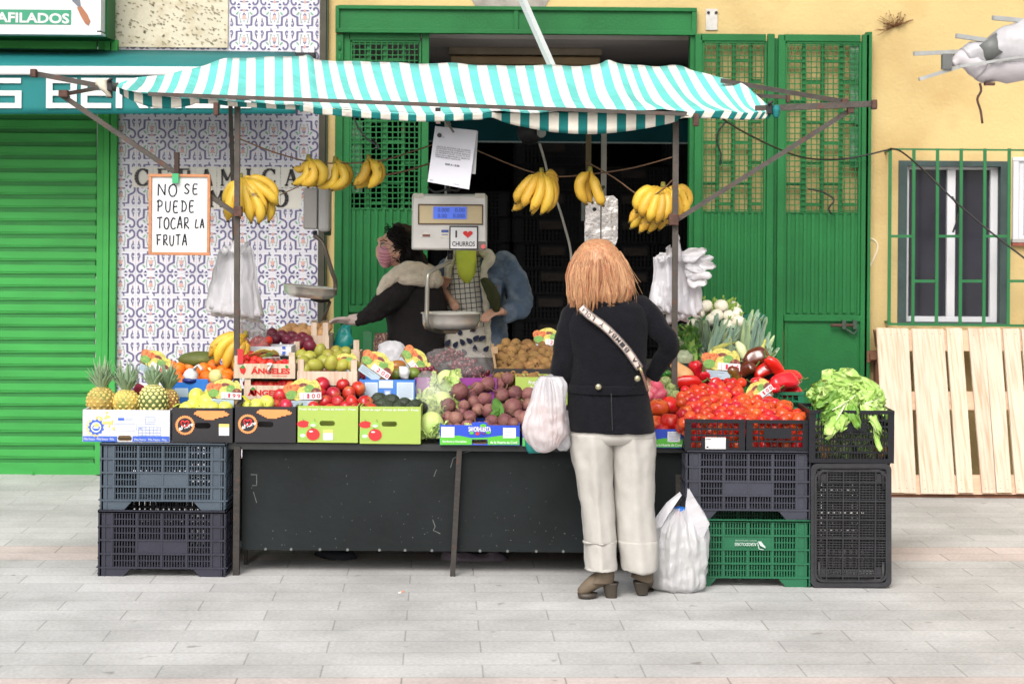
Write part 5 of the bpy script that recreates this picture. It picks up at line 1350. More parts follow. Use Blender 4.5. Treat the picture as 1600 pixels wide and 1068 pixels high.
b = cbox(648, 776, 590, 630, 9.5, .25, mat('purple_card', (150, 60, 150), .5, .08, k=.75), 'purple printed grape box under the plastic wrapped grapes', inner=m_boxW)
b = cbox(772, 884, 576, 600, 9.60, .34, m_boxK, 'black kiwi box with its flap raised behind the beets'); q = M(); q.ppoly([(767, 542), (771, 543), (778, 588), (775, 590)], 9.62, .3); q.pr(770, 541, 778, 552, 9.615, .004); q.build('side_flap', m_card, b)
b = cbox(805, 900, 589, 632, 9.4, .2, m_boxL, 'lime green box standing behind the beets below the kiwis'); q = M(); q.ptext('Fruta de', 826, 594, 846, 600, 9.398, .02); q.ptext('Aragón', 828, 602, 844, 608, 9.398, .02); q.build('printed_design', m_pw, b)
# wooden fruit crates with red lettering
def woodcrate(x0, x1, yp0, yp1, ytop, Y, depth, label, word=None, name='wooden_crate'):
    c = P((x0+x1)/2, yp1, Y); t = thing(name, label, 'crate', c); k = S(Y)
    q = M(); q.pr(x0, yp0, x1, yp1, Y, .006); yb = P((x0+x1)/2, yp1, Y).z
    h = (yp1-yp0)*k; w = (x1-x0)*k
    q.b2(c.x-w/2, c.x+w/2, Y+depth-.006, Y+depth, c.z, c.z+h); q.b2(c.x-w/2, c.x-w/2+.005, Y+.006, Y+depth-.006, c.z, c.z+h); q.b2(c.x+w/2-.005, c.x+w/2, Y+.006, Y+depth-.006, c.z, c.z+h); q.b2(c.x-w/2+.005, c.x+w/2-.005, Y+.006, Y+depth-.006, c.z+.001, c.z+.005)
    q.build('panel', m_wood, t)
    for xx in (x0+1, x1-10):
        for dd in (.007, depth-.03):
            q = M(); a = P(xx, yp1, Y+dd); q.b2(a.x, a.x+.03, Y+dd, Y+dd+.022, c.z+.006, c.z+(yp1-ytop)*k); q.build('corner_post', m_wood, t)
    if word:
        q = M(); q.ptext(word, x0+word_x[0], yp0+4.5, x0+word_x[1], yp1-7, Y-.0015, .05); q.use(0)
        q.ppoly([(x0+9, yp0+6), (x0+14, yp0+4), (x0+19, yp0+7), (x0+19, yp0+12), (x0+16, yp0+17), (x0+11, yp0+14)], Y-.0015, .001); q.use(1); q.ppoly([(x0+10, yp0+6), (x0+14, yp0+2), (x0+18, yp0+5), (x0+14, yp0+8)], Y-.0025, .001)
        q.ppoly([(x0+80, yp0+4), (x0+83, yp0+2), (x0+86, yp0+5), (x0+83, yp0+8)], Y-.0025, .001); q.use(0); q.pr(x0+60, yp1-4, x0+84, yp1-3.2, Y-.0015, .001)
        q.build('printed_lettering', [mat('stamp_red', (216, 44, 40), .6, k=.8), mat('stamp_green', (70, 160, 70), .6)], t)
    return t
word_x = (27, 88)
woodcrate(365, 461, 568, 591, 556, 9.42, .3, 'upper pale wood strawberry crate stamped with red lettering', 'ÁNGELES')
q = M(); q.pr(371, 545, 380, 568, 9.415, .006); q.build('red_crate_end', m_pr, label='small red and white crate corner standing by the front post', cat='crate end')
word_x = (6, 67)
woodcrate(381, 477, 602, 625, 592, 9.42, .3, 'lower pale wood strawberry crate with red lettering, above the black box', 'ÁNGELES')
woodcrate(464, 558, 580, 602, 562, 9.44, .32, 'plain pale wood crate of pears behind the red apples')
woodcrate(458, 562, 549, 572, 534, 9.95, .2, 'plain wooden crate behind the pears with tall corner posts')
woodcrate(485, 514, 524, 548, 504, 10.15, .3, 'narrow wood crate of ginger at the back by the green bag')
b = cbox(378, 455, 541, 553, 9.72, .2, m_boxW, 'white cardboard tray with blue edge holding the strawberry punnets'); q = M()
for y in (541, 549): q.pr(441, y, 446, y+4, 9.717, .002)
q.build('blue_edge', m_pb, b)

# pallet leaning on the yellow wall
pl = thing('wooden_pallet', 'new pale wooden pallet leaning against the yellow wall below the window', 'pallet', P(1490, 778, 11.75))
YB0, YT0 = 11.78, 12.36
def PL(x, y, off=0.):  # board plane leans back
    t = (y-514)/(772-514); return P(x, y, lerp(YT0, YB0, t)+off)
q = M()
bd = [(1370, 1397, 1384, 1413), (1397, 1419, 1413, 1432), (1425, 1450, 1439, 1465), (1450, 1474, 1465, 1493), (1479, 1503, 1497, 1521), (1513, 1538, 1535, 1556), (1538, 1563, 1558, 1581), (1567, 1592, 1588, 1612), (1596, 1622, 1616, 1642), (1626, 1650, 1646, 1670)]
for (a, b_, c_, d_) in bd:
    j = rnd(-1, 1)
    p = [PL(a+.4, 514+j), PL(b_-.4, 514+j), PL(d_-.4, 770+j*1.5), PL(c_+.4, 770+j*1.5)]
    q.ext(p, (0, .022, .002))
    q.build('face_board', m_wood, pl, bevel=.002); q = M()
for y0, y1 in ((516, 548), (612, 640), (742, 772)):
    q.ext([PL(1372+(y0-514)*.06, y0, .026), PL(1660, y0, .026), PL(1668, y1, .026), PL(1372+(y1-514)*.06, y1, .026)], (0, .02, .002))
    q.build('cross_board', mat('pink_wood', (226, 188, 158), .8, .1, 5, .2, 50, stretch=(.7, 8, 8), k=.78), pl); q = M()
for x0 in (1368, 1480, 1600):
    for y0, y1 in ((518, 545), (612, 640), (745, 776)):
        q.ext([PL(x0, y0, .05), PL(x0+26, y0, .05), PL(x0+30, y1, .05), PL(x0+4, y1, .05)], (0, .09, .01))
q.build('block', m_woodD, pl); q = M()
q.ext([PL(1384, 771, .05), PL(1668, 771, .05), PL(1668, 779, .05), PL(1384, 779, .05)], (0, .1, 0)); q.build('bottom_board', m_woodD, pl)
q = M()
for (a, b_, c_, d_) in bd:
    for y in (522, 540, 622, 632, 750, 764):
        t = (y-514)/256
        for f_ in (.25, .75):
            x = lerp(lerp(a, b_, f_), lerp(c_, d_, f_), t)+rnd(-1, 1); q.disc(x, y+rnd(-2, 2), 0, .5, n=6) if 0 else q.ell(PL(x, y+rnd(-2, 2), -.001), (.003, .0015, .003), nu=6, nv=4)
q.build('nail', mat('nail', (130, 110, 96), .6), pl)
q = M(); q.ext([PL(1384, 520, .16), PL(1660, 520, .16), PL(1668, 760, .16), PL(1392, 760, .16)], (0, .02, 0)) if 0 else None
dk = thing('wooden_pallet', 'darker wooden pallet behind the pale one, its edge showing by the green door', 'pallet', P(1378, 745, 12.3))
q = M(); q.pr(1360, 553, 1396, 562, 12.4, .1); q.pr(1368, 562, 1380, 745, 12.42, .08); q.pr(1384, 562, 1398, 745, 12.42, .08); q.pr(1360, 640, 1396, 652, 12.4, .1); q.build('frame', m_woodD, dk)
q = M(); q.pr(1355, 548, 1392, 566, 12.44, .08); q.build('top_board', m_woodD, dk)

# black crates
random.seed(77)
qq = crate_mesh(.58, .4, .19, 16, 3, arch=False, panel=(.3, .7, 2), slat=.5, groups=3, solidbase=False)
src = thing('storage_crate', 'empty black crate in the dark stacks inside the doorway', 'crate', (0, 0, 0), 'black crates stacked in the store room')
qq.build('crate_body', mat('storage_black', (14, 14, 17), .6, .2, 7, k=.6, spec=.12), src)
q = M(); q.b2(-.09, .09, -.012, -.008, .10, .16); q.build('paper_label', mat('dim_label', (64, 58, 54), .8, .3, 20, k=.3, spec=.1), src)
first = True
for ix, x in enumerate((735, 862, 990, 1100)):
    for k in range(12):
        if k > (9, 11, 10, 11)[ix]: continue
        loc = V((P(x, 500, 14.1).x+rnd(-.01, .01), 14.1+rnd(0, .03), .195*k+.01))
        if first: src.location = loc; first = False
        else: copy_thing(src, loc)

random.seed(5)
for i, (x, Y, z) in enumerate(((440, 10.0, 0), (570, 10.05, 0), (700, 10.0, 0), (840, 10.05, 0), (960, 10.0, 0), (440, 10.0, .2), (570, 10.02, .2), (700, 10.0, .2), (840, 10.03, .2), (960, 10.0, .2))):  # crates added so the space under the table looks dark
    c_ = copy_thing(src, V((P(x, 800, Y).x, Y, z)), label='black crate added to darken the space under the stall table', group='black crates added to darken the space under the table')
for (x, Y, z, lb) in ((1165, 9.55, 0, ''), (1165, 9.55, .2, ''), (1165, 9.55, .4, '')):
    pass

for i, (px_, Y, z) in enumerate(((254, 9.40, 0), (254, 9.40, .2), (254, 9.40, .4))):
    copy_thing(src, V((P(px_, 800, Y).x, Y, z)), label='black crate in the second row behind the slate blue and near black crates', group='black crates behind the end crates')
for z in (0, .2, .4):
    copy_thing(src, V((P(1388, 800, 9.3).x, 9.58, z)), rot=(0, 0, pi/2), label='black crate standing behind the upended crate at the lettuce end', group='black crates behind the upended crate')
# ================================================================ PRODUCE
random.seed(99)
def src(name, cat, q, mats, parts=None, n=1):
    """source thing at the origin: single mesh"""
    return q.build(name, mats, origin=(0, 0, 0))
def fruit(name, r3, mats, fn=None, extra=None, nu=16, nv=10, variants=2, rum=0.):
    out = []
    for k in range(variants):
        q = M(); q.ell((0, 0, 0), r3, nu=nu, nv=nv, fn=(lambda d, k=k: fn(d, k)) if fn else None)
        if rum: q.rumple(rum, 18, seed=k*3.1)
        if extra: q.use(1); extra(q, k)
        out.append(q.build(name, mats, origin=(0, 0, 0)))
    return out
nse = lambda d, k, s=1.6, a=.06: a*noise.noise(V((d.x*s+k*5, d.y*s, d.z*s)))
m_calyx = mat('calyx', (96, 120, 56), .7, .2, 40)
def stem(q, k, h=.034, l=.012, r=.0022): q.tube([(0, 0, h), (.003, 0, h+l)], r, 5)
m_tom = mat('tomato_skin', (208, 46, 30), .28, .10, 6, k=.85, coat=.1, spec=.35, orand=.2, rgb2=(232, 110, 50), thr=.60, soft=.12)
def star(q, k, z=.026, r=.016):
    for i in range(5):
        a = i*2*pi/5; q.add([(0, 0, z+.002), (cos(a-.3)*r*.4, sin(a-.3)*r*.4, z+.002), (cos(a)*r, sin(a)*r, z-.001), (cos(a+.3)*r*.4, sin(a+.3)*r*.4, z+.002)], [(0, 1, 2, 3)])
tomS = Kind(fruit('tomato', (.028, .028, .030), [m_tom, m_calyx], lambda d, k: 1+nse(d, k)-.12*max(0, abs(d.z)-.85)*3, lambda q, k: star(q, k)), 'tomato')
tomB = Kind(fruit('large_tomato', (.056, .056, .044), [m_tom, m_calyx], lambda d, k: 1+nse(d, k, 1.2, .1)+.04*cos(5*math.atan2(d.y, d.x))*abs(d.z)-.2*max(0, d.z-.8)*3, lambda q, k: star(q, k, .034, .02)), 'tomato')
m_app = mat('apple_skin', (186, 34, 44), .28, .25, 5, k=.88, coat=.25, rgb2=(226, 170, 84), thr=.66, soft=.10, orand=.16, stretch=(1, 1, .45), bump=.0)
app = Kind(fruit('red_apple', (.037, .037, .034), [m_app, m_calyx], lambda d, k: 1+nse(d, k, 1.2, .06)-.32*max(0, abs(d.z)-.8)*2.4+.02*d.z, lambda q, k: stem(q, k, .022, .018)), 'apple')
m_yel = mat('yellow_apple_skin', (222, 222, 96), .3, .07, 6, k=.9, orand=.06, rgb2=(190, 206, 84), thr=.6)
yap = Kind(fruit('yellow_apple', (.040, .040, .037), [m_yel, m_calyx], lambda d, k: 1+nse(d, k, 1.2, .05)-.32*max(0, abs(d.z)-.8)*2.4, lambda q, k: stem(q, k, .024, .016)), 'apple')
m_org = mat('orange_peel', (246, 122, 30), .4, .06, 6, .3, 130, k=.95, orand=.06)
org = Kind(fruit('orange', (.036, .036, .034), [m_org, m_calyx], lambda d, k: 1+nse(d, k, 1, .03)), 'orange')
m_kiwi = mat('kiwi_skin', (138, 104, 60), .85, .2, 10, .5, 160, k=.85, orand=.14, rgb2=(126, 92, 50), thr=.6)
kiw = Kind(fruit('kiwi', (.027, .027, .033), [m_kiwi, mat('kiwi_tip', (88, 60, 38), .9)], lambda d, k: 1+nse(d, k), lambda q, k: q.ell((0, 0, .032), (.006, .006, .003), nu=7, nv=4)), 'kiwi')
m_beet = mat('beet_skin', (118, 70, 72), .65, .22, 9, .5, 60, k=.9, orand=.14, rgb2=(152, 108, 96), thr=.56, soft=.14)
def beetx(q, k):
    q.use(1); q.tube(spline([(0, 0, -.036), (.004, 0, -.055), (.012, .004, -.075), (.024, .004, -.086)], 3), [.006*(1-i/12) for i in range(10)], 5)
    for i in range(6): a = rnd(0, 6.28); q.tube([(cos(a)*.006, sin(a)*.006, .034), (cos(a)*.012, sin(a)*.012, .046)], .003, 4)
bee = Kind(fruit('beetroot', (.040, .040, .039), [m_beet, mat('beet_root', (120, 84, 74), .8, .2, 30)], lambda d, k: 1+nse(d, k, 1.4, .10)-.1*min(0, d.z)*0, beetx, variants=3), 'beetroot')
m_avo = mat('avocado_skin', (50, 60, 44), .5, .3, 20, .6, 90, k=.9, orand=.1)
avo = Kind(fruit('avocado', (.034, .034, .048), [m_avo, m_calyx], lambda d, k: 1-.22*max(0, d.z)+nse(d, k)), 'avocado')
m_mang = mat('mango_skin', (186, 70, 46), .35, .2, 4, k=.85, rgb2=(110, 130, 50), thr=.5, soft=.1, orand=.08)
man = Kind(fruit('mango', (.042, .038, .058), [m_mang, m_calyx], lambda d, k: 1+nse(d, k, 1, .08)), 'mango')
m_pear = mat('pear_skin', (160, 158, 64), .45, .15, 7, k=.88, orand=.1, rgb2=(136, 112, 56), thr=.62)
pea = Kind(fruit('pear', (.034, .034, .050), [m_pear, m_calyx], lambda d, k: 1-.34*max(0, d.z)+nse(d, k), lambda q, k: stem(q, k, .048, .02)), 'pear')
m_str = mat('strawberry_skin', (206, 36, 34), .35, .1, 20, .6, 120, k=.95, orand=.08)
stw = Kind(fruit('strawberry', (.020, .020, .025), [m_str, m_calyx], lambda d, k: 1-.3*max(0, -d.z)+nse(d, k), lambda q, k: star(q, k, .022, .015)), 'strawberry')
m_cab = mat('cabbage_leaf', (204, 220, 138), .5, .12, 6, .6, 20, k=.9, orand=.05, rgb2=(168, 198, 110), thr=.56, soft=.1)
m_wr = mat('white_vegetable', (240, 234, 214), .4, .05, 8, k=.9)
tur = Kind(fruit('turnip', (.036, .036, .034), [m_wr, mat('turnip_top', (150, 180, 80), .6, .1)], lambda d, k: 1+nse(d, k, 1.2, .06)-.1*max(0, -d.z-.6), lambda q, k: [q.tube([(0, 0, .032), (rnd(-.012, .012), rnd(-.01, .01), .055)], .0035, 5) for _ in range(4)]), 'turnip')
m_pot = mat('potato_skin', (206, 160, 108), .8, .15, 9, .3, 60, k=.88, orand=.1)
pot = Kind(fruit('potato', (.045, .033, .030), [m_pot, m_calyx], lambda d, k: 1+nse(d, k, 1.4, .22)), 'potato')
m_oni = mat('red_onion_skin', (112, 36, 56), .4, .2, 10, k=.9, orand=.1, stretch=(1, 1, .2))
oni = Kind(fruit('red_onion', (.034, .034, .032), [m_oni, m_calyx], lambda d, k: 1+nse(d, k, 1.2, .06)+.12*max(0, d.z-.9)*6), 'onion')
m_grp = mat('grape_skin', (104, 34, 46), .25, .2, 12, k=.9, orand=.15, coat=.2)
m_rad = mat('radish_skin', (200, 84, 104), .4, .2, 6, k=.88, orand=.08, rgb2=(226, 160, 160), thr=.6)
rad = Kind(fruit('sweet_potato', (.035, .035, .052), [m_rad, m_calyx], lambda d, k: 1+nse(d, k, 1.4, .16)), 'sweet potato')
m_rp = mat('red_pepper_skin', (206, 26, 32), .16, .12, 4, k=.95, coat=.6, orand=.06)
m_bp = mat('brown_pepper_skin', (100, 44, 26), .16, .3, 4, k=.95, coat=.6, rgb2=(120, 110, 40), thr=.62)
m_gp = mat('green_pepper_skin', (44, 110, 40), .18, .2, 4, k=.9, coat=.5)
def pepper(name, mm, L=.10, R=.036, bend=.02, seed=0):
    q = M(); n = 16; N = 14; vs = []; random.seed(seed)
    for j in range(N+1):
        t = j/N; x = (t-.5)*L; rr = R*(sin(min(1, t*3.2)*pi/2)**.6)*(1-.35*t)*(1 if t < .88 else max(.05, 1-((t-.88)/.12)**2))
        for i in range(n):
            a = 2*pi*i/n; k = 1+.13*cos(3*a+seed)*(1-.3*t)+.05*cos(2*a+t*5)
            vs.append(V((x, cos(a)*rr*k, sin(a)*rr*k+bend*sin(t*pi))))
    q.add(vs, [(j*n+i, j*n+(i+1) % n, (j+1)*n+(i+1) % n, (j+1)*n+i) for j in range(N) for i in range(n)]+[tuple(range(n-1, -1, -1)), tuple(N*n+i for i in range(n))], True)
    q.rumple(.003, 30, seed=seed)
    q.use(1); q.tube(spline([(-L*.5+.004, 0, 0), (-L*.5-.008, 0, .002), (-L*.5-.024, 0, .010)], 3), [.010, .005, .004, .004, .0045, .005, .005], 7)
    return q.build(name, [mm, m_calyx], origin=(0, 0, 0))
rpep = Kind([pepper('red_pepper', m_rp, .135, .040, .008, 1), pepper('red_pepper', m_rp, .16, .032, .012, 4)], 'pepper')
bpep = Kind([pepper('brown_pepper', m_bp, .115, .040, .012, 2)], 'pepper')
gpep = Kind([pepper('green_pepper', m_gp, .09, .028, .01, 3)], 'pepper')

def put(kind, px, py, Y, label, group=None, rot=None, scale=1., i=None): return kind.put(P(px, py, Y), rot, scale, label, group, i)

# --- pineapples
m_pine = mat('pineapple_skin', (196, 160, 80), .7, .25, 6, k=.92, rgb2=(120, 130, 60), thr=.54, soft=.12, orand=.12)
m_eye = mat('pineapple_eye', (206, 184, 106), .7, .3, 40, k=.9, orand=.12)
m_crown = mat('pineapple_crown_leaf', (140, 166, 128), .55, .18, 6, k=.85, orand=.08)
def pineapple(px, py, R, H, label, seed, ch=40, tilt=0, eyes=m_eye, skin=m_pine, Y=9.18):
    random.seed(seed); b = P(px, py, Y); t = thing('pineapple', label, 'pineapple', b, 'pineapples in the white box'); k = S(Y); R *= k; H *= k
    q = M(); q.ell(b+V((0, 0, H/2)), (R, R, H/2), nu=22, nv=16, fn=lambda d: 1+.06*(1-abs(d.z)))
    q.use(1)
    rows, cols = 11, 13
    for j in range(rows):
        ph = lerp(.32, 2.75, j/(rows-1))
        for i in range(cols):
            a = 2*pi*(i+(j % 2)*.5)/cols+.1; d = V((sin(ph)*cos(a), sin(ph)*sin(a), cos(ph)))
            if d.y > .45: continue
            c = b+V((d.x*R*1.05, d.y*R*1.05, H/2+d.z*H/2*1.04)); rr = R*.185*(.5+.5*sin(ph))
            ry = Matrix.Rotation(0, 3, 'X')
            u = V((-sin(a), cos(a), 0)); w_ = d.cross(u).normalized(); n_ = d
            o = [c+u*rr*cos(s_)+w_*rr*.95*sin(s_)-n_*rr*.25 for s_ in [2*pi*z/6+pi/6 for z in range(6)]]
            q.add(o+[c+n_*rr*.38], [(z, (z+1) % 6, 6) for z in range(6)])
    q.build('fruit_body', [skin, eyes], t)
    q = M(); top = b+V((0, 0, H*.95))
    for i in range(52):
        a = rnd(0, 6.28); lev = i/52; out = lerp(1.0, .12, lev)*rnd(.8, 1.1); L = ch*k*lerp(.55, 1.05, lev)*rnd(.85, 1.1); wd_ = .0100*rnd(.8, 1.2)
        di = V((cos(a), sin(a), 0)); sd = V((-sin(a), cos(a), 0)); vs = []; N = 6
        for s_ in range(N+1):
            z = s_/N; p = top+di*(R*.25+out*L*.85*z**1.3)+V((tilt*z*L, 0, L*(z-out*.28*z*z)+lev*.01)); w2 = wd_*(1-z**1.6)*(1+.4*sin(z*3))+.0004
            vs += [p-sd*w2, p+di*w2*.35-V((0, 0, w2*.4)), p+sd*w2]
        q.add(vs, [(s_*3+e, s_*3+e+1, s_*3+e+4, s_*3+e+3) for s_ in range(N) for e in (0, 1)], True)
    q.build('crown', m_crown, t, solid=.0012)
pineapple(158, 650, 22, 46, 'pineapple with brownish skin and a pointed crown at the outer end of the box', 1, 44)
pineapple(197, 650, 20.5, 42, 'pineapple with yellow golden skin between the brownish and the chequered one', 2, 46)
pineapple(239, 652, 22, 52, 'pineapple with large pale chequered eyes and a short crown', 3, 34, eyes=mat('pale_eye', (226, 214, 140), .7, .2, 40, k=.95), skin=mat('dark_pine_skin', (100, 116, 62), .7, .2, 8, k=.9))
pineapple(262, 650, 17, 44, 'small reddish brown pineapple at the back by the blue box', 4, 40, skin=mat('red_pine_skin', (150, 100, 66), .7, .25, 8, k=.9), Y=9.27)
q = M(); q.ell(P(217, 610, 9.3), (.03, .02, .035)); q.rumple(.008, 30); q.build('red_net_bag', mat('pink_net', (200, 60, 90), .6, .2, 60), label='small pinkish red net bag peeping out between two pineapples', cat='net bag')

# --- oranges, melon, yellow apples
G = 'oranges in the blue box'
for x, y, Y in ((268, 574, 9.66), (279, 577, 9.6), (289, 571, 9.72), (276, 592, 9.56), (288, 598, 9.52), (318, 577, 9.58), (322, 590, 9.52), (334, 572, 9.66), (346, 580, 9.58), (352, 592, 9.52), (304, 592, 9.6), (338, 594, 9.5), (360, 577, 9.64), (308, 604, 9.5), (296, 575, 9.7), (356, 586, 9.56)):
    put(org, x, y, Y, 'orange in the loose heap above the bright blue box', G, scale=rnd(.95, 1.08))
for x, y, Y in ((478, 549, 10.05), (497, 547, 10.1)): put(org, x, y, Y, 'orange lying behind the strawberry punnets near the narrow wood crate', 'oranges at the back of the stall', scale=.95)
org.drop()
q = M(); q.ell(P(310, 562, 9.72), (.105, .06, .045), nu=30, nv=14, fn=lambda d: 1+.012*cos(14*math.atan2(d.z, d.y))); q.rumple(.004, 10)
q.build('melon', mat('melon_skin', (96, 104, 44), .6, .3, 9, .3, 60, k=.85, stretch=(.4, 1, 1), rgb2=(150, 150, 72), thr=.62), label='dark green ribbed melon lying behind the oranges', cat='melon')
q = M(); q.ell(P(298, 587, 9.46), (.038, .03, .036)); q.rumple(.008, 34); q.ptube([(304, 576, 9.45, 5), (310, 570, 9.44, 3), (316, 578, 9.43, 4)], 8, 2, .5); q.use(1); q.ell(P(297, 594, 9.455), (.042, .032, .018))
q.build('net_bag', [m_white, mat('navy_print', (30, 50, 130), .4)], label='white and navy wrapped net bag among the oranges', cat='net bag')
q = M(); q.ell(P(337, 588, 9.4), (.036, .03, .036)); q.rumple(.006, 30); q.ptube([(330, 580, 9.4, 5), (326, 574, 9.4, 3.5)], 8, 2, .5); q.build('net_bag', mat('lemon_net', (236, 228, 150), .45, .1, 40), label='pale yellow net bag of lemons behind the basket picture', cat='net bag')
G = 'yellow apples in the black box'
for x, y, Y in ((307, 619, 9.22), (322, 629, 9.16), (302, 634, 9.12), (333, 616, 9.28), (292, 640, 9.1), (318, 640, 9.1), (340, 632, 9.2), (352, 640, 9.1), (331, 640, 9.08), (281, 642, 9.2)): put(yap, x, y, Y, 'pale yellow apple heaped in the black box beside the pineapples', G, scale=rnd(.95, 1.15))
for x, y, Y in ((417, 629, 9.15), (400, 634, 9.12), (388, 636, 9.2)): put(yap, x, y, Y, 'pale yellow apple low in the black box below the lettered crates', 'yellow apples under the crates', scale=.95)
yap.drop()
G = 'red apples heaped over the lime green box'
ap = [(490, 588, 9.5, .9), (510, 587, 9.55, .9), (478, 592, 9.5, .9), (503, 601, 9.4, 1.15), (536, 601, 9.4, .95), (560, 607, 9.38, 1.05), (521, 616, 9.3, 1.1), (493, 603, 9.45, 1), (545, 614, 9.34, .95), (508, 628, 9.2, 1), (527, 628, 9.2, .95), (550, 628, 9.22, 1),
      (571, 629, 9.2, 1.05), (438, 619, 9.3, 1.05), (446, 634, 9.15, 1), (455, 604, 9.45, .9), (540, 636, 9.12, .85), (490, 636, 9.12, .85), (515, 640, 9.1, .85), (485, 616, 9.35, 1), (562, 590, 9.6, .85), (500, 615, 9.36, .95), (473, 634, 9.2, .95), (533, 590, 9.55, .85), (580, 640, 9.12, .9), (556, 640, 9.12, .9), (552, 596, 9.5, .85), (430, 634, 9.2, .9)]
for x, y, Y, s_ in ap: put(app, x, y, Y, 'shiny red apple in the heap over the lime green box', G, scale=s_)
app.drop()
G = 'avocados in the lime green box'
for x, y, Y in ((596, 632, 9.2), (614, 626, 9.25), (632, 631, 9.2), (649, 634, 9.18), (605, 638, 9.12), (624, 638, 9.1), (642, 640, 9.1), (586, 640, 9.14), (655, 638, 9.22), (590, 624, 9.32)): put(avo, x, y, Y, 'dark green avocado in the lime green box without sticker', G, rot=(rnd(1.2, 1.9), rnd(-.3, .3), rnd(0, 6)))
avo.drop()
for x, y, Y, lb in ((616, 585, 9.55, 'red mango leaning on the white wrap above the printed blue box'), (645, 583, 9.55, 'reddish mango on the other side of the white wrap by the grapes'), (620, 572, 9.62, 'greenish mango above the red ones, below the white bag'), (600, 590, 9.5, 'mango half hidden behind the price slip of two euros')):
    put(man, x, y, Y, lb, 'mangoes', rot=(rnd(1, 2), rnd(-.4, .4), rnd(0, 6)), scale=.85)
man.drop()
q = M(); q.prof([(572, 624, 637, .02), (582, 622, 641, .03), (592, 628, 640, .02)], 9.5, n=16); q.rumple(.008, 30); q.build('paper_wrap', m_white, label='crumpled white paper wrap between the two red mangoes', cat='wrapping')
q = M(); q.prof([(534, 604, 618, .02), (538, 594, 628, .05), (552, 590, 634, .07), (566, 590, 634, .07), (580, 600, 634, .05)], 9.85, n=44, sub=5); q.rumple(.016, 14, ridged=True, seed=3); q.rumple(.005, 40); q.build('white_bag', m_bag, label='crumpled white plastic bag behind the mangoes', cat='bag')
G = 'pears in the wooden crate'
for x, y, Y in ((474, 566, 9.6), (485, 558, 9.68), (479, 574, 9.5), (495, 572, 9.5), (514, 556, 9.7), (505, 564, 9.6), (530, 558, 9.7), (518, 570, 9.5), (545, 562, 9.62), (534, 572, 9.5), (550, 572, 9.52), (500, 550, 9.8), (540, 550, 9.8), (470, 555, 9.78), (525, 549, 9.8)): put(pea, x, y, Y, 'green brown pear in the plain pale crate behind the apples', G, scale=rnd(.95, 1.15))
pea.drop()
# strawberries
G = 'strawberries in the upper lettered crate'
for x, y, Y in ((378, 563, 9.5), (386, 560, 9.55), (393, 554, 9.6), (398, 562, 9.5), (405, 563, 9.5), (395, 568, 9.46), (383, 568, 9.46), (412, 568, 9.46), (424, 568, 9.46), (436, 568, 9.46), (404, 556, 9.6), (376, 568, 9.5), (445, 566, 9.5), (418, 560, 9.58), (452, 568, 9.46)): put(stw, x, y, Y, 'red strawberry in the upper crate with red lettering', G, scale=rnd(1, 1.25))
for i in range(12): put(stw, 386+i*7.4, 601+rnd(-2, 3), 9.48, 'red strawberry in the lower crate with red lettering', 'strawberries in the lower lettered crate', scale=rnd(1, 1.2))
G = 'strawberries in the clear punnet'
for i in range(34): put(stw, rnd(379, 420), 546-16*abs(rnd(0, 1))**1.0, 9.76+rnd(0, .1), 'red strawberry in the clear punnet on the white tray', G, scale=rnd(.9, 1.2))
stw.drop()
q = M(); q.prof([(520, 382, 414, .05), (526, 378, 420, .07), (540, 377, 422, .075), (549, 381, 419, .07)], 9.80, n=28, sub=3, e=4)
q.build('clear_punnet', mat('punnet_film', (226, 222, 220), .12, .05, 10, .2, 30, alpha=.22, spec=.8), label='clear plastic punnet of strawberries on the white tray', cat='punnet')
G = 'potatoes and ginger at the back'
for x, y, Y in ((448, 517, 10.3), (456, 513, 10.35), (466, 519, 10.3), (480, 522, 10.25), (496, 512, 10.3), (488, 516, 10.25), (505, 516, 10.28), (500, 521, 10.2), (510, 510, 10.35), (474, 512, 10.35), (441, 520, 10.3)): put(pot, x, y, Y, 'light brown ginger root or potato at the very back by the narrow crate', G, rot=(rnd(-.4, .4), rnd(-.4, .4), rnd(0, 6)), scale=rnd(.8, 1.1))
pot.drop()
G = 'red onions at the back'
for x, y, Y in ((456, 526, 10.15), (464, 531, 10.1), (473, 527, 10.15), (448, 531, 10.1), (468, 537, 10.05), (480, 533, 10.1), (458, 538, 10.05), (440, 524, 10.15), (430, 530, 10.1), (484, 540, 10.0), (425, 522, 10.2)): put(oni, x, y, Y, 'dark red onion in front of the ginger at the back', G, scale=rnd(.9, 1.1))
oni.drop()
q = M(); q.prof([(508, 536, 546, .01), (516, 530, 548, .03), (532, 524, 553, .05), (548, 514, 548, .05)], 10.4, n=28, sub=4); q.rumple(.014, 16, ridged=True); q.build('teal_bag', mat('teal_plastic', (24, 146, 140), .35, .1, 10, k=.75), label='teal plastic bag held by the masked seller in a white glove', cat='bag')
# kiwis
random.seed(14)
pile(kiw, [(778, 592, 9.58), (890, 592, 9.58), (888, 528, 10.02), (782, 540, 10.0)], .029, 'brown kiwi in the heap in the black box by the customer', 'kiwis in the black box', jit=.3)
for x, y, Y in ((800, 548, 9.9), (815, 560, 9.8), (836, 556, 9.8), (852, 566, 9.75), (868, 556, 9.8), (828, 572, 9.7), (790, 566, 9.8), (845, 578, 9.65), (806, 536, 10.0), (822, 541, 10.15), (790, 550, 10.1), (845, 540, 10.15), (833, 546, 10.1), (858, 541, 10.15), (870, 538, 10.15)): put(kiw, x, y, Y, 'brown kiwi in the heap in the black box by the customer', 'kiwis in the black box')
kiw.drop()
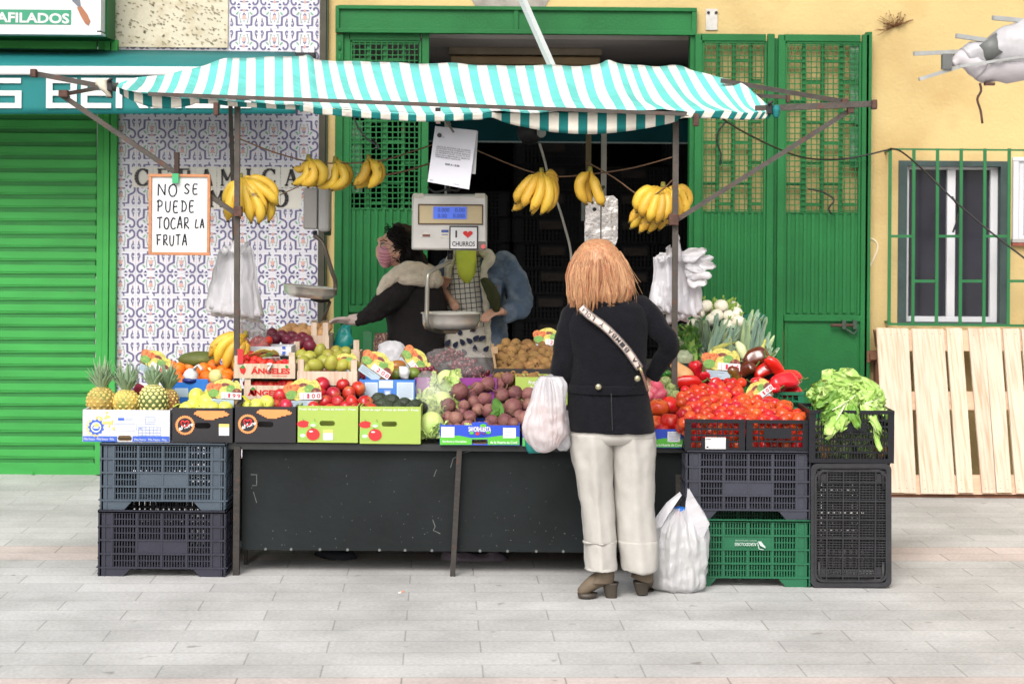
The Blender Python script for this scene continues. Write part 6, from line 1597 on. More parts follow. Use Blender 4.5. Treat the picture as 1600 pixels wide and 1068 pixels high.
# beets
random.seed(15)
G = 'beetroots on the blue and green boxes'; LB = 'dusty purple beetroot in the heap above the blue and green boxes'
bt = [(718, 611, 9.35, 1.12), (762, 600, 9.5, .98), (746, 607, 9.45, .9), (757, 624, 9.35, .92), (741, 628, 9.35, .85), (725, 634, 9.3, .75), (701, 633, 9.3, .95), (712, 654, 9.2, .98), (734, 651, 9.25, .85), (747, 640, 9.3, .8), (764, 642, 9.3, .98), (731, 666, 9.12, .85), (749, 669, 9.08, .85), (784, 617, 9.4, 1.0), (793, 592, 9.55, .9), (818, 596, 9.55, .75), (805, 614, 9.4, .95), (826, 616, 9.4, .95), (802, 636, 9.28, 1.2), (827, 633, 9.3, .95), (789, 658, 9.15, 1.0), (768, 658, 9.15, .85), (802, 662, 9.12, .8), (822, 655, 9.18, 1.1), (700, 652, 9.22, .8), (734, 618, 9.42, .8), (785, 640, 9.3, .8), (762, 666, 9.1, .75), (780, 600, 9.55, .8), (812, 650, 9.2, .8), (722, 645, 9.28, .7), (840, 640, 9.3, 1), (845, 620, 9.4, 1), (850, 660, 9.15, 1), (700, 668, 9.14, .7), (775, 672, 9.1, .8), (715, 670, 9.12, .75)]
for x, y, Y, s_ in bt: put(bee, x, y, Y, LB, G, scale=s_, rot=(rnd(.2, 2.4), rnd(-1.4, 1.4), rnd(0, 6)))
bee.drop()
m_bl = mat('beet_leaf', (84, 130, 52), .5, .25, 20)
q = M(); leafsheet(q, P(772, 622, 9.28), P(783, 655, 9.10), .028, seed=3); leafsheet(q, P(780, 638, 9.2), P(762, 660, 9.08), .018, seed=4); leafsheet(q, P(733, 602, 9.5), P(737, 616, 9.4), .014, seed=6); q.build('beet_leaf', m_bl, label='green leaves sticking out between the beetroots', cat='leaves', solid=.001)
# cabbages in nets
for x, y, Y, r_, lb in ((698, 598, 9.52, .066, 'uppermost pale green cabbage beside the beetroots'), (691, 632, 9.36, .068, 'middle pale green cabbage between the avocados and the beets'), (672, 620, 9.46, .05, 'small cabbage under the clear film near the purple box'), (674, 664, 9.12, .066, 'lowest cabbage in clear film beside the lime green box'), (738, 676, 9.12, .05, 'pale green cabbage peeping over the blue and green box')):
    t = thing('cabbage', lb, 'cabbage', P(x, y, Y)+V((0, 0, -r_))); q = M(); q.ell(P(x, y, Y), (r_*.92, r_*.9, r_), nu=26, nv=16, fn=lambda d: 1+.05*noise.noise(d*2.2)+.03*abs(noise.noise(d*5)))
    q.build('head', m_cab, t); q = M(); random.seed(int(x))
    for i in range(7):
        a = rnd(0, 6.28); d = V((cos(a)*.9, -abs(sin(a))-.3, rnd(-.6, .7))).normalized(); c = P(x, y, Y)+d*r_*.98
        sd = d.cross(V((0, 0, 1))).normalized(); u = sd.cross(d); 
        leafsheet(q, c-u*r_*.6, c+u*r_*.55+d*.006, r_*.55, curl=-.1, seed=i+x, ruff=.008, side=sd, cup=-.3)
    q.build('outer_leaf', m_cab, t, solid=.0015)
m_film = mat('film', (228, 230, 228), .12, .1, 14, .7, 26, alpha=.20, spec=.9)
q = M(); q.prof([(580, 660, 668, .02), (588, 654, 690, .05), (610, 650, 708, .09), (640, 656, 702, .09), (665, 656, 694, .08), (684, 664, 684, .03), (690, 672, 680, .01)], 9.3, n=40, sub=4); q.rumple(.012, 15, ridged=True); q.build('clear_film', m_film, label='crinkled clear plastic film round the cabbages by the avocados', cat='film')
# grapes under plastic
def grapes(cx, cy, Y, nx, ny, label, n):
    q = M(); random.seed(n)
    for i in range(n):
        a = rnd(0, 6.28); r_ = sqrt(random.random()); q.ell(P(cx+cos(a)*nx*r_, cy+sin(a)*ny*r_, Y+rnd(-.04, .03)), rnd(.011, .0135), nu=9, nv=6)
    q.build('grape_bunch', m_grp, label=label, cat='grapes')
grapes(663, 581, 9.6, 18, 10, 'bunch of dark red grapes beside the two euro picture sign', 40)
grapes(727, 571, 9.72, 20, 12, 'bunch of red grapes showing under the crinkled film', 52)
grapes(700, 560, 9.85, 28, 14, 'dark grapes deep under the crinkled film at the back', 70)
grapes(745, 583, 9.7, 18, 10, 'red grapes under the film beside the kiwi box flap', 46)
q = M(); q.prof([(546, 700, 730, .05), (549, 680, 752, .1), (556, 668, 765, .15), (570, 664, 771, .18), (586, 672, 772, .17), (597, 700, 768, .12)], 9.78, n=60, sub=5); q.rumple(.022, 12, ridged=True, seed=8); q.rumple(.008, 40, seed=2)
q.build('clear_film', mat('film_b', (214, 208, 208), .14, .15, 14, .9, 26, alpha=.16, spec=.9, rgb2=(190, 90, 100), thr=.74, soft=.03), label='large crinkled clear plastic film over the grapes', cat='film')

# --- tomatoes
random.seed(40)
LT = 'small round red tomato in the heap over the black crates'; GT = 'small tomatoes heaped over the black crates'
pile(tomS, [(1066, 660, 8.90), (1166, 660, 8.90), (1150, 606, 9.45), (1068, 612, 9.4)], .031, LT, GT, jit=.35, sc=(.85, 1.15))
pile(tomS, [(1168, 660, 8.90), (1258, 658, 8.90), (1232, 632, 9.2), (1160, 622, 9.3)], .031, LT, GT, jit=.35, sc=(.85, 1.15))
pile(tomS, [(1146, 640, 9.3), (1176, 640, 9.3), (1158, 600, 9.55), (1136, 600, 9.55)], .031, LT, GT, jit=.3)
# tomatoes seen through the crates' sides
for x0, x1, lb, gp in ((1080, 1158, 'small red tomato seen through the side of the crate with the card', 'tomatoes behind the slots of the crate with the card'), (1176, 1256, 'red tomato seen through the slots of the crate without a card', 'tomatoes behind the slots of the cardless crate')):
    for j in range(3):
        for i in range(6 if x0 < 1100 else 5):
            put(tomS, lerp(x0, x1, (i+.5*(j % 2))/(5.5 if x0 < 1100 else 4.6)), 696-j*14, 8.895+.02*random.random(), lb, gp, scale=rnd(.9, 1.1) if x0 < 1100 else rnd(1.05, 1.25))
tomS.drop()
G = 'large tomatoes beside the customer'
for x, y, Y, s_ in ((1029, 637, 9.25, 1.0), (1048, 633, 9.35, 1.0), (1068, 652, 9.18, .85), (1048, 659, 9.1, 1.0), (1025, 663, 9.12, .9), (1075, 645, 9.25, .7), (1062, 666, 9.06, .6), (1010, 655, 9.15, .95), (1000, 635, 9.3, .95), (1036, 672, 9.06, .7), (980, 655, 9.15, .95), (960, 650, 9.2, .95)):
    put(tomB, x, y, Y, 'big ribbed red tomato beside the customer above the blue and green box', G, rot=(rnd(-.6, .6), rnd(-.6, .6), rnd(0, 6)), scale=s_)
tomB.drop()
# --- peppers
for x, y, Y, s_, rt, lb in ((1212, 578, 9.7, 1.15, (0, .9, .3), 'upright glossy red pepper on top of the pepper heap'), (1226, 598, 9.62, 1.25, (0, .1, 3.5), 'long red pepper lying across the small green crate'), (1235, 590, 9.7, 1.0, (.4, -.1, 3.1), 'red pepper behind the long one above the green crate'), (1196, 580, 9.75, 1.0, (0, .5, 3.3), 'red pepper between the brown one and the upright red one'),
                        (1190, 600, 9.62, .9, (0, .2, .4), 'small red pepper with its stem toward the street'), (1088, 580, 9.7, .95, (0, 1.2, .8), 'red pepper behind the long two-toned pepper'), (1108, 575, 9.75, .85, (0, .8, 2.2), 'dark red pepper below the leeks, beside the basket sign'), (1102, 597, 9.62, .95, (.3, 1.0, 1.2), 'wrinkled orange red pepper in the middle of the row'), (1070, 600, 9.58, 1.15, (.2, .12, 3.25), 'long red and green pepper lying next to the artichokes'), (1122, 602, 9.6, .8, (0, .5, .2), 'short red pepper just above the small tomatoes'), (1135, 605, 9.58, .8, (0, .9, 2), 'short red pepper touching the brown green pepper'), (1205, 610, 9.55, .8, (0, .3, 2.7), 'low red pepper inside the small green crate'), (1236, 614, 9.68, .9, (0, .2, 3), 'red pepper seen through the small green crate')):
    put(rpep, x, y, Y, lb, 'red peppers', rot=rt, scale=s_)
rpep.drop()
for x, y, Y, s_, rt, lb in ((1182, 562, 9.8, 1.35, (0, .25, 3.3), 'big chocolate brown pepper under the leeks'), (1145, 588, 9.62, 1.2, (0, 1.15, .5), 'brown and green pepper hanging over the small tomatoes'), (1168, 580, 9.75, 1.0, (0, .6, 3.0), 'dark brown pepper in the shade between the two large ones')):
    put(bpep, x, y, Y, lb, 'brown peppers', rot=rt, scale=s_)
bpep.drop()
for x, y, Y, s_, rt, lb in ((1043, 590, 9.6, 1, (0, .9, 1), 'small dark green pepper above the artichokes'), (1041, 572, 9.75, .9, (0, .6, 2), 'green pepper beside the post under the customer elbow'), (1030, 596, 9.58, .8, (0, .3, .5), 'green pepper next to the pink sweet potatoes')):
    put(gpep, x, y, Y, lb, 'green peppers', rot=rt, scale=s_)
gpep.drop()
q = M(); q.ptube([(1052, 568, 9.72, 7), (1058, 574, 9.7, 9), (1066, 584, 9.68, 14), (1072, 592, 9.66, 14.5), (1076, 599, 9.64, 8)], 18, 4); q.build('butternut_squash', mat('squash_skin', (226, 172, 118), .45, .06, 6, k=.85), label='smooth tan butternut squash behind the post', cat='squash')
for x, y, Y in ((1022, 593, 9.5), (1014, 603, 9.45), (1028, 606, 9.42), (1020, 615, 9.38), (1030, 618, 9.36), (1012, 620, 9.36), (1000, 610, 9.4)): put(rad, x, y, Y, 'pink sweet potato beside the customer above the big tomatoes', 'pink sweet potatoes', rot=(rnd(.4, 1.4), rnd(-.5, .5), rnd(0, 6)), scale=.9)
rad.drop()
m_art = mat('artichoke_leaf', (150, 164, 104), .6, .2, 20, k=.85, orand=.08)
def artichoke():
    q = M(); q.ell((0, 0, 0), (.026, .026, .026))
    for j in range(5):
        for i in range(9):
            a = 2*pi*(i+.5*(j % 2))/9; ph = lerp(2.4, .5, j/4); d = V((sin(ph)*cos(a), sin(ph)*sin(a), cos(ph))); u = V((-sin(a), cos(a), 0)); w_ = u.cross(-d).normalized()
            if w_.z < 0: w_ = -w_
            c = d*.027; q.add([c-w_*.012-u*.008, c-w_*.012+u*.008, c+w_*.006+u*.009+d*.004, c+w_*.016+d*.003, c+w_*.006-u*.009+d*.004], [(0, 1, 2, 3, 4)])
    q.tube([(0, 0, -.024), (0, 0, -.045)], .006, 7); return q.build('artichoke', m_art, origin=(0, 0, 0))
art = Kind([artichoke()], 'artichoke')
for x, y, Y in ((1040, 598, 9.5), (1050, 606, 9.46), (1032, 612, 9.44), (1044, 617, 9.42), (1056, 620, 9.4), (1036, 624, 9.38), (1027, 626, 9.36)): put(art, x, y, Y, 'small green artichoke between the sweet potatoes and the tomatoes', 'artichokes', rot=(rnd(-.3, 1), rnd(-.5, .5), rnd(0, 6)), scale=1.05)
art.drop()
# wrapped cauliflowers
for x, y, Y, lb in ((1068, 536, 9.95, 'film wrapped cauliflower under the white carrier bags'), (1070, 560, 9.85, 'film wrapped pale green head below the other wrapped one')):
    q = M(); q.ell(P(x, y, Y), (.05, .045, .045), nu=26, nv=16, fn=lambda d: 1+.08*noise.noise(d*3)); q.rumple(.006, 30); q.build('wrapped_cauliflower', mat('wrapped_veg', (196, 204, 166), .2, .2, 10, .5, 30, k=.85, coat=.6), label=lb, cat='cauliflower')
# celery
m_cel = mat('celery_stalk', (160, 196, 90), .5, .15, 8); m_celL = mat('celery_leaf', (86, 140, 48), .55, .3, 20)
t = thing('celery', 'bright green celery with leafy top between the cauliflowers and the leeks', 'celery', P(1085, 575, 9.85)); q = M(); random.seed(3)
for i in range(9): q.ptube([(1086+rnd(-4, 4), 576, 9.82, 3.4), (1083+rnd(-5, 5), 550, 9.86, 3.2), (1076+rnd(-8, 8), 524, 9.9, 2.4), (1070+rnd(-12, 14), 508, 9.92, 1.6)], 7, 3)
q.build('stalks', m_cel, t); q = M()
for i in range(110):
    x, y = rnd(1056, 1094), rnd(508, 560); Y = 9.84+rnd(0, .1); a = rnd(0, 6.28); leafsheet(q, P(x, y, Y), P(x+cos(a)*7, y+sin(a)*6, Y+rnd(-.03, .01)), .009, seed=i, nu=3, nv=4, ruff=.006)
q.build('foliage', m_celL, t)
# leeks
random.seed(17)
m_lk = mat('leek_leaf', (128, 156, 136), .5, .25, 12, k=.85, orand=.3, stretch=(1, 1, .15), rgb2=(180, 196, 140), thr=.56, soft=.12); m_lw = mat('leek_white', (214, 224, 170), .45, .1, 9, k=.88)
lk = [(1098, 560, 1092, 500, 9.95, -.2), (1110, 562, 1112, 494, 9.95, .1), (1106, 564, 1130, 500, 9.9, .2), (1122, 566, 1128, 506, 9.98, .1), (1132, 566, 1142, 512, 9.96, .1), (1120, 570, 1152, 516, 9.88, .3), (1150, 572, 1156, 500, 9.96, .0), (1160, 572, 1174, 494, 9.95, .2), (1152, 560, 1180, 488, 9.98, .2), (1176, 572, 1190, 500, 9.93, .2), (1186, 572, 1204, 520, 9.93, .2), (1140, 575, 1148, 530, 9.85, .0), (1190, 576, 1208, 538, 9.9, .2), (1170, 560, 1160, 498, 10.0, -.1)]
for n_, (x0, y0, x1, y1, Y, ln) in enumerate(lk):
    t = thing('leek', 'blue green leek standing among the leeks behind the peppers', 'leek', P(x0, y0, Y), 'leeks standing behind the peppers')
    q = M(); q.ptube([(x0, y0+6, Y, 5.5), (x0+(x1-x0)*.15, y0-6, Y, 5.5), (x0+(x1-x0)*.3, y0-16, Y+.01, 6.5)], 9, 3); q.build('shaft', m_lw if n_ % 3 else m_lk, t)
    q = M()
    for j in range(5):
        dx = rnd(-9, 9); b0 = P(x0+(x1-x0)*.2+rnd(-2, 2), y0-10, Y); e0 = P(x1+dx*1.3, y1+rnd(-6, 14), Y+rnd(-.03, .05))
        s_ = V((1, rnd(-.9, .9), rnd(-.1, .1))); leafsheet(q, b0, e0, .023*rnd(.6, 1.3), curl=rnd(-.12, .12), seed=j+n_*7, nu=4, nv=8, ruff=.004, side=s_, cup=rnd(.3, .7))
    q.build('leaves', m_lk, t, solid=.0018)
t = thing('leek', 'leek with a folded yellow green leaf drooping over the basket sign', 'leek', P(1150, 560, 9.8)); q = M(); q.ptube([(1163, 560, 9.8, 6), (1158, 545, 9.8, 8), (1152, 535, 9.82, 4)], 9, 3); q.build('shaft', m_lw, t)
q = M(); leafsheet(q, P(1112, 545, 9.8), P(1152, 532, 9.82), .012, seed=2, curl=.25, ruff=.004, side=(0, .3, 1)); leafsheet(q, P(1185, 560, 9.8), P(1198, 530, 9.8), .014, seed=9, ruff=.006); q.build('leaves', mat('yellow_leaf', (190, 190, 96), .6, .2, 12), t, solid=.0015)
random.seed(18)
G = 'turnips above the leeks'
for x, y, Y in ((1104, 478, 10.1), (1127, 478, 10.1), (1120, 493, 10.05), (1139, 494, 10.05), (1113, 500, 10.05), (1150, 490, 10.1), (1154, 503, 10.02), (1136, 508, 10.0), (1084, 508, 10.0), (1092, 490, 10.1), (1146, 480, 10.15), (1112, 486, 10.15)): put(tur, x, y, Y, 'round creamy white turnip on top behind the leeks', G, rot=(rnd(-.5, .5), rnd(-.5, .5), rnd(0, 6)), scale=rnd(.95, 1.1))
tur.drop()
q = M(); random.seed(6)
for i in range(30): x, y = rnd(1098, 1158), rnd(472, 500); a = rnd(-2.6, -.5); leafsheet(q, P(x, y, 10.12), P(x+cos(a)*9, y+sin(a)*8, 10.1), .010, seed=i, nu=3, nv=4, ruff=.006)
q.build('turnip_leaves', mat('turnip_leaf', (150, 184, 84), .55, .2, 20), label='small green leaf tufts between the turnips', cat='leaves')
q = M(); q.pr(1162, 491, 1196, 495, 10.3, .02); q.pr(1162, 495, 1165, 510, 10.3, .02); q.pr(1186, 495, 1189, 512, 10.3, .02); q.build('crate_rim', mat('teal_crate', (22, 120, 100), .45), label='teal crate rim showing above the leek leaves', cat='crate')
# support shelf behind the right heap so the greens rest on something
q = M(); q.b2(P(1062, 560, 9.7).x, P(1215, 560, 9.7).x, 9.8, 10.4, P(1130, 600, 9.7).z-.02, P(1130, 565, 9.8).z-.01); q.b2(P(1080, 560, 9.7).x, P(1190, 560, 9.7).x, 9.98, 10.4, P(1130, 565, 9.8).z-.01, P(1130, 512, 10.0).z)
q.b2(P(1000, 560, 9.4).x, P(1064, 560, 9.7).x, 9.45, 10.3, .7, P(1040, 615, 9.5).z-.03); q.b2(P(1040, 560, 9.4).x, P(1064, 560, 9.7).x, 9.75, 10.3, .7, P(1060, 570, 9.8).z-.03)
q.build('stepped_shelf', mat('shelf_dark', (38, 52, 46), .8, .2, 8), label='dark stepped shelf hidden under the leeks and turnips', cat='shelf')

# --- lettuces
random.seed(50)
m_let = mat('lettuce_leaf', (168, 206, 104), .42, .16, 9, .25, 50, k=.88, rgb2=(206, 226, 150), thr=.60, soft=.12); m_let2 = mat('lettuce_leaf_dark', (112, 158, 58), .45, .2, 9, .25, 50, k=.8, rgb2=(150, 140, 70), thr=.64)
m_rib = mat('lettuce_rib', (222, 232, 190), .4, .06, 8, k=.88)
def lettuce(label, bx, by, Y, leaves):
    t = thing('lettuce', label, 'lettuce', P(bx, by, Y), 'lettuces in the tall black crate')
    for mi, mm in ((0, m_let), (1, m_let2)):
        q = M()
        for i, (x, y, dy, w_, mk) in enumerate(leaves):
            if mk != mi: continue
            b0, e0 = P(bx+rnd(-3, 3), by+rnd(-2, 2), Y+rnd(-.01, .03)), P(x, y, Y+dy)
            leafsheet(q, b0, e0, w_*1.12, curl=rnd(-.05, .15), seed=i+bx, nu=12, nv=16, ruff=.028, droop=.02)
        if q.v: q.build('leaf', mm, t, solid=.0014)
    q = M()
    for i, (x, y, dy, w_, mk) in enumerate(leaves):
        if i % 2: continue
        a, b_ = P(bx, by, Y-.01), P(x, y, Y+dy); q.tube([a, a.lerp(b_, .35)+V((0, -.012, 0)), a.lerp(b_, .7)+V((0, -.008, 0))], [.007, .005, .002], 6, flat=.6)
    q.build('rib', m_rib, t)
lettuce('big lettuce with white ribs sprawling over the crate toward the pallet', 1366, 634, 8.92, [(1300, 578, .05, .07, 0), (1288, 600, .0, .065, 0), (1320, 570, .12, .07, 0), (1345, 585, .1, .06, 0), (1372, 600, .06, .05, 0), (1310, 612, -.06, .06, 0), (1290, 620, -.06, .05, 1), (1380, 620, .0, .04, 0), (1330, 600, -.05, .05, 0), (1305, 590, -.02, .06, 0)])
lettuce('lettuce with upright frilly leaves at the back of the crate', 1300, 640, 9.02, [(1280, 588, .05, .07, 1), (1300, 568, .08, .08, 0), (1330, 566, .1, .07, 0), (1270, 612, .0, .05, 1), (1318, 590, .0, .07, 0), (1352, 582, .08, .06, 1), (1290, 600, -.05, .06, 0), (1262, 604, .05, .045, 0)])
lettuce('lettuce with broad leaves hanging over the front edge of the crate', 1322, 628, 8.86, [(1299, 668, -.15, .055, 0), (1316, 660, -.14, .05, 0), (1290, 645, -.13, .04, 1), (1340, 655, -.13, .035, 1), (1275, 628, .0, .05, 1), (1310, 602, .0, .06, 0), (1345, 610, .0, .05, 0)])
lettuce('lettuce whose narrow leaf hangs down the crate front near the corner', 1352, 630, 8.86, [(1376, 692, -.12, .024, 0), (1372, 662, -.12, .03, 0), (1384, 640, .0, .035, 0), (1368, 600, .04, .05, 0), (1385, 618, .05, .04, 0), (1340, 590, .05, .05, 0)])
q = M()
for i in range(60):
    x = rnd(1275, 1388); y = rnd(650, 712); leafsheet(q, P(x, y+8, 8.9), P(x+rnd(-14, 14), y-14, 8.89+rnd(0, .03)), .022, seed=i, nu=4, nv=5, ruff=.012)
q.build('packed_lettuce_leaves', mat('packed_leaf', (130, 170, 76), .5, .35, 14, k=.85, rgb2=(220, 224, 180), thr=.58, soft=.06), label='packed lettuce leaves seen through the slots of the tall crate', cat='leaves', kind='stuff', solid=.001)
q = M()
for x, y in ((1283, 700), (1292, 704), (1370, 700), (1380, 704), (1376, 708), (1288, 709)): q.ell(P(x, y, 8.87), (.022, .02, .024), nu=9, nv=6)
q.build('lettuce_stumps', mat('cut_stump', (196, 150, 90), .7, .2, 20), label='brownish cut lettuce stumps low in the tall crate', cat='stumps', kind='stuff')

# --- fruit basket picture signs with prices
m_sb = mat('basket_brown', (150, 120, 84), .6, .3, 30); m_sy = mat('print_banana', (222, 210, 112), .45, .2, 60, k=.82, rgb2=(170, 170, 80), thr=.58); m_sg = mat('print_green_apple', (122, 172, 90), .45, .2, 60, k=.8, rgb2=(190, 200, 110), thr=.6); m_so = mat('print_peach', (222, 140, 84), .45, .2, 60, k=.82, rgb2=(200, 84, 60), thr=.56)
m_sr = mat('print_plum', (126, 62, 66), .45, .2, 60, k=.8, rgb2=(190, 140, 90), thr=.62); m_slip = mat('grey_slip', (184, 204, 218), .4, .05, 20, k=.8); m_red = mat('digit_red', (232, 50, 80), .5, k=.9)
def sign(px, py, Y, w, rot, price, label, lean=0.):
    k = S(Y)*w/60.; c = P(px, py, Y); t = thing('price_sign', label, 'price sign', c, 'fruit basket price signs'); 
    R = Matrix.Rotation(-radians(rot), 3, 'Y') @ Matrix.Rotation(radians(lean), 3, 'X')
    def g(x, y, off=0.): return c+R @ V((x*k, off, -y*k))
    def el(q, x, y, rx, ry, a=0, off=0., th=.002, n=16):
        a = radians(a); q.ext([g(x+rx*cos(u)*cos(a)-ry*sin(u)*sin(a), y+rx*cos(u)*sin(a)+ry*sin(u)*cos(a), off) for u in [2*pi*i/n for i in range(n)]], R @ V((0, th, 0)))
    q = M()
    q.use(0); q.ext([g(-28, 4), g(28, 4), g(22, 24), g(-20, 24)], R @ V((0, .003, 0)))
    q.use(1)
    pts = [(-20+42*i/10, -8-7*sin(pi*i/10)) for i in range(11)]; q.ext([g(x, y-3.0*sin(pi*(i+.6)/11.5), -.001) for i, (x, y) in enumerate(pts)]+[g(x*.95, y+5.5, -.001) for x, y in pts[::-1]], R @ V((0, .003, 0)))
    el(q, 23, -6, 5, 11, -25, -.0022); el(q, -2, 4, 6, 9, 10, -.0052); el(q, -6, 12, 8, 4, 0, -.0056); el(q, 4, -1, 6, 5, 0, -.0046)
    q.use(3); el(q, -21, -2, 9, 8, 0, -.0042); el(q, -10, -4, 7, 6, 0, -.0035)
    q.use(2); el(q, -17, 7, 9, 7, -10, -.0058); el(q, 11, -2, 8, 6, -15, -.005); el(q, 6, 8, 5, 5, 0, -.0054)
    q.use(4); el(q, 22, 4, 8, 7, 0, -.0062); el(q, 2, -6, 8, 5, 0, -.0024); q.use(0); el(q, 0, 0, 20, 9, 0, -.0005)
    q.build('fruit_picture', [m_sb, m_sy, m_sg, m_so, m_sr], t)
    q = M()
    q.ext([g(-4, 4, -.008), g(30, 4, -.008), g(30, 15, -.008), g(-4, 15, -.008)], R @ V((0, .003, 0))); q.use(1)
    for i, ch in enumerate(price):
        x = (6, 15, 23)[i]; o = g(x+(2 if ch == '1' else 0), 13, -.0095); q.text(ch, o, R @ V(((3.4 if ch == '1' else 5.5)*k, 0, 0)), R @ V((0, 0, 7.2*k)), .02)
    q.ext([g(1.8, 4, -.0085), g(2.3, 4, -.0085), g(2.3, 15, -.0085), g(1.8, 15, -.0085)], R @ V((0, .001, 0)))
    q.build('price_strip', [m_pw, m_red], t)
    q = M(); q.ext([g(-20, 16.5, -.007), g(18, 16.5, -.007), g(18, 29, -.007), g(-20, 29, -.007)], R @ V((0, .003, 0))); q.use(1)
    for i in range(3): q.ext([g(-17, 19+i*3, -.0078), g(-17+(24, 14, 20)[i], 19+i*3, -.0078), g(-17+(24, 14, 20)[i], 19.6+i*3, -.0078), g(-17, 19.6+i*3, -.0078)], R @ V((0, .001, 0)))
    q.build('paper_slip', [m_slip, mat('slip_ink', (120, 136, 150), .5)], t)
sign(243, 563, 9.5, 52, -30, '150', 'tilted fruit basket price sign behind the pineapples')
sign(350, 608, 9.14, 56, -3, '199', 'fruit basket price sign on the yellow apples, marked one ninety nine')
sign(472, 609, 9.16, 60, 2, '100', 'fruit basket price sign on the red apples below the wood crates')
sign(590, 566, 9.46, 56, -34, '200', 'fruit basket price sign marked two euros above the blue printed box')
sign(650, 562, 9.66, 54, -52, '300', 'strongly tilted fruit basket price sign beside the plastic wrapped grapes')
sign(856, 526, 9.95, 48, -8, '200', 'fruit basket price sign on the kiwis next to the customer shoulder')
sign(1126, 562, 9.6, 62, -4, '166', 'fruit basket price sign among the peppers below the leeks')
sign(1182, 612, 9.28, 50, 38, '100', 'fruit basket price sign tipped over on the small tomatoes')
sign(412, 555, 9.55, 50, 4, '250', 'flat lying fruit basket price sign on the upper strawberry crate', lean=48)
sign(537, 565, 9.5, 44, 8, '100', 'fruit basket price sign leaning on the pears')
q = M(); q.pr(417, 567, 425, 570, 9.4, .01); q.bar(P(424, 568, 9.41), P(418, 578, 9.4), .02, .003); q.build('white_tie', m_white, label='small white plastic tie hanging over the upper red lettering', cat='tie')
q = M(); q.bar(P(380, 618, 9.1), P(390, 628, 9.08), .02, .003); q.build('yellow_tag', mat('tag_yellow', (226, 222, 60), .5), label='small yellow tag tucked by the lower lettered crate', cat='tag')
q = M(); q.pr(567, 519, 581, 550, 10.3, .03); q.pr(570, 517, 578, 519, 10.3, .03); q.build('green_carton', mat('dark_green_carton', (40, 110, 66), .5, .2, 12), label='slim dark green carton standing behind the mangoes', cat='carton', bevel=.002)
# cigarette butt
q = M(); q.tube([P(622, 926, 8.52), P(627, 924.5, 8.52)], .004, 7); q.use(1); q.tube([P(627, 924.5, 8.52), P(632, 923, 8.52)], .004, 7)
q.build('cigarette_butt', [m_white, mat('filter', (226, 150, 110), .7)], label='cigarette butt lying on the paving in front of the stall', cat='cigarette butt')
# ================================================================ PEOPLE
m_skin = mat('skin', (222, 172, 146), .5, .06, 12, .1, 120, k=.95, sss=.15)
def body_mesh(parent, q, voxel=.009):
    o = q.build('body', m_skin, parent)
    r_ = o.modifiers.new('r', 'REMESH'); r_.mode = 'VOXEL'; r_.voxel_size = voxel; r_.use_smooth_shade = True
    s_ = o.modifiers.new('m', 'SMOOTH'); s_.iterations = 3; s_.factor = .5
    return o
def limb(q, pts, n=14, sub=5, k=.66):
    """(x,y,z,r) world limb"""
    s_ = spline(pts, sub); q.tube([a[:3] for a in s_], [a[3]*(k if a[3] > .029 else .95) for a in s_], n)
def handmesh(q, wrist, dirv, palmn, k=1., curl=.5):
    """palm and five bent fingers; dirv along the fingers, palmn out of the palm"""
    w_, d, n = V(wrist), V(dirv).normalized(), V(palmn).normalized(); s_ = d.cross(n).normalized()
    R = Matrix((s_, d, n)).transposed()
    q.ell(w_+d*.048*k, (.040*k, .052*k, .016*k), R, nu=14, nv=8)
    for i, (off, L) in enumerate(((-.030, .066), (-.010, .074), (.011, .070), (.030, .056))):
        p = w_+d*.082*k+s_*off*k; a = 0; pts = [p-d*.02*k]; dd = d.copy()
        pts.append(p)
        for j, f_ in enumerate((.42, .33, .25)):
            a += curl*(.5+.15*j)+.05*i; dd = d*cos(a)+n*sin(a)+s_*off*2.2; pts.append(pts[-1]+dd.normalized()*L*f_*k)
        q.tube(pts, [.0095*k, .0095*k, .0085*k, .0078*k, .0062*k], 8)
    p = w_+d*.025*k-s_*.034*k; t1 = p+(d*.55-s_*.7+n*.35).normalized()*.034*k; t2 = t1+(d*.85-s_*.25+n*.4).normalized()*.028*k
    q.tube([w_+d*.02*k-s_*.015*k, p, t1, t2], [.014*k, .012*k, .010*k, .0085*k], 8)

# ---------------------------------------------------------------- customer
YC = 8.55
cu = thing('person', 'blonde customer seen from behind in a black blazer, cream trousers and heeled ankle boots', 'person', P(962, 932, YC))
q = M()
def pp4(px, py, Y, r): v = P(px, py, Y); return (v.x, v.y, v.z, r)
limb(q, [pp4(950, 655, YC, .13), pp4(950, 600, YC, .11), pp4(948, 540, YC, .115), pp4(945, 495, YC, .11), pp4(943, 478, YC, .06), pp4(940, 462, YC+.01, .05), pp4(938, 440, YC+.02, .05)], 20)
q.ell(P(936, 418, YC+.03), (.082, .098, .115), nu=20, nv=14)
q.ell(P(936, 428, YC+.125), (.016, .022, .022))                      # nose, turned to the stall
for s_ in (-1, 1):
    q.ell(P(936, 421, YC+.03)+V((s_*.083, 0, 0)), (.012, .02, .03))
limb(q, [pp4(906, 488, YC, .045), pp4(888, 500, YC-.0, .052), pp4(880, 545, YC-.02, .044), pp4(877, 585, YC-.02, .038), pp4(872, 595, YC+.1, .032), pp4(864, 597, YC+.2, .025)])
handmesh(q, P(864, 597, YC+.2), (-.3, .9, -.35), (.2, -.3, -.9), 1, 1.1)
limb(q, [pp4(990, 478, YC, .045), pp4(1012, 488, YC, .052), pp4(1031, 515, YC, .040), pp4(1042, 540, YC+.01, .034), pp4(1032, 564, YC+.06, .030), pp4(1016, 588, YC+.12, .026)])
handmesh(q, P(1014, 588, YC+.12), (-.8, -.1, -.6), (-.3, -.9, .1), 1, .3)
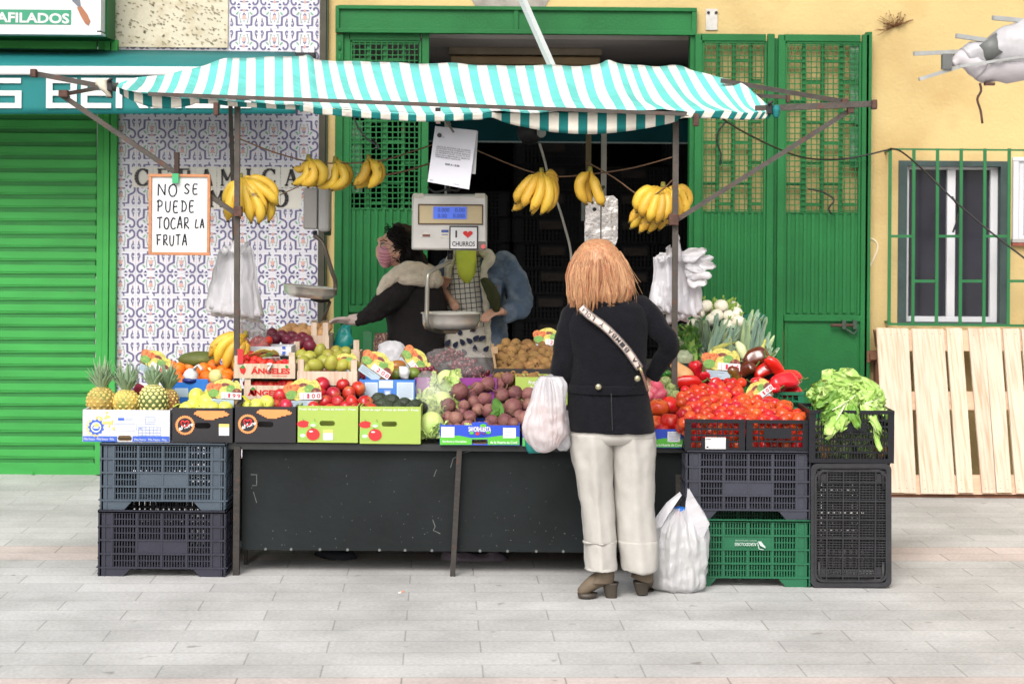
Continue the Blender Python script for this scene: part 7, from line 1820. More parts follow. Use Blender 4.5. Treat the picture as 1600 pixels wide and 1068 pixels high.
for (a, b_, c_, d_) in ((926, 936, 940, 942), (984, 990, 998, 1006)):
    limb(q, [pp4(a, 660, YC, .098), pp4(b_, 740, YC-.01, .078), pp4(b_+2, 790, YC-.01, .056), pp4(c_, 840, YC, .052), pp4(d_, 880, YC, .034), pp4(d_, 888, YC, .034)])
body_mesh(cu, q)
m_blaz = mat('black_wool', (24, 24, 30), .9, .2, 30, .5, 160, k=.7, sheen=.05, spec=.12)
q = M()
q.prof([(463, 940, 975, .05, .01), (469, 928, 998, .08, .01), (476, 912, 1010, .098), (485, 896, 1015, .112), (496, 885, 1017, .122), (510, 882, 1016, .13), (532, 886, 1012, .135), (560, 890, 1010, .13), (590, 889, 1009, .122), (615, 888, 1012, .13), (640, 887, 1017, .14), (660, 887.5, 1020, .145), (672, 889, 1023, .148), (671, 893, 1019, .14), (660, 895, 1016, .13)], YC, n=44, sub=4, e=2.2)
q.rumple(.007, 5, aniso=(1, 1, .6), seed=2); q.rumple(.007, 12, aniso=(1, 1, .6), seed=4)
i0 = len(q.v)
q.ptube([(908, 482, YC, 15), (896, 492, YC, 19), (888, 515, YC-.01, 18.5), (882, 548, YC-.02, 18), (879, 575, YC-.02, 17.5), (878, 590, YC+.0, 17), (872, 596, YC+.10, 15), (868, 598, YC+.17, 13.5)], 20, 5)
q.ptube([(986, 472, YC, 13), (1000, 479, YC, 18.5), (1016, 495, YC, 19), (1031, 516, YC+.0, 18), (1043, 533, YC+.01, 17), (1042, 548, YC+.04, 15.5), (1032, 567, YC+.07, 13.5), (1018, 588, YC+.10, 12)], 20, 5)
q.rumple(.010, 14, start=i0, seed=7)
jk = q.build('blazer', m_blaz, cu)
q = M(); q.prof([(600, 888.5, 1010.5, .131), (601, 887, 1012, .134), (612, 886.5, 1013, .137), (613, 888, 1011.5, .135)], YC-.002, n=44, sub=2, e=2.2)
q.build('half_belt', m_blaz, jk); q = M(); q.ptube([(921, 480, YC-.06, 5), (940, 475, YC-.085, 6), (962, 475, YC-.085, 6), (984, 480, YC-.06, 5)], 8, 4, .6); q.build('collar', m_blaz, jk)
q = M()
# vent and seams
q.bar(P(955, 614, YC-.150), P(957, 672, YC-.158), .004, .003)
q.build('back_seam', m_black, jk)
for x, y in ((935, 604), (996, 591)):
    q = M(); q.ell(P(x, y, YC-.150), (.0125, .006, .0125), nu=14, nv=8); q.tube([P(x, y, YC-.150), P(x, y, YC-.151)], .014, 14); q.build('button', mat('brass_button', (206, 196, 160), .3, .1, 50, metal=.8), jk)
m_trou = mat('cream_trousers', (212, 208, 201), .85, .05, 20, .25, 260, k=.66, spec=.2)
# trousers: fine check woven in
q = M()
q.prof([(640, 896, 1014, .115), (668, 891.5, 1021, .128), (682, 893, 1022, .128), (692, 902, 1012, .10)], YC, n=40, sub=3, e=2.3)
tb0 = len(q.v)
q.prof([(676, 891, 958, .125), (694, 892, 958.5, .125), (720, 896, 958, .115), (760, 902, 958, .10), (800, 908, 960, .09), (843, 912, 962, .085), (845, 911.5, 962.5, .087), (886, 913, 964, .088), (885, 916, 961, .08)], YC-.005, n=60, sub=6, e=2.15)
q.prof([(676, 950, 1022, .125), (694, 952, 1024, .125), (720, 956, 1024, .115), (760, 960, 1022, .10), (800, 963, 1022, .09), (843, 966, 1026, .085), (845, 965.5, 1026.5, .087), (886, 971, 1028, .088), (885, 974, 1025, .08)], YC+.02, n=60, sub=6, e=2.15)
for i_ in range(len(q.v)):
    if i_ >= tb0:
        k_ = (i_-tb0) % 60; dt = min(abs(k_-45), 60-abs(k_-45)); q.v[i_].y -= .013*math.exp(-(dt/2.0)**2)
q.rumple(.008, 7, aniso=(1, 1, .3), seed=3); q.rumple(.006, 16, aniso=(1, 1, .5), seed=6); q.rumple(.003, 12, aniso=(1, 1, 1.1), seed=1, ridged=True)
tr = q.build('trousers', m_trou, cu)
m_boot = mat('taupe_suede', (112, 98, 80), .7, .15, 14, .2, 160, k=.75); m_heel = mat('dark_heel', (72, 64, 54), .45, .1, k=.7)
def boot(ax, ay, yb, toe, YY, hx, label=None):
    """ankle at ax, toe pixel x, heel block around hx"""
    o = q = M(); k = S(YY); zf = yb
    q.prof([(ay, ax-15, ax+15, .052), (ay+10, ax-14.5, ax+15, .054), (ay+20, ax-20, ax+15, .052), (ay+27, ax-30*(1 if toe < ax else .1), ax+14, .05)], YY, n=24, sub=3)
    if toe < ax: q.ptube([(ax+4, ay+20, YY, 12), (ax-12, ay+24, YY, 12.5), (ax-26, zf-17, YY-.02, 10.5), (toe+12, zf-12, YY-.03, 9), (toe+6, zf-9, YY-.03, 6.5), (toe+3, zf-8, YY-.03, 3)], 16, 4)
    else: q.ptube([(ax, ay+20, YY+.0, 12), (ax+3, ay+24, YY+.06, 12), (ax+5, zf-16, YY+.12, 10.5), (ax+6, zf-12, YY+.17, 8.5), (ax+6, zf-10, YY+.2, 4)], 16, 4)
    b = q.build('boot', m_boot, cu); q = M()
    q.prof([(ay+27, hx-13, hx+13, .036), (ay+34, hx-12, hx+11, .034), (zf-.5, hx-8, hx+10, .031), (zf, hx-8, hx+10, .031)], YY, n=20, sub=2, e=3.2)
    if toe < ax: q.prof([(zf-7, toe+2, toe+34, .036, -.03), (zf-1, toe+3, toe+30, .036, -.03), (zf-.5, toe+4, toe+29, .035, -.03)], YY, n=20, sub=1, e=2.6)
    else: q.prof([(zf-7, ax-4, ax+16, .07, .14), (zf-3.5, ax-3, ax+15, .07, .14)], YY, n=20, sub=1, e=2.6)
    q.build('heel', m_heel, b)
boot(945, 882, 932.5, 900, YC-.005, 954)
boot(1006, 880, 926, 1015, YC+.05, 1002)
# hair: shell plus many strands
m_h1 = mat('hair_blonde', (194, 130, 92), .5, .25, 30, k=.72, stretch=(3, 3, .2), rgb2=(214, 170, 124), thr=.55, soft=.1)
m_h2 = mat('hair_light', (226, 176, 132), .5, .12, 30, k=.75, stretch=(3, 3, .3)); m_h3 = mat('hair_brown', (162, 102, 70), .5, .2, 30, k=.8, stretch=(3, 3, .3))
q = M()
HR = [(373, 928, 942, .02, .03), (376, 917, 952, .05, .03), (383, 908, 960, .08, .025), (395, 899, 970, .10, .02), (412, 892, 979, .112, .015), (430, 888, 983, .112, .01), (446, 890, 986, .105, .0), (460, 891, 986, .095, -.01), (470, 895, 981, .085, -.01)]
q.prof(HR, YC, n=48, sub=4, e=2.1); i0 = 0
for i in range(len(q.v)):
    v = q.v[i]; a = math.atan2(v.y-YC, v.x-P(938, 420, YC).x); d = noise.noise(V((a*9, v.z*1.5, 1)))*.006+noise.noise(V((a*22, v.z*2, 5)))*.003
    q.v[i] = v+V((cos(a), sin(a), 0))*d
hair = q.build('hair', m_h1, cu)
random.seed(12)
crown = (934, 376)
def outline(py):
    for a, b in zip(HR[:-1], HR[1:]):
        if a[0] <= py <= b[0]: t = (py-a[0])/(b[0]-a[0]); return [lerp(a[i], b[i], t) for i in range(5)]
    return list(HR[-1]) if py > HR[-1][0] else list(HR[0])
locks = []
for i in range(64):
    th = -pi*1.08+(pi*1.16)*(i+.5)/64 if i < 58 else rnd(.3, pi-.3)
    c_ = cos(th); ye = 485+4*sin(i*2.1)+rnd(-15, 8)-(14 if c_ > .6 else 0)-(8 if c_ > .9 else 0)
    locks.append((th, ye, rnd(0, 6.28), rnd(.05, .15), rnd(-.2, .2), rnd(.75, 1.1), (3+4*max(0, c_))*rnd(.3, 1.2)*(1 if c_ > .25 else -.05 if c_ < -.5 else rnd(-.7, .7)), rnd(0, 1)))
QS = [M(), M(), M()]
for (th, ye, ph, wa, sw, cv, flick, tone) in locks:
    for k_ in range(46):
        dth = rnd(-.10, .10); yend = ye+rnd(-5, 3); N = 14; pts = []; lay = rnd(0, .010); rad = rnd(.0006, .0011)
        st_y = rnd(377, 388)
        for j in range(N+1):
            t = j/N; py = lerp(st_y, yend, t); o = outline(py); m_ = (o[1]+o[2])/2; rx = (o[2]-o[1])/2*S(YC); ry = o[3]
            a = th+dth*(1-cv*t*t)+sw*t*t+wa*sin(ph+t*6.0)*t
            off = .002+lay*(.3+t)+.007*sin(ph+t*6)*t
            p = P(m_, py, YC+o[4])+V(((rx+off)*cos(a), (ry+off)*sin(a), 0))
            if py > 462: w2 = (py-462)/24; p += V((flick*S(YC)*w2*w2*.6, .008*w2*w2, 0))
            sp = min(1, t*3.0); cr = P(crown[0]+cos(th)*6, 374.8, YC+.028+.03*sin(th)); pts.append(cr.lerp(p, sp**.75) if sp < 1 else p)
        rr_ = random.random(); mi = 1 if rr_ < .25+.35*(tone > .6) else (2 if rr_ > .80-.3*(tone < .3) else 0)
        QS[mi].tube(pts, [rad*(1 if j < N-2 else .8 if j < N-1 else .5 if j < N else .15) for j in range(N+1)], 4)
for i in range(46):   # loose flyaway hairs
    th = rnd(-pi, 0); c_ = cos(th); pts = []; ye = rnd(440, 492); f1 = rnd(4, 20)
    for j in range(9):
        t = j/8; py = lerp(392, ye, t); o = outline(py); rx = (o[2]-o[1])/2*S(YC)
        pts.append(P((o[1]+o[2])/2, py, YC+o[4])+V(((rx+.006)*cos(th)+f1*S(YC)*t*t*(1 if c_ > 0 else -.5), (o[3]+.008)*sin(th), rnd(-.002, .002))))
    QS[1].tube(pts, .0007, 3)
for q, mm in zip(QS, (m_h1, m_h2, m_h3)): q.build('hair_strands', mm, hair)
# bag strap over the blazer
q = M(); sp_ = spline([(908, 480), (920, 492), (942, 508), (962, 527), (983, 551), (1000, 576)], 6)
def strapY(i, n): return YC-.118-.034*sin(i/n*pi)**.8+.012*(i/n)
n = len(sp_)-1; L1 = []; L2 = []
for i, (x, y) in enumerate(sp_):
    a = sp_[min(i+1, n)]; b_ = sp_[max(i-1, 0)]; dx, dy = a[0]-b_[0], a[1]-b_[1]; l_ = math.hypot(dx, dy); nx, ny = -dy/l_, dx/l_; Y = strapY(i, n)-.006
    L1.append(P(x+nx*6.2, y+ny*6.2, Y)); L2.append(P(x-nx*6.2, y-ny*6.2, Y))
vs = []
for a, b_ in zip(L1, L2): vs += [a, b_]
q.add(vs, [(2*i, 2*i+1, 2*i+3, 2*i+2) for i in range(n)], True); st_ = q.build('bag_strap', mat('pale_strap', (232, 214, 204), .7, .04, 30, k=.82), cu, solid=.003)
q = M()
for L_, o_ in ((L1, L2), (L2, L1)): q.tube([a.lerp(b_, .07)+V((0, -.004, 0)) for a, b_ in zip(L_, o_)], .0018, 4)
# lettering runs from the lower end back up, letters along the strap
txt = 'LA BIMBA Y LOLA'; cum = 0
def at(t):
    f_ = t*n; i = min(n-1, int(f_)); u = f_-i; return L1[i].lerp(L1[i+1], u), L2[i].lerp(L2[i+1], u)
for k_, ch in enumerate(txt):
    if ch == ' ': continue
    t0 = .97-(k_)*.062; t1 = t0-.048
    if t1 < .02: break
    a1, a2 = at(t0); b1, b2 = at(t1)
    lo0 = a2.lerp(a1, .22); up0 = a2.lerp(a1, .78); lo1 = b2.lerp(b1, .22)
    off = V((0, -.0045, 0)); q.text(ch, lo0+off, lo1-lo0, up0-lo0, .02)
q.build('strap_lettering', mat('strap_ink', (60, 58, 62), .7), st_)
q = M(); q.ptube([(1000, 574, YC-.118, 5.5), (1003, 583, YC-.118, 5)], 8, 1, .5); q.build('strap_buckle', mat('pale_gold', (216, 196, 150), .35, metal=.6), cu)
q = M(); q.tube([P(*a) for a in spline([(1003, 582, YC-.13), (1008, 596, YC-.12), (1012, 610, YC-.10)], 4)], .007, 6); q.build('thin_strap', mat('brown_strap', (130, 98, 84), .6), cu)

# bags carried and on the ground
q = M(); q.prof([(588, 846, 874, .03), (600, 838, 882, .05), (620, 832, 884, .07), (645, 822, 884, .085), (665, 815, 886, .09), (680, 818, 884, .09), (695, 828, 872, .07), (704, 840, 860, .04), (706, 845, 856, .015)], 8.45, n=110, sub=9, e=2.1)
foldrow(q, 0, 8.45, 14, .030, 3.); q.rumple(.004, 15, seed=4, ridged=True); cb = thing('carrier_bag', 'white plastic carrier bag hanging from the crook of the customer arm', 'bag', P(850, 706, 8.45)); q.build('bag', m_bag, cb)
q = M(); q.ptube([(852, 592, 8.45, 7), (862, 586, 8.51, 5), (872, 586, 8.55, 5), (878, 592, 8.55, 5)], 9, 3, .4); q.build('handle', m_bag, cb)
q = M(); q.prof([(640, 868, 888, .03), (670, 862, 890, .05), (692, 866, 891, .05), (702, 874, 886, .02)], 8.53, n=32, sub=4); q.rumple(.012, 18, ridged=True); q.build('small_bag', m_bag, label='second smaller white bag tucked behind the carried one', cat='bag')
q = M(); q.prof([(680, 820, 860, .02), (695, 821, 862, .03), (704, 824, 852, .03), (708, 826, 846, .01)], 8.6, n=24, sub=3); q.rumple(.006, 30); q.build('teal_bag', MATS['teal_plastic'], label='teal bag edge showing under the carried white bag', cat='bag')
gb = thing('carrier_bag', 'full white carrier bag with pointed handles standing on the paving by the customer', 'bag', P(1062, 920, 8.74)); YG2 = 8.74
q = M(); q.prof([(793, 1050, 1078, .02), (802, 1032, 1094, .05), (820, 1020, 1106, .09), (845, 1018, 1110, .12), (875, 1016, 1106, .13), (900, 1014, 1104, .13), (914, 1020, 1100, .12), (919.5, 1034, 1094, .09)], YG2, n=120, sub=9, e=2.2)
foldrow(q, 0, YG2, 9, .030, 6.); q.rumple(.006, 12, seed=1, ridged=True); q.build('bag', m_bag, gb)
q = M(); 
for pts in ([(1076, 765), (1084, 778), (1098, 800), (1108, 818), (1098, 838), (1078, 830), (1070, 805), (1073, 782)], [(1062, 770), (1064, 773), (1050, 794), (1044, 806), (1034, 822), (1022, 826), (1026, 808), (1042, 786)]):
    vs = [P(x, y, YG2-.06+(.0 if y < 800 else -.02)) for x, y in pts]; q.ext(vs, (0, .012, 0))
q.rumple(.006, 25); q.build('handle', m_bag, gb, bevel=.003)
q = M(); q.ell(P(1062, 797, YG2), (.035, .03, .02)); q.use(1); q.ell(P(1060, 803, YG2-.03), (.02, .01, .008)); q.build('blue_packet', [mat('blue_packet', (40, 120, 220), .4), m_pr], label='blue packet peeping out of the white shopping bag on the paving', cat='packet')

# ---------------------------------------------------------------- masked seller (profile, facing the tiled wall)
YS1 = 10.95
s1 = thing('person', 'seller in profile with dark curly hair and pink face mask, reaching with gloved hand', 'person', P(640, zfoot(YS1), YS1))
q = M(); zf = zfoot(YS1)
limb(q, [pp4(650, 640, YS1, .14), pp4(650, 560, YS1, .12), pp4(650, 480, YS1, .13), pp4(648, 440, YS1, .10), pp4(636, 425, YS1, .055), pp4(626, 412, YS1, .052), pp4(622, 395, YS1, .052)], 20)
q.ell(P(620, 386, YS1), (.095, .075, .115), nu=22, nv=16)
q.ell(P(600, 396, YS1), (.05, .05, .055)); q.ptube([(594, 382, YS1, 3), (590.5, 389, YS1, 4.2), (592, 393, YS1, 4)], 8, 3)   # jaw, nose
q.ell(P(597, 375, YS1), (.03, .055, .02)); q.ell(P(624, 392, YS1-.076), (.022, .012, .032))
for s_ in (-1, 1): q.ell(P(596.5, 381, YS1+s_*.03), (.010, .012, .009))
for YY, pts in ((YS1-.15, [(640, 448, .055), (612, 470, .05), (588, 490, .042), (566, 497, .036), (552, 500, .028)]), (YS1+.15, [(655, 445, .055), (670, 480, .05), (665, 520, .04), (640, 540, .03)])):
    limb(q, [pp4(x, y, YY, r_) for x, y, r_ in pts])
handmesh(q, P(552, 500, YS1-.15), (-1, 0, .0), (0, -.3, -1), 1.05, .35)
for dx in (-14, 18): limb(q, [pp4(650+dx, 640, YS1+dx*.003, .085), pp4(648+dx, 700, YS1+dx*.003, .06), pp4(650+dx, zf-10, YS1+dx*.003, .04)])
for dx in (-14, 18): q.ell(P(642+dx, zf-8, YS1+dx*.003), (.12, .045, .035))
body_mesh(s1, q)
q = M(); handmesh(q, P(553, 500, YS1-.15), (-1, 0, .0), (0, -.3, -1), 1.12, .35); q.tube([P(560, 499, YS1-.15), P(545, 500, YS1-.15)], [.036, .030], 12)
g_ = q.build('white_glove', mat('latex_glove', (232, 206, 198), .4, .05, 20, k=.85), s1); r_ = g_.modifiers.new('r', 'REMESH'); r_.mode = 'VOXEL'; r_.voxel_size = .005; r_.use_smooth_shade = True
m_ck = mat('dark_cardigan', (34, 28, 30), .9, .2, 20, .4, 90, k=.8, sheen=.0)
q = M()
q.prof([(432, 622, 670, .07), (440, 608, 684, .13), (455, 600, 694, .17), (475, 598, 697, .17), (500, 604, 694, .16), (530, 606, 694, .16), (565, 604, 696, .17), (600, 602, 700, .18), (640, 604, 700, .18)], YS1, n=36, sub=4); i0 = len(q.v)
q.ptube([(640, 440, YS1-.14, 15), (622, 455, YS1-.16, 20), (604, 472, YS1-.17, 19), (586, 486, YS1-.17, 15), (570, 494, YS1-.16, 11.5), (556, 499, YS1-.15, 9.5)], 36, 10)
q.ptube([(662, 440, YS1+.1, 15), (680, 462, YS1+.1, 18), (678, 490, YS1+.1, 15), (664, 520, YS1+.12, 11)], 16, 4)
q.rumple(.014, 8, seed=3); q.rumple(.008, 20, seed=3, ridged=True); q.build('cardigan', m_ck, s1)
m_sh = mat('beige_fleece', (226, 210, 190), .95, .12, 30, 1.5, 60, k=.98, sheen=.3)
q = M(); n0 = 0
q.ptube([(590, 470, YS1-.19, 2), (597, 450, YS1-.20, 7), (612, 434, YS1-.19, 11), (630, 425, YS1-.16, 13), (650, 424, YS1-.13, 15), (672, 432, YS1-.12, 15), (684, 440, YS1-.1, 10), (690, 438, YS1-.05, 4)], 18, 5)
q.ptube([(618, 440, YS1-.17, 6), (635, 436, YS1-.19, 10), (656, 438, YS1-.17, 11), (676, 442, YS1-.13, 9)], 16, 4)
q.ptube([(622, 428, YS1+.04, 9), (640, 420, YS1+.08, 13), (664, 424, YS1+.08, 15), (682, 434, YS1+.02, 11)], 14, 4)
q.rumple(.010, 12, seed=5); q.rumple(.005, 40, seed=1); q.build('fleece_collar', m_sh, s1)
q = M(); q.prof([(385, 590, 620, .058), (390, 589, 622, .064), (400, 590, 620, .066), (410, 592, 614, .060), (418, 598, 609, .04)], YS1, n=26, sub=3, e=2.1); q.rumple(.003, 40, aniso=(.4, .4, 1.6))
mk = q.build('face_mask', mat('pink_mask', (222, 156, 168), .8, .05, 20, .2, 120, k=.95), s1)
q = M()
for k_ in range(4): q.tube([P(*a) for a in spline([(592, 395+k_*5, YS1-.064), (604, 397+k_*5, YS1-.07), (617, 394+k_*4, YS1-.066)], 3)], .0018, 4)
q.tube([P(618, 390, YS1-.066), P(624, 384, YS1-.08)], .0022, 4); q.tube([P(612, 412, YS1-.06), P(624, 400, YS1-.08)], .0022, 4); q.build('mask_fold', mat('mask_shadow', (190, 116, 132), .8, k=.85), mk)
q = M(); q.ell(P(598, 381.5, YS1-.050), (.009, .010, .0065)); q.use(1); q.ell(P(596.6, 381.5, YS1-.058), (.004, .004, .004), nu=8, nv=6); q.tube([P(594, 376.5, YS1-.05), P(599, 375, YS1-.06), P(605, 377, YS1-.068)], .0028, 5)
q.tube([P(594.5, 379.6, YS1-.055), P(599, 378.8, YS1-.064), P(603, 380.6, YS1-.066)], .0016, 4); q.build('eye', [m_white, mat('dark_eye', (30, 20, 20), .2)], s1)
q = M(); q.use(0)
fr_ = [(594, 381), (597, 379.5), (607, 381), (612, 383.5), (610, 389), (600, 389.5), (595, 386.5), (594, 381)]
q.tube([P(x, y, YS1-.075) for x, y in fr_], .0018, 5); q.tube([P(611, 384, YS1-.075), P(624, 387, YS1-.085)], .002, 5)
q.build('glasses', mat('silver_frame', (160, 166, 190), .25, metal=.7), s1)
m_ch = mat('black_curly_hair', (24, 17, 17), .5, .3, 30, k=.7, spec=.2)
q = M(); random.seed(33)
q.ell(P(628, 374, YS1), (.095, .095, .09), nu=20, nv=14); q.ell(P(640, 392, YS1), (.085, .10, .11), nu=20, nv=14); q.ell(P(652, 405, YS1), (.06, .10, .075), nu=16, nv=12)
q.rumple(.02, 14, seed=3)
hh = q.build('hair', m_ch, s1); q = M()
for i in range(330):
    a = rnd(0, 1); cx, cy = lerp(618, 652, a), lerp(366, 404, a)+rnd(-6, 8); th = rnd(-pi, 0); R_ = .093+rnd(-.012, .018)
    c = P(cx, cy, YS1)+V((R_*.55*cos(th*1.0)*rnd(.2, 1.25), R_*sin(th), rnd(-.075, .075)))
    if (c-P(604, 388, YS1-.06)).length < .055: continue
    if P(614, 380, YS1).x > c.x and c.z < P(600, 376, YS1).z: continue
    pts = []; r0 = rnd(.008, .017); ph = rnd(0, 6)
    for j in range(9): pts.append(c+V((cos(ph+j*.9)*r0, sin(ph+j*.9)*r0*.6, -j*.005)))
    q.tube(pts, .0032, 4)
for i in range(30):
    x, y = rnd(604, 626), rnd(350, 356); q.tube([P(*b_) for b_ in spline([(x, y+6, YS1-.05), (x-2, y+2, YS1-.06), (x-5+rnd(-3, 4), y+8+rnd(-2, 5), YS1-.07), (x-6+rnd(-2, 4), y+15+rnd(-4, 5), YS1-.07)], 3)], .0028, 4)
q.build('curls', m_ch, hh)
q = M(); q.prof([(520, 586, 604, .02), (535, 584, 606, .04), (560, 584, 608, .05), (600, 584, 612, .05)], YS1-.12, n=20, sub=3); q.rumple(.01, 20); q.build('patterned_skirt', mat('brown_pattern', (120, 84, 78), .8, .4, 60, k=.8, rgb2=(200, 170, 150), thr=.56, soft=.02), s1)

# ---------------------------------------------------------------- denim seller behind the scale
YS3 = 11.15
s4 = thing('person', 'seller in a denim jacket and yellow green scarf, face hidden behind the hanging scale', 'person', P(745, zfoot(YS3), YS3))
q = M(); zf = zfoot(YS3)
limb(q, [pp4(735, 640, YS3, .15), pp4(735, 560, YS3, .13), pp4(737, 480, YS3, .15), pp4(735, 425, YS3, .13), pp4(730, 402, YS3, .06), pp4(727, 388, YS3, .05), pp4(726, 370, YS3, .05)], 20)
q.ell(P(724, 357, YS3-.02), (.078, .098, .118), nu=20, nv=14); q.ell(P(724, 362, YS3-.125), (.014, .02, .02))
for s_ in (-1, 1): q.ell(P(724, 358, YS3)+V((s_*.08, 0, 0)), (.012, .018, .028))
limb(q, [pp4(770, 412, YS3, .05), pp4(792, 428, YS3, .055), pp4(806, 455, YS3-.05, .05), pp4(812, 478, YS3-.1, .042), pp4(795, 488, YS3-.2, .034), pp4(780, 486, YS3-.28, .027)])
handmesh(q, P(784, 484, YS3-.25), (-.8, -.5, -.25), (-.3, .1, -.9), 1, .8)
limb(q, [pp4(700, 412, YS3, .05), pp4(690, 430, YS3, .05), pp4(694, 455, YS3-.1, .04), pp4(706, 470, YS3-.2, .03), pp4(712, 480, YS3-.28, .026)])
handmesh(q, P(690, 452, YS3-.15), (.2, -.6, .6), (.2, -.8, -.2), 1, .7)
for dx in (-16, 16): limb(q, [pp4(735+dx, 640, YS3, .09), pp4(735+dx, 690, YS3, .065), pp4(735+dx, zf-10, YS3, .045)])
for dx in (-16, 16): q.ell(P(735+dx, zf-8, YS3-.05), (.045, .12, .035))
body_mesh(s4, q)
m_den = mat('denim', (96, 114, 138), .9, .3, 7, .5, 150, k=.85, rgb2=(146, 160, 176), thr=.58, soft=.16)
q = M(); q.prof([(398, 738, 762, .07), (404, 726, 780, .11), (414, 708, 796, .14), (430, 700, 800, .16), (460, 704, 790, .17), (500, 706, 790, .17), (560, 706, 796, .17), (620, 704, 798, .18)], YS3+.03, n=60, sub=8)
q.ptube([(770, 406, YS3+.02, 14), (788, 414, YS3, 19), (802, 432, YS3-.03, 20), (810, 455, YS3-.07, 20), (812, 474, YS3-.12, 19), (800, 486, YS3-.2, 16), (790, 490, YS3-.24, 12)], 44, 12)
q.ptube([(704, 410, YS3, 13), (694, 424, YS3, 15), (692, 440, YS3-.05, 15), (692, 452, YS3-.1, 12)], 16, 4)
q.rumple(.016, 9, seed=8); q.rumple(.012, 12, seed=4, ridged=True); dj = q.build('denim_jacket', m_den, s4)
q = M(); q.ppoly([(770, 436), (784, 440), (783, 462), (776, 468), (768, 460)], YS3-.165, .006); q.ppoly([(768, 434), (786, 438), (785, 444), (768, 441)], YS3-.172, .006); q.build('pocket', m_den, dj)
q = M(); q.ell(P(757, 450, YS3-.18), (.006, .004, .006), nu=8, nv=5); q.ell(P(776, 448, YS3-.18), (.006, .004, .006), nu=8, nv=5); q.build('jacket_button', mat('copper_button', (180, 120, 90), .4, metal=.6), dj)
q = M(); q.ptube([(724, 400, YS3-.08, 7), (748, 391, YS3-.05, 8), (760, 396, YS3-.09, 9), (766, 404, YS3-.12, 8.5), (758, 418, YS3-.17, 6.5), (756, 440, YS3-.18, 5), (759, 470, YS3-.18, 5), (762, 510, YS3-.18, 4.5), (762, 560, YS3-.18, 4.5)], 14, 5); q.ptube([(716, 396, YS3-.08, 7), (706, 402, YS3-.1, 8), (700, 420, YS3-.14, 7), (700, 440, YS3-.15, 5)], 12, 4); q.rumple(.009, 26); q.build('fleece_lining', mat('cream_fleece', (226, 216, 194), .95, .12, 30, 1.4, 70, k=.95, sheen=.3), s4)
q = M(); q.prof([(395, 708, 750, .06), (410, 704, 756, .12), (440, 698, 760, .155), (480, 694, 764, .175), (520, 690, 768, .18)], YS3-.02, n=30, sub=4); q.rumple(.010, 12)
def checkmat():
    m = mat('checked_shirt', (216, 210, 198), .8, .08, 10, .2, 90, k=.95); n, l = m.node_tree.nodes, m.node_tree.links; b = n['Principled BSDF']
    src_ = b.inputs['Base Color'].links[0].from_socket; tc = n.new('ShaderNodeTexCoord'); mp = n.new('ShaderNodeMapping'); mp.inputs['Rotation'].default_value = (0, radians(6), 0); l.new(tc.outputs['Object'], mp.inputs['Vector'])
    sx = n.new('ShaderNodeSeparateXYZ'); l.new(mp.outputs[0], sx.inputs[0]); outs = []
    for ax in 'XZ':
        mu = n.new('ShaderNodeMath'); mu.operation = 'MULTIPLY'; mu.inputs[1].default_value = 34; l.new(sx.outputs[ax], mu.inputs[0])
        fr = n.new('ShaderNodeMath'); fr.operation = 'FRACT'; l.new(mu.outputs[0], fr.inputs[0]); lt = n.new('ShaderNodeMath'); lt.operation = 'LESS_THAN'; lt.inputs[1].default_value = .16; l.new(fr.outputs[0], lt.inputs[0]); outs.append(lt)
    mx = n.new('ShaderNodeMath'); mx.operation = 'MAXIMUM'; l.new(outs[0].outputs[0], mx.inputs[0]); l.new(outs[1].outputs[0], mx.inputs[1])
    mi = n.new('ShaderNodeMix'); mi.data_type = 'RGBA'; l.new(mx.outputs[0], mi.inputs['Factor']); l.new(src_, mi.inputs['A']); mi.inputs['B'].default_value = (.06, .065, .08, 1); l.new(mi.outputs['Result'], b.inputs['Base Color']); return m
q.build('checked_shirt', checkmat(), s4)
q = M(); q.prof([(388, 714, 742, .06), (400, 712, 744, .085), (415, 713, 744, .095), (430, 716, 743, .09), (440, 722, 738, .06), (446, 727, 734, .02)], YS3-.13, n=26, sub=4); q.rumple(.007, 14, aniso=(1, 1, .4)); q.build('scarf', mat('lime_scarf', (220, 232, 84), .85, .06, 20, .3, 90, k=.98), s4)
q = M(); q.prof([(508, 686, 768, .185), (530, 682, 772, .195), (570, 680, 776, .2), (620, 680, 778, .2)], YS3-.03, n=30, sub=3); q.rumple(.006, 9)
ap_ = q.build('apron', mat('apron_cream', (226, 218, 204), .8, .05, 10, .2, 90, k=.95), s4)
q = M(); random.seed(4)
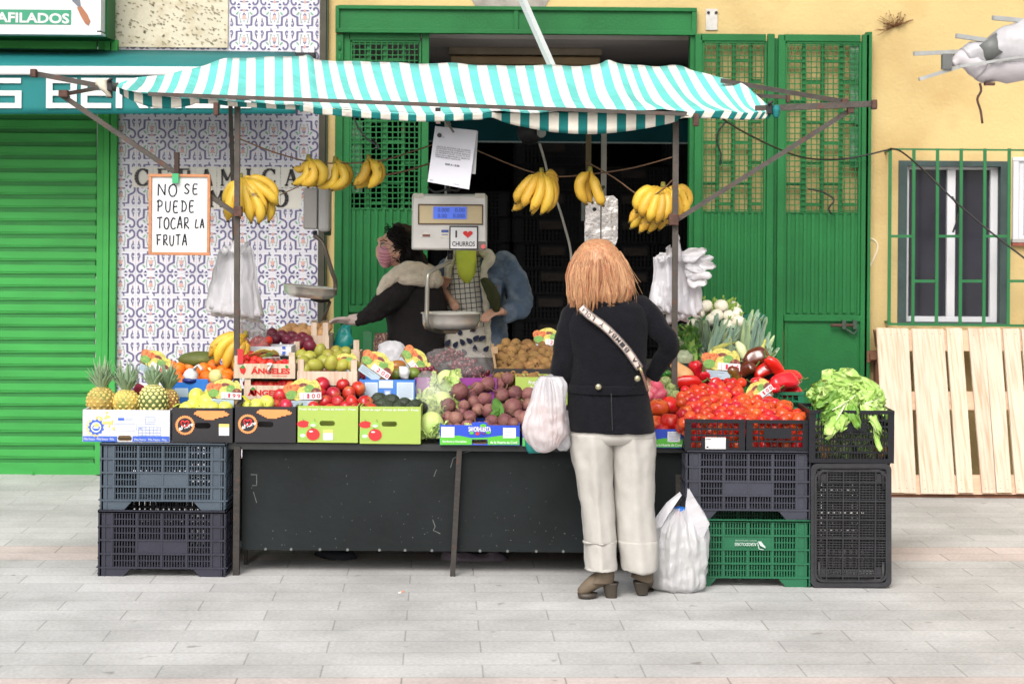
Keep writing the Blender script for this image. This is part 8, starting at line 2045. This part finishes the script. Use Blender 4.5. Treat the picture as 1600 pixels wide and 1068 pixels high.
for (x, y, a) in ((688, 536, 30), (700, 535, 35), (712, 538, 35), (722, 534, -35), (733, 532, -50), (744, 528, 50), (754, 528, 60), (742, 544, 0), (718, 518, -20), (740, 513, 10), (690, 520, 20), (760, 545, 40), (700, 552, 20), (725, 550, -30)):
    aa = radians(a); pts = []
    for u in [2*pi*i/12 for i in range(12)]:
        w_ = 3.6*sin(u)*(1-.45*cos(u)); l_ = 5.6*cos(u); pts.append((x+w_*cos(aa)-l_*sin(aa)*-1, y+w_*sin(aa)-l_*cos(aa)))
    q.ppoly(pts, YS3-.222-.02*(1-abs(x-728)/50), .03)
q.build('leaf_print', mat('navy_leaf_print', (40, 46, 74), .7, .1, k=.8), ap_)
q = M(); q.ptube([(756, 436, YS3-.28, 8), (765, 450, YS3-.3, 13), (772, 466, YS3-.3, 14), (776, 480, YS3-.28, 10), (779, 485, YS3-.26, 5)], 14, 4, .6); q.rumple(.008, 18); q.build('dark_green_cloth', mat('olive_cloth', (62, 66, 34), .9, .2, 20, .3, 80, k=.8), label='dark olive green cloth held by the denim jacket seller', cat='cloth')

q = M(); q.ell(P(725, 350, YS3+.02), (.092, .105, .105), nu=22, nv=14); q.ell(P(725, 366, YS3+.05), (.085, .07, .09), nu=18, nv=12); q.rumple(.012, 22, ridged=True)
q.v = [V((v.x, max(v.y, YS3-.085), v.z)) if v.z < P(725, 346, YS3).z else v for v in q.v]
q.build('hair', mat('dark_brown_hair', (58, 42, 34), .6, .3, 30, k=.8), s4)

q = M(); m_in = mat('bag_contents', (226, 150, 120), .6, .2, 12, k=.8)
for (x, y, r_) in ((842, 672, .055), (862, 680, .05), (850, 640, .05), (866, 650, .045)): q.ell(P(x, y, 8.45), r_)
q.build('bag_contents', m_in, cb)
q = M()
for (x, y, r_) in ((1040, 880, .07), (1080, 884, .07), (1062, 850, .06), (1085, 850, .05)): q.ell(P(x, y, YG2), r_)
q.build('bag_contents', mat('bag_contents_b', (150, 170, 130), .6, .3, 8, k=.8), gb)
for o in bpy.data.objects:
    if '_o' in o: del o['_o']
